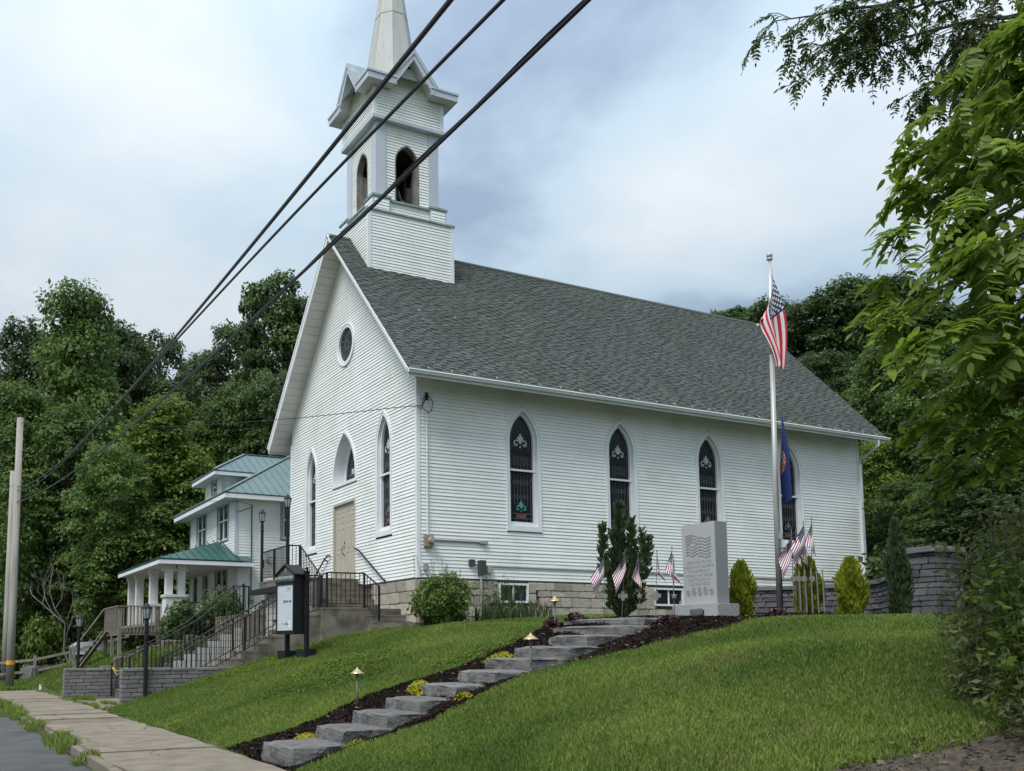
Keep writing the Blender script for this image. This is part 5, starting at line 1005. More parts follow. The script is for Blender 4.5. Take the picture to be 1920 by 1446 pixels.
# ------------------------------------------------------------------ white house with teal metal roofs
hs_ = thing('house', 'white clapboard house with teal metal roofs, dormer and wide front porch', 'house', (2, 16.5, -1.5))
HX, HY0, HY1, HXB = -1.08, 13.08, 19.95, 9.0; HE = 4.02
b = MB(); b.box(HX+.12, HXB, HY0+.12, HY1-.03, -2.2, HE-.02); b.build('wall', 'siding', hs_)
hj = MB(); HF = Face((HX, (HY0+HY1)/2, 0), (0, -1, 0), (-1, 0, 0)); HS_ = Face((HX, HY0, 0), (1, 0, 0), (0, -1, 0)); hw_ = (HY1-HY0)/2; yc = (HY0+HY1)/2
wins = [('f', 14.81, 3.29, .82, .90), ('f', 18.08, 3.29, .82, .90), ('f', 14.95, .62, .88, .82), ('f', 17.3, .66, .42, .72), ('f', 18.95, .40, .42, 1.02)]
keepC = C_; C_ = .112
rect = lambda u, v, w, h: (u, v-h, v+h, lambda z: w)
for q in boards(HF, -1.0, HE-.1, lambda z: -hw_+.06, lambda z: hw_-.06, [rect(yc-y, z, w, h) for _, y, z, w, h in wins]): hj.add(q.v, q.f)
for q in boards(HS_, -1.0, HE-.1, lambda z: .06, lambda z: HXB-HX, [rect(2.35, 3.25, .55, .85)]): hj.add(q.v, q.f)
hj.build('house_siding', 'siding', hs_, kind='stuff')
for y, g in ((HY0, -1), (HY1, 1)):
    p = MB(); p.box(HX-.03, HX+.10, min(y-g*.1, y+g*.03), max(y-g*.1, y+g*.03), -1.0, HE-.1); p.build('corner_post', 'greytrim', hs_)
def hwin(fc, u, v, w, h, double=True, name='window', par=None, curtain=False):
    par = par or hs_; b = MB(); o = [(-w, -h), (-w, h), (w, h), (w, -h)]; i_ = [(-w+.13, -h+.06), (-w+.13, h-.15), (w-.13, h-.15), (w-.13, -h+.06)]; ring(b, fc, u, v, o, i_, -.06, .04, 0, -.05); wdw = b.build(name, 'bluetrim', par)
    s = MB(); W_ = w-.13; zt_, zb = v+h-.15, v-h+.06; zm = (zt_+zb)/2
    for uu in ([u-W_+.025, u+W_-.025]+([u] if double else [])): s.obox(fc(uu, (zt_+zb)/2, -.02), fc.u*(.028 if uu != u else .04), fc.n*.02, (0, 0, (zt_-zb)/2))
    for zz in (zt_-.025, zm, zb+.03): s.obox(fc(u, zz, -.016), fc.u*W_, fc.n*.022, (0, 0, .026))
    s.build('sash', 'trim', wdw)
    for g in ((-1, 1) if double else (0,)):
        pw = W_/2 if double else W_
        for zz, n in (((zt_+zm)/2, -.035), ((zm+zb)/2, -.045)): p = MB(); p.obox(fc(u+g*pw, zz, n), fc.u*pw, fc.n*.004, (0, 0, (zt_-zb)/4)); p.build('pane', 'pane', wdw)
    if curtain:
        c = MB()
        for g in (-1, 1): c.obox(fc(u+g*.10, v-.1, -.028), fc.u*.05, fc.n*.003, (0, 0, h*.6))
        c.build('curtain', 'curtain', wdw)
for k, (_, y, z, w, h) in enumerate(wins[:4]): hwin(HF, yc-y, z, w, h, w > .5, curtain=(k == 2))
hwin(HS_, 2.35, 3.25, .55, .85, False)
_, y, z, w, h = wins[4]; b = MB(); ring(b, HF, yc-y, z, [(-w, -h), (-w, h), (w, h), (w, -h)], [(-w+.09, -h), (-w+.09, h-.1), (w-.09, h-.1), (w-.09, -h)], -.06, .03, 0, -.05); dr_ = b.build('front_door', 'trim', hs_); b = MB(); b.obox(HF(yc-y, z-.05, -.03), HF.u*(w-.09), HF.n*.01, (0, 0, h-.05)); b.build('pane', 'pane', dr_)
def seamed(parent, name, pts, along_v, step, mk='teal', ridge=True):
    """metal roof panel sheet from a planar polygon with raised seams every `step` along the first edge, running up along_v"""
    P = [Vector(p) for p in pts]; n = (P[1]-P[0]).cross(P[2]-P[1]).normalized(); n = n if n.z > 0 else -n; b = MB(); b.prism(P, -n*.05); o = b.build(name, mk, parent)
    e = (P[1]-P[0]).normalized(); L = (P[1]-P[0]).length; f = n.cross(e); f = f if f.z > 0 else -f; s = MB(); u = step*.5
    q2 = [((p-P[0]).dot(e), (p-P[0]).dot(f)) for p in P]
    while u < L:
        vs_ = []
        for (a, c), (d, g) in zip(q2, q2[1:]+q2[:1]):
            if (a-u)*(d-u) < 0: vs_.append(c+(g-c)*(u-a)/(d-a))
        if len(vs_) >= 2 and max(vs_)-min(vs_) > .1: s.bar(P[0]+e*u+f*min(vs_)+n*.012, P[0]+e*u+f*max(vs_)+n*.012, .03, .03, upv=n)
        u += step
    s.build('roof_seam', mk, o, kind='stuff'); return o
def hiproof(parent, x0, x1, y0, y1, z, sl, step=.34, fas=.16, ov=.65, xr=None):
    hw = (y1-y0)/2; ym = (y0+y1)/2; zr = z+hw*sl; xa = x0+hw; xb = xr if xr is not None else x1-hw
    A, B, Cc, D = (x0, y0, z), (x0, y1, z), (x1, y1, z), (x1, y0, z); R0, R1 = (xa, ym, zr), (xb, ym, zr)
    seamed(parent, 'roof', [B, A, R0], None, step); seamed(parent, 'roof', [A, D, R1, R0] if xr is None else [A, (xb, y0, z), R1, R0], None, step); seamed(parent, 'roof', [(Cc if xr is None else (xb, y1, z)), B, R0, R1], None, step)
    if xr is None: seamed(parent, 'roof', [D, Cc, R1], None, step)
    c = MB()
    for p, q in ((A, R0), (B, R0), (R0, R1)): c.bar(Vector(p)+Vector((0, 0, .03)), Vector(q)+Vector((0, 0, .03)), .14, .03)
    c.build('ridge_cap', 'teal', parent)
    xe = x1 if xr is None else xb
    for q in ((x0+.03, x0+.055, y0+.03, y1-.03), (x0+.056, xe, y0+.03, y0+.055), (x0+.056, xe, y1-.055, y1-.03)): f = MB(); f.box(*q, z-.05-fas, z-.045); f.build('fascia', 'trim', parent)
    s = MB(); s.box(x0+.057, (x1-.03 if xr is None else xb), y0+.057, y1-.057, z-.05-fas+.01, z-.05-fas+.03); s.build('soffit', 'soffit', parent)
hiproof(hs_, HX-.65, HXB+.65, HY0-.65, HY1+.72, HE+.04, .6)
# dormer
dm = MB(); dm.box(HX+.12, 2, 15.06, 17.65, 4.3, 5.15); dm.build('dormer', 'siding', hs_); DF = Face((HX, 16.32, 0), (0, -1, 0), (-1, 0, 0)); DS = Face((HX, 15.0, 0), (1, 0, 0), (0, -1, 0)); dj = MB()
for q in boards(DF, 4.4, 5.15, lambda z: -1.28, lambda z: 1.28, [rect(.15, 4.88, .42, .36)])+boards(DS, 4.4, 5.15, lambda z: .05, lambda z: 2, []): dj.add(q.v, q.f)
dj.build('dormer_siding', 'siding', hs_, kind='stuff'); hwin(DF, .15, 4.88, .42, .36, False, 'dormer_window')
p = MB(); p.box(HX-.03, HX+.09, 14.97, 15.08, 4.4, 5.15); p.build('dormer_corner', 'greytrim', hs_)
hiproof(hs_, HX-.5, 4, 14.5, 18.12, 5.28, .6, .34, .13, xr=2.6)
C_ = keepC
# porch
PXF, PY0, PY1, PZ = -4.2, 12.25, 20.35, 1.42
A, B, Ap, Ap2, Cn, E = (PXF, PY0, PZ), (PXF, PY1, PZ), (HX, 15.35, 2.45), (HX, 18.2, 2.45), (HX, 13.02, 1.72), (-.55, PY0, PZ+.02)
seamed(hs_, 'porch_roof', [B, A, Ap, Ap2], None, .32, 'tealdark'); seamed(hs_, 'porch_roof', [A, (HX, PY0, PZ), Cn, Ap], None, .32, 'tealdark'); seamed(hs_, 'porch_roof', [(HX, PY1, PZ), B, Ap2, (HX, 19.6, 1.72)], None, .32, 'tealdark')
b = MB(); b.add([(HX, PY0, PZ+.003), E, (-.55, 13.06, 1.66), (HX, 13.06, 1.70)], [(0, 1, 2, 3)]); b.build('porch_roof', 'tealdark', hs_)
f = MB(); f.box(PXF+.03, PXF+.055, PY0+.03, PY1-.03, PZ-.20, PZ-.052); f.box(PXF+.056, -.55, PY0+.03, PY0+.055, PZ-.20, PZ-.052); f.build('porch_fascia', 'trim', hs_)
f = MB(); f.box(PXF+.056, HX-.04, PY0+.06, PY1-.05, PZ-.185, PZ-.17); f.box(HX-.039, -.56, PY0+.06, HY0-.04, PZ-.185, PZ-.17); f.build('porch_ceiling', 'soffit', hs_)
f = MB(); f.box(-4.0, HX-.04, 12.6, 20.2, -1.0, -.88); f.build('porch_floor', 'wood', hs_)
f = MB(); f.box(-3.9, HX-.04, 12.75, 20.1, -2.3, -1.0); f.build('porch_base', 'mortar', hs_)
for k, y in enumerate((12.62, 15.4, 18.1, 19.7)):
    if k == 0:
        p = MB(); p.box(-3.82, -3.04, y, y+.62, -1.9, .02); pr = p.build('porch_pier', 'whitebrick', hs_); p = MB(); p.box(-3.87, -2.99, y-.05, y+.67, .02, .12); p.build('pier_cap', 'soffit', pr)
        for xx in (-3.66, -3.2):
            p = MB(); p.box(xx-.13, xx+.13, y+.18, y+.44, .12, 1.08); p.box(xx-.17, xx+.17, y+.14, y+.48, 1.08, 1.235); p.build('porch_post', 'whitebrick', hs_)
        p = MB(); p.box(-3.9, -2.95, y+.2, y+.42, 1.0, 1.07); p.build('post_bracket', 'whitebrick', hs_)
    else:
        p = MB(); p.box(-3.8, -3.5, y, y+.30, -.9, 1.06); p.box(-3.85, -3.45, y-.04, y+.34, 1.06, 1.235); p.box(-3.9, -3.3, y-.1, y+.45, -1.5, -.1) if k == 1 else None; p.build('porch_post', 'whitebrick', hs_)
# lattice panel under the porch side
lt = MB()
for k in range(-6, 14):
    a = -3.0+k*.14
    for sl_ in (1, -1):
        pts = [(max(-3.0, a), None)]; x0, x1 = a, a+.85; z0, z1 = (-1.05, -.2) if sl_ > 0 else (-.2, -1.05)
        q0, q1 = max(x0, -3.02), min(x1, -1.1)
        if q1-q0 < .05: continue
        lt.bar((q0, 12.70+.01*sl_, z0+(z1-z0)*(q0-x0)/.85), (q1, 12.70+.01*sl_, z0+(z1-z0)*(q1-x0)/.85), .035, .012, upv=(0, 1, 0))
lt.build('lattice_panel', 'trim', hs_, kind='stuff')
p = MB(); p.box(-3.04, -1.1, 12.66, 12.74, -.2, -.14); p.build('lattice_rail', 'darkwood', hs_)
# meter and cables on the house side
b = MB(); b.obox(HS_(.62, .0, .06), (.1, 0, 0), (0, .06, 0), (0, 0, .14)); b.tube([HS_(.62, .05, .1), HS_(.62, .05, .2)], .08, 10); b.build('electric_meter', 'utility', hs_)
b = MB(); b.tube([HS_(.62, .15, .06), HS_(.62, 3.7, .06)], .02, 6); b.tube([HS_(.55, 3.6, .1), HS_(.1, 3.4, .08), HS_(-.0, 3.45, .06)], .012, 4); b.build('service_conduit', 'cable', hs_)
b = MB(); cc = HS_(1.42, 1.55, .05); b.tube([cc+Vector((.14*math.cos(a), -.02, .14*math.sin(a))) for a in np.linspace(0, 6.283, 15)], .014, 5); b.tube([cc+Vector((-.14, 0, 0)), cc+Vector((-.3, 0, .02)), cc+Vector((-.3, 0, -.3))], .012, 5); b.build('cable_coil', 'cable', hs_)
# ------------------------------------------------------------------ wooden deck in front of the porch
dk = thing('deck', 'weathered wooden deck with a baluster railing in front of the porch', 'deck', (-4.8, 13.5, -1.6)); DX0, DX1, DY0, DY1, DZ = -5.45, -4.02, 12.7, 15.4, -1.22
for k in range(10): b = MB(); b.box(DX0+.002+k*.143, DX0+.137+k*.143, DY0, DY1, DZ, DZ+.035); b.build('deck_board', 'wood', dk)
b = MB(); b.box(DX0, DX1, DY0-.03, DY0-.002, DZ-.17, DZ+.02); b.build('rim_joist', 'wood', dk); b = MB(); b.box(DX0-.035, DX0-.004, DY0-.03, DY1, DZ-.17, DZ+.02); b.build('rim_joist', 'wood', dk)
for x, y in ((DX0+.02, DY0), (DX0+.02, DY0+1.4), (DX0, DY1), (DX1-.05, DY0)): b = MB(); b.box(x-.06, x+.06, y-.06, y+.06, gz(x, y)-.1, -.36); b.build('deck_post', 'wood', dk)
b = MB(); b.box(DX0-.08, DX1, DY0-.1, DY0+.06, -.36, -.32); b.box(DX0-.08, DX0+.08, DY0+.061, DY1, -.36, -.32); b.build('deck_rail', 'wood', dk)
bl = MB(); bl.box(-.02, .02, -.02, .02, 0, .92); blm = bl.mesh('baluster', 'wood'); k = DX0+.14
while k < DX1: inst('baluster', blm, dk, (k, DY0-.05, DZ-.06)); k += .125
k = DY0+.14
while k < DY1: inst('baluster', blm, dk, (DX0-.05, k, DZ-.06)); k += .14
for s in (-1, 1): b = MB(); b.bar((DX0-.1, DY1-.5+s*.4, DZ), (DX0-1.0, DY1+.3+s*.4, gz(DX0-1, DY1)+.05), .24, .04); b.build('stair_stringer', 'wood', dk)
for k in range(4): b = MB(); t = (k+.5)/4.5; b.box(DX0-.25-.22*k, DX0-.02-.22*k, DY1-.6+.2*k, DY1+.3+.2*k, DZ-.18*k-.2, DZ-.18*k-.16); b.build('tread', 'wood', dk)
b = MB(); b.bar((DX0-.1, DY1-.1, -.36), (DX0-1.05, DY1+.6, gz(DX0-1, DY1)+.9), .09, .04); b.build('stair_rail', 'wood', dk)
b = MB(); b.bar((DX0-1.05, DY1+.6, gz(DX0-1, DY1+.6)-.1), (DX0-1.05, DY1+.6, gz(DX0-1, DY1+.6)+.95), .09); b.build('stair_post', 'wood', dk)
# old broken kerb wall on the bank left of the walk
kb = MB(); pts = [(-7.2, 9.6), (-6.3, 9.5), (-5.6, 9.7), (-5.0, 9.9), (-4.2, 9.9), (-3.2, 10.2)]
kb_ = thing('old_wall', 'crumbling low concrete wall on the grass bank below the deck', 'wall', (-5.5, 9.7, gz(-5.5, 9.7)))
CR = [rockmesh('broken_concrete', 'conc', 170+s, .09, .1) for s in range(4)]
for k in range(11):
    x = -7.1+k*.38; inst('broken_concrete', CR[k % 4], kb_, (x, 9.55+.06*(k % 3), gz(x, 9.2)+.02+.05*(k % 2)), (0, 0, .05*k), (.42, .22, .34+.1*(k % 2)))
# ------------------------------------------------------------------ utility poles and wires
def pole(x, y, zb, ztop, r0, r1, label, band=True):
    t = thing('utility_pole', label, 'utility pole', (x, y, zb), 'wooden utility poles at the left'); b = MB(); b.tube([(x, y, zb-.2), (x+.0, y, zb+3), (x+.02, y, ztop)], [r0, r0*.93, r1], 18); b.build('pole', 'polewood', t, smooth=True)
    if band: b = MB(); b.tube([(x, y, zb+.95), (x, y, zb+1.12)], r0+.006, 18); b.build('reflective_band', 'yellow', t)
    return t
pole(-8.40, 20.4, -3.45, 7.95, .17, .13, 'weathered wooden utility pole with a yellow band near its foot')
pole(P2X, P2Y, gz(P2X, P2Y), 6.9, .165, .12, 'second wooden utility pole standing just behind the yellow-banded one', False)
def wire(label, pts, r, n=60, sub=1.0, lash=False):
    P = np.array(pts, float); s = np.linspace(0, 1, len(P)); t = np.linspace(0, 1, n)
    # natural cubic through the measured heights
    from mathutils import Vector as V_
    def cr_(a):
        i = min(int(a*(len(P)-1)), len(P)-2); u = a*(len(P)-1)-i; p0, p1, p2, p3 = P[max(i-1, 0)], P[i], P[i+1], P[min(i+2, len(P)-1)]
        return .5*((2*p1)+(-p0+p2)*u+(2*p0-5*p1+4*p2-p3)*u*u+(-p0+3*p1-3*p2+p3)*u**3)
    Q = [cr_(a) for a in t]; b = MB(); b.tube(Q, r, 6); 
    if lash: b.tube([q+np.array([0, 0, 1.55*r])+np.array([math.cos(k*1.1)*r*.5, 0, 0]) for k, q in enumerate(Q)], r*.45, 5)
    return b.build('overhead_cable', 'cable', label=label, cat='cable', group='overhead cables crossing in front of the steeple', loc=Q[0])
def span(bx, co):      # measured sag curve from the pole, carried on behind the camera
    f = lambda y: np.polyval(co, max(y, -22))-(.02*(y+22) if y < -22 else 0); return [(-8.4+bx*(y-20.4), y, f(y)) for y in np.linspace(20.35, -60, 60)]
wire('uppermost of the three thick overhead cables', span(.034, (1.5296e-3, .0953, 2.404)), .014, 200)
wire('middle of the three thick overhead cables', span(0, (7.15e-5, 9.97e-4, .03, 3.197)), .016, 200)
wire('lowest of the three thick overhead cables, a lashed bundle', span(0, (1.4587e-3, .0568, 2.552)), .0165, 260, lash=True)
wire('thin service cable from the pole top to the church corner', [(-8.4, 20.4, 7.75), (-6.3, 15.3, 6.7), (-4.2, 10.2, 5.85), (-2, 5.0, 5.2), (-.4, .9, 4.78), (.05, -.2, 4.66)], .010, 60)
wire('thin service cable running left from the pole top', [(-8.4, 20.4, 7.75), (-12, 32, 7.2), (-17, 48, 7.5)], .010, 20)
wire('thin cable from the pole to the house side', [(-8.4, 20.4, 5.0), (-6.5, 18.2, 4.45), (-4.5, 16, 4.1), (-2.4, 13.9, 3.85), (-1.2, 13.0, 3.8), (-.46, 13.0, 3.7)], .008, 40)
wire('thin cable from the pole towards the distance', [(-8.4, 20.4, 5.1), (-14, 40, 4.6), (-20, 60, 5)], .008, 20)
# ------------------------------------------------------------------ rail fence, car, pipe
fnc = thing('rail_fence', 'grey wooden post and rail fence at the edge of the woods', 'fence', (-5.5, 25.2, gz(-5.5, 25.2)))
fp_ = [(-8.6, 26.6), (-6.9, 25.8), (-5.4, 25.1), (-3.9, 24.4), (-2.4, 23.7)]
for a, c in zip(fp_, fp_[1:]):
    for h in (.42, .95): b = MB(); b.bar((a[0], a[1], gz(*a)+h), (c[0], c[1], gz(*c)+h), .07, .12); b.build('rail', 'wood', fnc)
for a in fp_: b = MB(); b.box(a[0]-.07, a[0]+.07, a[1]-.07, a[1]+.07, gz(*a)-.1, gz(*a)+1.15); b.build('post', 'wood', fnc)
cx_, cy_ = -2.9, 26.8; cz_ = gz(cx_, cy_)+.05; car = thing('parked_car', 'white parked car mostly hidden behind the deck stairs', 'car', (cx_, cy_, cz_))
def carp(x, y, z): return (cx_+x, cy_+y, cz_+z)
prof = [(-2.2, .35), (-2.25, .75), (-1.95, .95), (-1.1, 1.0), (-.55, 1.45), (.9, 1.5), (1.7, 1.05), (2.2, .95), (2.25, .4)]
b = MB(); b.prism([carp(x, -.85, z) for x, z in prof], (0, 1.7, 0)); b.build('body', 'carwhite', car)
for sy in (-.862, .852): b = MB(); b.prism([carp(x, sy, z) for x, z in ((-.95, 1.02), (-.5, 1.38), (.85, 1.42), (1.45, 1.05))], (0, .01, 0)); b.build('side_window', 'pane', car)
b = MB(); b.add([carp(-1.14, -.74, .99), carp(-1.14, .74, .99), carp(-.6, .70, 1.43), carp(-.6, -.70, 1.43)], [(0, 1, 2, 3)]); b.build('windshield', 'pane', car)
for sx in (-1.4, 1.4):
    for sy in (-.88, .70): b = MB(); b.tube([carp(sx, sy, .33), carp(sx, sy+.18, .33)], .33, 16); b.build('wheel', 'rubber', car)
for sy in (-.6, .6): b = MB(); b.obox(carp(-2.24, sy, .72), (.03, 0, 0), (0, .17, 0), (0, 0, .07)); b.build('headlight', 'lampglass', car)
b = MB(); x, y = -7.75, 15.2; b.tube([(x, y, gz(x, y)-.1), (x, y, gz(x, y)+.13), (x, y, gz(x, y)+.17)], [.055, .055, .07], 12); b.build('standpipe', 'trim', label='short white pipe stub standing in the grass by the sidewalk', cat='pipe', loc=(x, y, gz(x, y)))
TREES = [
 (-4.2, 34.6, 21.2, 3.2, 'm', 1, 'tallest crown on the left skyline, mid green with ragged top', 'trees in the woods behind the house'),
 (-6.2, 40.2, 20.5, 3.0, 'd', 0, 'dark tree at the left edge of the picture', 'trees in the woods behind the house'),
 (-1.1, 39.8, 19.3, 2.6, 'd', 2, 'dark tree just right of the tallest crown on the left skyline', 'trees in the woods behind the house'),
 (3.5, 48.7, 18.7, 2.6, 'g', 3, 'thin grey-green tree with sky showing through at the dip in the left skyline', 'trees in the woods behind the house'),
 (6.3, 45.0, 16.7, 2.9, 'd', 2, 'low dark tree between the thin tree and the cables on the left skyline', 'trees in the woods behind the house'),
 (7.7, 42.0, 17.8, 2.9, 'g', 3, 'grey-green tree left of the tall tree beside the steeple gable', 'trees in the woods behind the house'),
 (8.7, 37.0, 20.2, 3.0, 'd', 3, 'tall open-crowned tree rising behind the left slope of the church roof', 'trees in the woods behind the house'),
 (12.2, 39.7, 18.7, 2.6, 'd', 0, 'dark tree half hidden by the left slope of the church roof', 'trees in the woods behind the house'),
 (-0.8, 27.2, 12.9, 2.9, 'b', 1, 'bright green tree in front of the dark woods left of the house', 'trees in the woods behind the house'),
 (2.3, 31.3, 11.3, 2.3, 'b', 1, 'smaller bright green tree just left of the house dormer', 'trees in the woods behind the house'),
 (-2.7, 25.9, 6.6, 2.2, 'b', 2, 'low bright green tree beside the porch roof', 'trees in the woods behind the house'),
 (-5.0, 30.5, 14.0, 2.7, 'm', 0, 'mid green tree below the tallest left crown', 'trees in the woods behind the house'),
 (-7.5, 31.8, 15.3, 2.6, 'm', 1, 'mid green tree behind the top of the utility pole', 'trees in the woods behind the house'),
 (-3.5, 25.2, 10.6, 2.2, 'm', 2, 'mid green tree left of the bright green tree', 'trees in the woods behind the house'),
 (4.8, 32.2, 13.3, 2.9, 'm', 0, 'leafy tree of the dark woods behind the house dormer', 'trees in the woods behind the house'),
 (5.8, 29.5, 13.5, 2.5, 'd', 2, 'leafy tree of the dark woods just above the house ridge', 'trees in the woods behind the house'),
 (6.4, 26.9, 13.1, 2.4, 'd', 1, 'leafy tree of the dark woods behind the left foot of the church rake', 'trees in the woods behind the house'),
 (2.6, 37.9, 14.7, 2.8, 'g', 3, 'leafy tree of the dark woods between the two tall left skyline crowns', 'trees in the woods behind the house'),
 (0.7, 41.1, 15.2, 3.2, 'd', 0, 'leafy tree of the dark woods under the tallest left crown', 'trees in the woods behind the house'),
 (-5.2, 36.2, 12.1, 2.6, 'm', 2, 'leafy tree of the dark woods left of the house behind the lamp post', 'trees in the woods behind the house'),
 (-3.5, 35.4, 9.7, 2.4, 'd', 1, 'leafy tree of the dark woods above the lamp posts left of the porch', 'trees in the woods behind the house'),
 (-6.4, 38.0, 10.6, 2.4, 'd', 0, 'leafy tree of the dark woods behind the utility pole foot', 'trees in the woods behind the house'),
 (4.2, 31.4, 11.2, 2.4, 'd', 2, 'leafy tree of the dark woods above the main house roof eave', 'trees in the woods behind the house'),
 (5.0, 29.9, 10.8, 2.3, 'm', 0, 'leafy tree of the dark woods just left of the church eave return', 'trees in the woods behind the house'),
 (6.3, 29.2, 10.6, 2.5, 'd', 1, 'leafy tree of the dark woods between house roof and church gable', 'trees in the woods behind the house'),
 (-0.8, 46.4, 17.3, 3.1, 'g', 3, 'leafy tree of the dark woods filling the gap under the thin left tree', 'trees in the woods behind the house'),
 (-6.9, 47.3, 19.1, 3.0, 'd', 1, 'leafy tree of the dark woods at the extreme left above the pole', 'trees in the woods behind the house'),
 (-5.9, 37.7, 7.3, 2.2, 'b', 2, 'leafy tree of the dark woods at the extreme left by the fence', 'trees in the woods behind the house'),
 (-0.0, 26.8, 8.4, 1.9, 'm', 1, 'leafy tree of the dark woods right behind the left end of the porch roof', 'trees in the woods behind the house'),
 (43.5, 32.7, 10.9, 2.3, 'g', 3, 'thin tree with sparse top just right of the church ridge end', 'trees in the woods behind the church'),
 (44.0, 30.1, 11.6, 3.1, 'd', 3, 'dark tree behind the top of the flagpole', 'trees in the woods behind the church'),
 (42.0, 24.4, 11.8, 3.1, 'd', 0, 'dark rounded tree right of the hanging national flag', 'trees in the woods behind the church'),
 (41.2, 20.3, 13.2, 3.2, 'd', 2, 'broad dark tree midway between flagpole and the near foliage', 'trees in the woods behind the church'),
 (41.7, 17.8, 13.6, 3.1, 'd', 1, 'tallest dark tree on the right skyline before the near foliage', 'trees in the woods behind the church'),
 (42.2, 15.2, 12.5, 3.0, 'd', 0, 'dark tall tree behind the near compound-leaved tree', 'trees in the woods behind the church'),
 (24.9, 3.8, 12.1, 2.2, 'm', 1, 'mid green tree above the rear corner of the church roof', 'trees in the woods behind the church'),
 (24.6, 1.7, 11.1, 2.2, 'm', 2, 'mid green tree seen through the near compound leaves', 'trees in the woods behind the church'),
 (22.6, 2.7, 7.5, 1.3, 'b', 1, 'yellow-green sapling beside the rear corner of the church', 'trees in the woods behind the church'),
 (19.1, -1.1, 4.6, 1.6, 'm', 2, 'bushy tree to the right of the church rear wall', 'trees in the woods behind the church'),
 (34.0, 19.5, 11.4, 2.7, 'd', 1, 'leafy tree of the right-hand woods below the flagpole top above the roof end', 'trees in the woods behind the church'),
 (33.2, 15.3, 9.9, 2.5, 'g', 3, 'leafy tree of the right-hand woods behind the hanging national flag', 'trees in the woods behind the church'),
 (31.6, 11.6, 9.6, 2.4, 'd', 2, 'leafy tree of the right-hand woods right of the national flag low down', 'trees in the woods behind the church'),
 (29.3, 8.3, 7.5, 2.0, 'm', 1, 'leafy tree of the right-hand woods above the sloping end of the church roof', 'trees in the woods behind the church'),
 (40.8, 11.4, 9.7, 3.0, 'd', 3, 'leafy tree of the right-hand woods at the upper right behind the leaves', 'trees in the woods behind the church'),
 (38.9, 7.9, 7.9, 2.7, 'd', 0, 'leafy tree of the right-hand woods at the right edge high up', 'trees in the woods behind the church'),
 (24.3, -0.4, 7.6, 2.0, 'm', 1, 'leafy tree of the right-hand woods mid height at the right edge, mid green', 'trees in the woods behind the church'),
 (34.5, 3.3, 14.4, 2.4, 'd', 2, 'leafy tree of the right-hand woods beyond the right edge of the frame', 'trees in the woods behind the church'),
 (22.4, 2.8, 4.9, 1.3, 'b', 1, 'leafy tree of the right-hand woods low beside the church rear corner', 'trees in the woods behind the church'),
 (15.2, -4.8, 3.7, 1.2, 'm', 1, 'leafy tree of the right-hand woods low between pillar and brush, farthest left', 'trees in the woods behind the church'),
 (14.1, -6.5, 3.8, 1.2, 'd', 2, 'leafy tree of the right-hand woods low behind the stone pillar', 'trees in the woods behind the church'),
 (15.2, -7.0, 4.4, 1.3, 'd', 0, 'leafy tree of the right-hand woods low at the right edge behind the brush', 'trees in the woods behind the church'),
 (21.4, 1.0, 3.0, 1.4, 'd', 2, 'leafy tree of the right-hand woods low right of the church downspout', 'trees in the woods behind the church'),
 (41.2, 18.0, 7.1, 2.8, 'd', 0, 'leafy tree of the right-hand woods left of the yellow-green sapling, high up', 'trees in the woods behind the church'),
 (33.5, 8.4, 5.2, 2.4, 'm', 2, 'leafy tree of the right-hand woods above the bushy tree by the rear wall', 'trees in the woods behind the church')]
AIL_LIMBS = [(3.6, (-4.87, -18.01, 2.14), 14), (3.3, (-5.2, -18.5, 1.98), 13), (3.0, (-5.34, -18.83, 1.59), 13), (2.6, (-5.09, -18.07, 1.73), 15), (2.3, (-5.28, -18.04, 1.31), 17), (2.3, (-5.52, -18.69, 1.22), 15), (1.9, (-5.35, -17.95, 0.91), 16), (1.7, (-5.6, -18.6, 0.82), 16), (1.5, (-5.52, -18.16, 0.52), 16), (1.4, (-5.71, -18.99, 0.72), 14), (1.1, (-5.53, -18.36, 0.33), 15), (0.9, (-5.74, -18.8, 0.24), 15), (0.7, (-4.9, -17.99, 0.2), 14), (0.5, (-5.62, -18.96, 0.06), 14), (0.4, (-5.02, -18.11, -0.22), 16), (0.2, (-5.4, -18.59, -0.18), 14), (0, (-4.8, -18.07, -0.48), 13), (-0.1, (-5.29, -18.73, -0.42), 13), (-0.3, (-4.88, -18.36, -0.62), 9)]
LOC_LIMBS = [((-3.04, -18.03, 3.99), (-5.43, -17.09, 3.52), 46, 0.03), ((-3.52, -18.18, 3.53), (-5.06, -17.34, 3.13), 34, 0.022), ((-3.98, -17.64, 3.81), (-5.04, -17.26, 3.31), 26, 0.014), ((-3.13, -18.22, 4.04), (-4.92, -17.48, 3.68), 36, 0.025), ((-3.77, -18.07, 3.67), (-4.34, -17.91, 2.82), 26, 0.016), ((-3.68, -18.29, 3.22), (-4.29, -17.71, 2.88), 34, 0.016), ((-3.98, -18.4, 3.49), (-4.09, -18.26, 2.83), 22, 0.016), ((-3.52, -18.38, 3.31), (-3.71, -17.64, 3.61), 34, 0.02), ((-3.51, -18.36, 3.09), (-3.76, -17.87, 2.91), 20, 0.015), ((-4.42, -17.63, 3.7), (-4.74, -17.53, 3.36), 16, 0.012)]
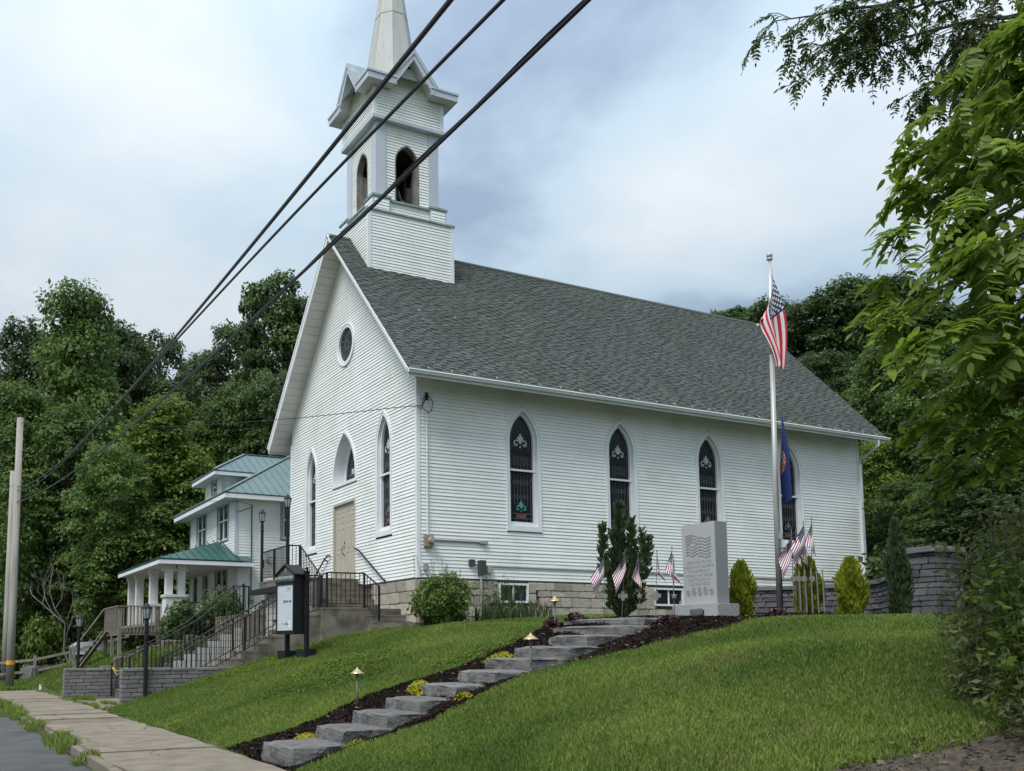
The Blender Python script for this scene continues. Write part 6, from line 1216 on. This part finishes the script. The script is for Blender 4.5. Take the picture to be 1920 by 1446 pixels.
# ------------------------------------------------------------------ trees of the wood: trunk with limbs, crown of separate leaf cards in clumps
def tree_meshes(seed, shape, mk, nleaf=8500, leaf=.145):
    """unit tree: height 1*16 m, crown radius 4 m; scaled per tree"""
    r = np.random.default_rng(seed); Hh, R = 16., 4.; b = MB(); zc0 = {0: .30, 1: .22, 2: .2, 3: .42}[shape]*Hh; cl = []
    ncl = {0: 60, 1: 70, 2: 64, 3: 40}[shape]
    for k in range(ncl):
        f = (k+.5)/ncl; z = zc0+(Hh-zc0)*f**.9
        prof = {0: math.sin(math.pi*(.12+.85*f))**.7, 1: (1-f)**.55*1.05+.1, 2: math.sin(math.pi*(.2+.75*f))**.5, 3: .35+.6*math.sin(math.pi*(.1+.8*f))}[shape]
        a = k*2.4+r.uniform(-.5, .5); q = prof*R*(.35+.65*math.sqrt(r.uniform()))*r.uniform(.75, 1.15); cl.append((q*math.cos(a), q*math.sin(a), z-.3, r.uniform(.75, 1.35)*(1.15 if shape != 3 else .95)))
    b.tube([(0, 0, -1.5), (.05, 0, Hh*.3), (.12, .1, Hh*.62), (.05, .2, Hh*.93)], [.26, .20, .12, .03], 8)
    for c in cl[::3]:
        zb = max(Hh*.16, c[2]-abs(c[0])*.6-abs(c[1])*.6-1.2); b.tube([(.08, .06, zb), (c[0]*.5, c[1]*.5, zb+(c[2]-zb)*.55), (c[0], c[1], c[2])], [.085, .06, .02], 5, cap=False)
    trunk = b.mesh('trunk', 'bark')
    w = np.array([c[3]**2 for c in cl]); n = (w/w.sum()*nleaf).astype(int); P, O = [], []
    for c, k in zip(cl, n):
        d = r.normal(0, 1, (k, 3)); d /= np.linalg.norm(d, axis=1)[:, None]; d[:, 2] = np.where(r.uniform(size=k) < .72, np.abs(d[:, 2]), d[:, 2])
        rad = c[3]*(r.uniform(.45, 1.05, k)**.6)*(1+.35*np.sin(d[:, 0]*5+c[0]*3)*np.sin(d[:, 1]*5+c[1]))
        P.append(np.array(c[:3])+d*rad[:, None]*np.array([1.15, 1.15, .72])); O.append(d)
    V, F = leaves_np(np.concatenate(P), r, leaf, .5, .62, np.concatenate(O)); return trunk, npmesh('crown', V, F, mk)
VAR = {}
for k, mk in (('d', 'leafdark'), ('m', 'leafmid'), ('b', 'leafbright'), ('g', 'leafgrey')):
    for s in ((0, 1, 2, 3) if k in 'd' else (0, 1, 2) if k == 'm' else (1, 2) if k == 'b' else (3,)):
        VAR[k, s] = tree_meshes(hash((k == 'd', s, ord(k))) % 1000, s, mk, 26000 if k != 'g' else 15000)
rt_ = random.Random(4)
for (x, y, h, R, k, s, lb, gp) in TREES:
    z = gz(x, y); t = thing('tree', lb, 'tree', (x, y, z), gp); tr, cr_ = VAR[(k, s)] if (k, s) in VAR else VAR[[q for q in VAR if q[0] == k][0]]
    a = rt_.uniform(0, 6.28); R = max(R, h*.16, 1.5)
    for nm, me in (('trunk', tr), ('crown', cr_)): inst(nm, me, t, (x, y, z), (0, 0, a), (R/4, R/4, h/16))
# undergrowth shrubs along the edge of the wood
SHV = []
U1 = ['at the far left edge behind the utility poles', 'second from the left edge, well behind the poles', 'behind the bright shrub, upper', 'behind the dead tree', 'right of the dead tree', 'between the dead tree and the white car', 'behind the white car', 'in the second row above the bright shrub', 'in the back row at the far left', 'in the back row behind the dead tree', 'in the back row above the white car', 'right of the white car, behind the deck stairs', 'farthest back at the extreme left', 'beside the left end of the porch', 'behind the left porch posts', 'low beside the road at the extreme left']
U2 = ['close to the rear wall of the church', 'just right of the church rear corner', 'behind the left part of the stone wall', 'behind the golden arborvitae nearest the pillar', 'behind the columnar evergreen', 'just behind the stone pillar', 'right of the stone pillar', 'deep behind the church rear corner', 'hugging the church rear corner, lower', 'behind the brush, left part', 'behind the brush, right part', 'in the back row right of the church', 'in the back row above the stone wall', 'in the back row above the pillar']
for s in range(3):
    r = np.random.default_rng(200+s); P, O = [], []
    for k in range(16):
        a = r.uniform(0, 6.28); q = r.uniform(.1, .8); c = np.array([q*math.cos(a), q*math.sin(a), r.uniform(.25, .75)]); d = r.normal(0, 1, (150, 3)); d /= np.linalg.norm(d, axis=1)[:, None]; P.append(c+d*r.uniform(.18, .42, (150, 1))); O.append(d)
    V, F = leaves_np(np.concatenate(P), r, .075, .4, .6, np.concatenate(O)); SHV.append([npmesh('foliage', V, F, m_) for m_ in ('leafdark', 'leafmid', 'leafbright')])
def shrub(x, y, rad_, h, mi, lb, gp=None, v=0, cat='shrub', name='shrub'):
    z = gz(x, y); t = thing(name, lb, cat, (x, y, z), gp); inst('foliage', SHV[v][mi], t, (x, y, z), (0, 0, rt_.uniform(0, 6)), (rad_, rad_, h)); b = MB()
    for k in range(4): a = k*1.6; b.tube([(x, y, z-.1), (x+math.cos(a)*rad_*.3, y+math.sin(a)*rad_*.3, z+h*.5)], [.03, .012], 5)
    b.build('stem', 'bark', t); return t
for k in range(16):
    x, y = [(-8.6, 29.5), (-7.6, 33.2), (-5.6, 33), (-4.4, 29.6), (-3.2, 29.2), (-2.0, 27.6), (-.6, 26), (-5.4, 31), (-7.4, 31.5), (-3.6, 32), (-1.4, 30), (.6, 28), (-9.4, 33), (1.6, 24.5), (3, 23.6), (-9.6, 30.2)][k]
    shrub(x, y, rt_.uniform(1.3, 2.1), rt_.uniform(1.5, 3.4), 0 if k % 4 else 1, 'dark undergrowth shrub '+U1[k], 'undergrowth shrubs behind the rail fence', k % 3)
for k in range(14):
    x, y = [(20, 1.5), (19.4, -1.5), (18.2, -3.6), (16.6, -5.5), (15, -7.4), (13.6, -9.0), (12.2, -10.6), (21, 4), (17.2, -2.0), (10.5, -12.4), (9.0, -14), (22, -3), (19, -6), (15.5, -10)][k]
    shrub(x, y, rt_.uniform(1.2, 1.9), rt_.uniform(1.6, 3.0), 0 if k % 3 else 1, 'dark woodland-edge shrub '+U2[k], 'undergrowth shrubs right of the church', k % 3)
shrub(-6.3, 28.3, 1.2, 2.9, 2, 'bright green young shrub right of the utility pole by the rail fence', None, 1); shrub(-5.2, 28.2, .9, 1.5, 1, 'low green shrub between the bright young shrub and the dead branches', None, 2)
shrub(-4.6, 13.4, .8, .7, 1, 'leafy green weeds growing under the wooden deck', None, 0)
shrub(-3.2, 11.3, 1.25, 1.5, 0, 'wide dark reddish-green bush between the stairs and the porch', None, 0); shrub(-2.3, 11.0, .9, 1.75, 1, 'olive bush at the right end of the porch by the stair landing', None, 1)
# bare dead tree at the left
dt = thing('dead_tree', 'bare grey dead tree with crooked branches against the dark woods', 'tree', (-5.3, 27.0, gz(-5.3, 27.0))); z0 = gz(-5.3, 27.0); b = MB(); rb = random.Random(9)
def twig(p, d, L, r_, n):
    q = p+d*L*.5+Vector((rb.uniform(-.1, .1), rb.uniform(-.1, .1), rb.uniform(0, .1)))*L; e = q+(d+Vector((rb.uniform(-.4, .4), rb.uniform(-.4, .4), rb.uniform(-.1, .3)))).normalized()*L*.5; b.tube([p, q, e], [r_, r_*.8, r_*.5], 5)
    if n:
        for k in range(3): twig(q if k == 0 else e, (d+Vector((rb.uniform(-.9, .9), rb.uniform(-.5, .5), rb.uniform(-.3, .6)))).normalized(), L*rb.uniform(.5, .75), r_*.55, n-1)
twig(Vector((-5.0, 27.0, z0-.1)), Vector((-.35, 0, 1)).normalized(), 2.7, .06, 4); b.build('branches', 'greybark', dt)
bo = rockmesh('boulder', 'step', 201, .12, .22); inst('boulder', bo, None, (-6.7, 26.3, gz(-6.7, 26.3)+.2), (0, 0, .6), (1.5, 1., .9), label='large grey boulder behind the utility poles', cat='boulder')
# ------------------------------------------------------------------ planting at the church
def bushc(name, x, y, rx, ry, h, mk, n, leaf, label, seed, up_=.35, cat='shrub', aspect=.5):
    r = np.random.default_rng(seed); z = gz(x, y); t = thing(name, label, cat, (x, y, z)); d = r.normal(0, 1, (n, 3)); d /= np.linalg.norm(d, axis=1)[:, None]; q = r.uniform(.5, 1.0, n)**.6
    lump = 1+.16*np.sin(d[:, 0]*6+seed)*np.cos(d[:, 2]*5+1)+.1*np.sin(d[:, 1]*11)
    P = np.stack([x+d[:, 0]*rx*q*lump, y+d[:, 1]*ry*q*lump, z+h*.48+d[:, 2]*h*.52*q*lump], 1); P[:, 2] = np.maximum(P[:, 2], z+.02)
    V, F = leaves_np(P, r, leaf, up_, aspect, d); o = bpy.data.objects.new('foliage', npmesh('foliage', V-np.array([x, y, z]), F, mk)); put(o, t); return t, P
t, P = bushc('shrub', .22, -.95, .82, .75, 1.42, 'leafbright', 5600, .055, 'full round green bush at the front corner of the church', 31)
r = np.random.default_rng(8); b = MB()
for k in range(16):
    a = r.uniform(0, 6.28); q = r.uniform(0, .8); p = Vector((.22+q*math.cos(a), -.95+q*.8*math.sin(a), -.25+r.uniform(-.2, .2)*(1) )); e = p+Vector((r.uniform(-.12, .12), r.uniform(-.1, .1), r.uniform(.35, .75))); b.tube([p, (p+e)/2+Vector((.02, 0, 0)), e], [.005, .004, .002], 4)
    for j in range(10): c = p+(e-p)*(.35+.065*j); b.obox(c+Vector((.016*(-1)**j, 0, 0)), (.014, .004, .006), (0, .004, .003), (0, .002, .006))
b.build('flower_spike', 'weed', t)
t = thing('perennial_clump', 'tall leafy perennial stalks under the basement window', 'plant', (2.3, -.55, gz(2.3, -.55))); b = MB(); Pl = []
for k in range(46):
    x, y = r.uniform(1.7, 3.1), r.uniform(-.85, -.35); z = gz(x, y); h = r.uniform(.6, 1.35); e = Vector((x+r.uniform(-.15, .15), y+r.uniform(-.12, .12), z+h)); b.tube([(x, y, z), (x, y, z+h*.5), e], [.008, .006, .003], 4); Pl += [[x+(e.x-x)*q+r.uniform(-.07, .07), y+(e.y-y)*q+r.uniform(-.07, .07), z+h*q] for q in np.linspace(.12, 1, 26)]
b.build('stalk', 'weed', t, kind='stuff'); V, F = leaves_np(np.array(Pl), r, .045, .3, .35); o = bpy.data.objects.new('foliage', npmesh('foliage', V-np.array(t.location), F, 'leafmid')); put(o, t)
t = thing('iris_clump', 'clump of sword-shaped iris leaves at the foot of the church foundation', 'plant', (2.5, -1.1, gz(2.5, -1.1))); b = MB()
for k in range(260):
    x, y = r.uniform(1.15, 3.5), r.uniform(-1.35, -.8); z = gz(x, y); h = r.uniform(.35, .62); a = r.uniform(0, 6.28); l = r.uniform(.05, .3); d = Vector((math.cos(a), math.sin(a), 0)); s_ = Vector((-math.sin(a+.6), math.cos(a+.6), 0))*.016; p = Vector((x, y, z)); m_ = p+d*l*.35+Vector((0, 0, h*.65)); e = p+d*l+Vector((0, 0, h)); b.add([p-s_, p+s_, m_+s_, e, m_-s_], [(0, 1, 2, 4), (4, 2, 3)])
b.build('foliage', 'leafgrey', t)
def conifer(name, label, spires, mk, n, spray, seed, group=None, tp=.72):
    """columns of upward pointing sprays; spires: (x, y, z0, height, radius, base swell height)"""
    r = np.random.default_rng(seed); x0, y0, z0 = spires[0][:3]; t = thing(name, label, 'conifer', (x0, y0, z0), group); Vs, Fs, off = [], [], 0
    tot = sum(s[3]*s[4] for s in spires)
    for (x, y, z, h, R, sw) in spires:
        k = int(n*h*R/tot); f = r.uniform(0, 1, k)**1.15; a = r.uniform(0, 6.283, k); rad_ = R*np.where(f < sw, .72+.28*np.sin(f/sw*1.57), np.maximum(.02, ((1-f)/(1-sw)))**tp)*(.8+.25*np.sin(a*3+f*9+seed))*r.uniform(.25, 1.15, k)**.6
        P = np.stack([x+np.cos(a)*rad_, y+np.sin(a)*rad_, z+.03+f*h*.94], 1); d = np.stack([np.cos(a)*(.42 if tp < 1 else .8), np.sin(a)*(.42 if tp < 1 else .8), np.ones(k)], 1)+r.normal(0, .16, (k, 3)); d /= np.linalg.norm(d, axis=1)[:, None]
        s_ = np.cross(d, r.normal(0, 1, (k, 3))); s_ /= np.linalg.norm(s_, axis=1)[:, None]; L = (spray*r.uniform(.5, 1.5, k))[:, None]; V = np.stack([P, P+d*L*.55+s_*L*.22, P+d*L, P+d*L*.55-s_*L*.22], 1).reshape(-1, 3); i = np.arange(k)*4+off; Vs.append(V); Fs.append(np.stack([i, i+1, i+2, i+3], 1)); off += 4*k
    o = bpy.data.objects.new('foliage', npmesh('foliage', np.concatenate(Vs)-np.array([x0, y0, z0]), np.concatenate(Fs), mk)); put(o, t)
    b = MB()
    for (x, y, z, h, R, sw) in spires: b.tube([(x0, y0, z-.05), (x, y, z+h*.4), (x, y, z+h*.85)], [.05, .03, .01], 6)
    b.build('trunk', 'bark', t); return t
conifer('juniper', 'tall dark green juniper with several pointed spires left of the memorial', [(-.13, -8.46, -1.38, 2.25, .13, .25), (-.38, -8.27, -.65, 1.05, .05, .3), (.04, -8.60, -.85, 1.35, .06, .25), (.19, -8.72, -.70, 1.0, .035, .3), (.28, -8.77, -.62, .78, .03, .3), (-.28, -8.35, -1.25, .75, .055, .5), (-.02, -8.52, -1.30, .95, .10, .35), (.13, -8.66, -1.15, .5, .05, .5), (-.22, -8.40, -.85, 1.15, .05, .3)], 'juniper', 3400, .13, 61, tp=1.2)
GA = 'golden arborvitae shrubs in front of the stone wall'
conifer('arborvitae', 'golden arborvitae directly behind the right side of the memorial', [(2.15, -9.25, -1.36, 1.06, .235, .5)], 'golden', 4200, .085, 62, GA, tp=.5)
conifer('arborvitae', 'golden arborvitae behind the metal stakes, right of the flagpole', [(1.95, -10.95, -1.40, 1.02, .235, .5)], 'golden', 4200, .085, 63, GA, tp=.5)
conifer('arborvitae', 'golden arborvitae standing alone nearest the right end of the wall', [(2.55, -11.35, -1.44, 1.04, .25, .5)], 'golden', 4600, .085, 64, GA, tp=.5)
conifer('columnar_evergreen', 'narrow dark columnar evergreen in front of the stone pillar', [(3.3, -11.72, -1.44, 1.75, .20, .5)], 'juniper', 3200, .10, 65)
# ------------------------------------------------------------------ roadside brush at the lower right
def brush(x, y, rad_, h, n, label, seed, mk='weed', leaf=.045):
    r = np.random.default_rng(seed); z = gz(x, y); t = thing('roadside_brush', label, 'shrub', (x, y, z), 'tangled roadside brush at the lower right'); b = MB(); Pl = []
    for k in range(n):
        a = r.uniform(0, 6.283); q = rad_*math.sqrt(r.uniform()); p = Vector((x+q*math.cos(a), y+q*math.sin(a), 0)); p.z = gz(p.x, p.y)-.03; hh = h*r.uniform(.45, 1.1)*(1-.35*(q/rad_)**2); e = p+Vector((r.uniform(-.25, .25), r.uniform(-.25, .25), hh)); m_ = (p+e)/2+Vector((r.uniform(-.06, .06), r.uniform(-.06, .06), 0)); b.tube([p, m_, e], [.004, .003, .0015], 4)
        for s_ in r.uniform(.12, 1, 62): c = p+(e-p)*s_; Pl.append([c.x+r.normal(0, .07), c.y+r.normal(0, .07), c.z+r.normal(0, .05)])
    b.build('stalk', 'stalk', t, kind='stuff'); V, F = leaves_np(np.array(Pl), r, leaf*.8, .25, .42); o = bpy.data.objects.new('foliage', npmesh('foliage', V-np.array([x, y, z]), F, mk)); put(o, t)
brush(-4.08, -18.33, .75, 1.75, 150, 'leafy brush in front of the near compound-leaved tree, nearest the lawn edge', 71)
brush(-4.5, -19.0, .75, 1.85, 150, 'yellow-green brush at the right edge of the picture', 72, 'leafbright', .055); brush(-2.9, -17.95, .8, 1.9, 130, 'darker brush behind the leafy brush at the lawn edge', 73, 'weed', .05); brush(-2.2, -18.8, .9, 2.3, 130, 'tall dark brush farthest back at the right edge', 74, 'leafmid', .06)
brush(-5.1, -18.95, .35, .7, 40, 'low straggling brush on the bare bank', 75, 'weed', .04)
# ------------------------------------------------------------------ near tree with large compound leaves
def compound(npairs, L, ll, lw, mk, seed, droop=.35):
    r = random.Random(seed); b = MB(); pts = [Vector((L*k/12, 0, -droop*L*(k/12)**2)) for k in range(13)]; b.tube(pts, [.004*(1-.06*k) for k in range(13)], 4, 1)
    def leaflet(p, d, s):
        d = (d+Vector((0, 0, r.uniform(-.45, -.1)))).normalized(); w = d.cross(Vector((r.uniform(-.3, .3), r.uniform(-.3, .3), 1))).normalized(); dn = w.cross(d); l = ll*s; v = []
        for f, wd, dp in ((0, .12, 0), (.2, .9, .0), (.45, 1., .02), (.75, .6, .07), (1, .04, .16)): c = p+d*l*f-Vector((0, 0, 1))*l*dp; v += [c+w*lw*s*wd*.5, c-dn*lw*.10*wd, c-w*lw*s*wd*.5]
        b.add(v, [(3*i+j, 3*i+j+1, 3*i+j+4, 3*i+j+3) for i in range(4) for j in range(2)], 0)
    for k in range(npairs):
        f = .16+.8*k/npairs; q = pts[min(12, int(f*12))]+(pts[min(12, int(f*12)+1)]-pts[min(12, int(f*12))])*(f*12-int(f*12)); s = .75+.5*math.sin(math.pi*f); s *= r.uniform(.88, 1.08)
        for g in (-1, 1):
            if r.random() > .07: leaflet(q+Vector((r.uniform(-.02, .02)*L, 0, 0)), Vector((.42+r.uniform(-.3, .3), g, r.uniform(-.35, .25))), s*r.uniform(.8, 1.1))
    leaflet(pts[-1], Vector((1, 0, -.3)), .8); return b.mesh('leaf', [mk, 'weed'], None, True)
AL = [compound(7+s % 3, .46+.03*(s % 4), .15, .066, 'ailanthus', 80+s, .18+.09*s) for s in range(7)]
at = thing('compound_leaf_tree', 'near tree with long drooping compound leaves filling the right edge', 'tree', (-3.6, -19.6, gz(-3.6, -19.6))); b = MB(); zt0 = gz(-3.6, -19.6)
b.tube([(-3.6, -19.6, zt0-.2), (-3.65, -19.5, 0), (-3.8, -19.3, 2.0), (-3.9, -19.1, 4.4)], [.13, .11, .08, .03], 10); b.build('trunk', 'bark', at, smooth=True)
ra = random.Random(21); b = MB(); LV = []
CAMP = Vector((-11.854, -22.529, -1.911))
def limb(p, e, n, w=.022, sag=.12):
    p, e = Vector(p), Vector(e); pts = []
    for k in range(9): f = k/8; pts.append(p+(e-p)*f+Vector((ra.uniform(-.03, .03), ra.uniform(-.03, .03), sag*math.sin(math.pi*f)))*(1 if 0 < k < 8 else 0))
    b.tube(pts, [w*(1-.85*k/8) for k in range(9)], 6); d = (e-p).normalized()
    for k in range(n):
        f = .25+.75*(k+ra.random())/n if k < n-3 else 1.; i = min(7, int(f*8)); q = pts[i]+(pts[i+1]-pts[i])*(f*8-i); a = ra.uniform(0, 6.283); s = Vector((math.cos(a), math.sin(a), ra.uniform(-.35, .45))); dr_ = (s*.9+d*(.55 if k < n-3 else 1.3)).normalized(); LV.append((q, dr_))
tr_ = lambda z: Vector((-3.65-.1*max(0, z), -19.5+.12*max(0, z), z))
for (z, e, n) in AIL_LIMBS: limb(tr_(z), Vector(e)+Vector((.06, -.03, 0)), n)
b.build('limb', 'bark', at)
extra = MB(); av = [np.array([v.co for v in me.vertices]) for me in AL]; af = [[tuple(p.vertices) for p in me.polygons] for me in AL]
for i, (q, d) in enumerate(LV):
    d = (d+Vector((0, 0, .05))).normalized()
    for k in range(2):
        h = ra.randrange(7); a = ra.uniform(0, 6.283); s = ra.uniform(.5, .8); R_ = np.array((d+Vector((math.cos(a), math.sin(a), -.2))*.8).to_track_quat('X', 'Z').to_matrix())*s; p = q+Vector((ra.uniform(-.15, .15), ra.uniform(-.15, .15), ra.uniform(-.15, .1)))
        extra.add([tuple(v) for v in (av[h] @ R_.T+np.array(p))], af[h])
extra.build('leafage', 'ailanthus', at, kind='stuff')
for q, d in LV[:300]:
    d = (d+Vector((0, 0, .12))).normalized()
    rot = d.to_track_quat('X', 'Z').to_euler(); rot.x += ra.uniform(-.5, .5); s = ra.uniform(.55, .9); inst('leaf', AL[ra.randrange(7)], at, q, rot, (s, s, s))
# ------------------------------------------------------------------ fine-leaved locust branches hanging in from the top right
LC = [compound(5+s % 3, .16+.015*(s % 4), .042, .019, 'locust', 90+s, .1+.12*s) for s in range(6)]
lt_ = thing('locust_tree', 'overhanging branches of a fine-leaved locust tree at the top right', 'tree', (-2.9, -19.9, gz(-2.9, -19.9))); b = MB(); LV = []
b.tube([(-2.9, -19.9, gz(-2.9, -19.9)-.2), (-2.85, -19.9, 1.5), (-2.9, -19.7, 4.6)], [.16, .13, .09], 10); b.build('trunk', 'bark', lt_, smooth=True); b = MB()
for (p, e, n, w) in LOC_LIMBS:
    limb(p, e, n, w, .05); b.tube([(-2.9, -19.75, min(p[2]-.35, 4.4)), ((p[0]-2.9)/2, (p[1]-19.75)/2, p[2]-.12), p], [w*1.5, w*1.2, w], 6)
b.build('limb', 'bark', lt_)
jv = [np.array([v.co for v in me.vertices]) for me in LC]; jf = [[tuple(p.vertices) for p in me.polygons] for me in LC]; off = Vector(ROOT[lt_.name]); big = MB(); tw = MB()
for i, (q, d) in enumerate(LV):
    if ra.random() < .30: continue
    # each spot on a limb carries a twig with several leaves
    td = (d*.7+Vector((ra.uniform(-.3, .3), ra.uniform(-.3, .3), -.35))).normalized(); L = ra.uniform(.18, .45); tw.tube([q, q+td*L*.6+Vector((0, 0, .02)), q+td*L], [.005, .004, .002], 4, cap=False)
    for k in range(5):
        p = q+td*L*(.25+.19*k); a = ra.uniform(0, 6.283); dd2 = (td*.8+Vector((math.cos(a), math.sin(a), ra.uniform(-.5, .3)))).normalized(); R_ = dd2.to_track_quat('X', 'Z').to_matrix(); s = ra.uniform(.7, 1.15); h = ra.randrange(6)
        if i*5+k < 250: inst('leaf', LC[h], lt_, p, dd2.to_track_quat('X', 'Z').to_euler(), (s, s, s))
        else:
            A_ = np.array(R_)*s; big.add([tuple(v) for v in (jv[h] @ A_.T+np.array(p))], jf[h])
tw.build('twig', 'bark', lt_, kind='stuff')
if big.v: big.build('leafage', 'locust', lt_, kind='stuff')
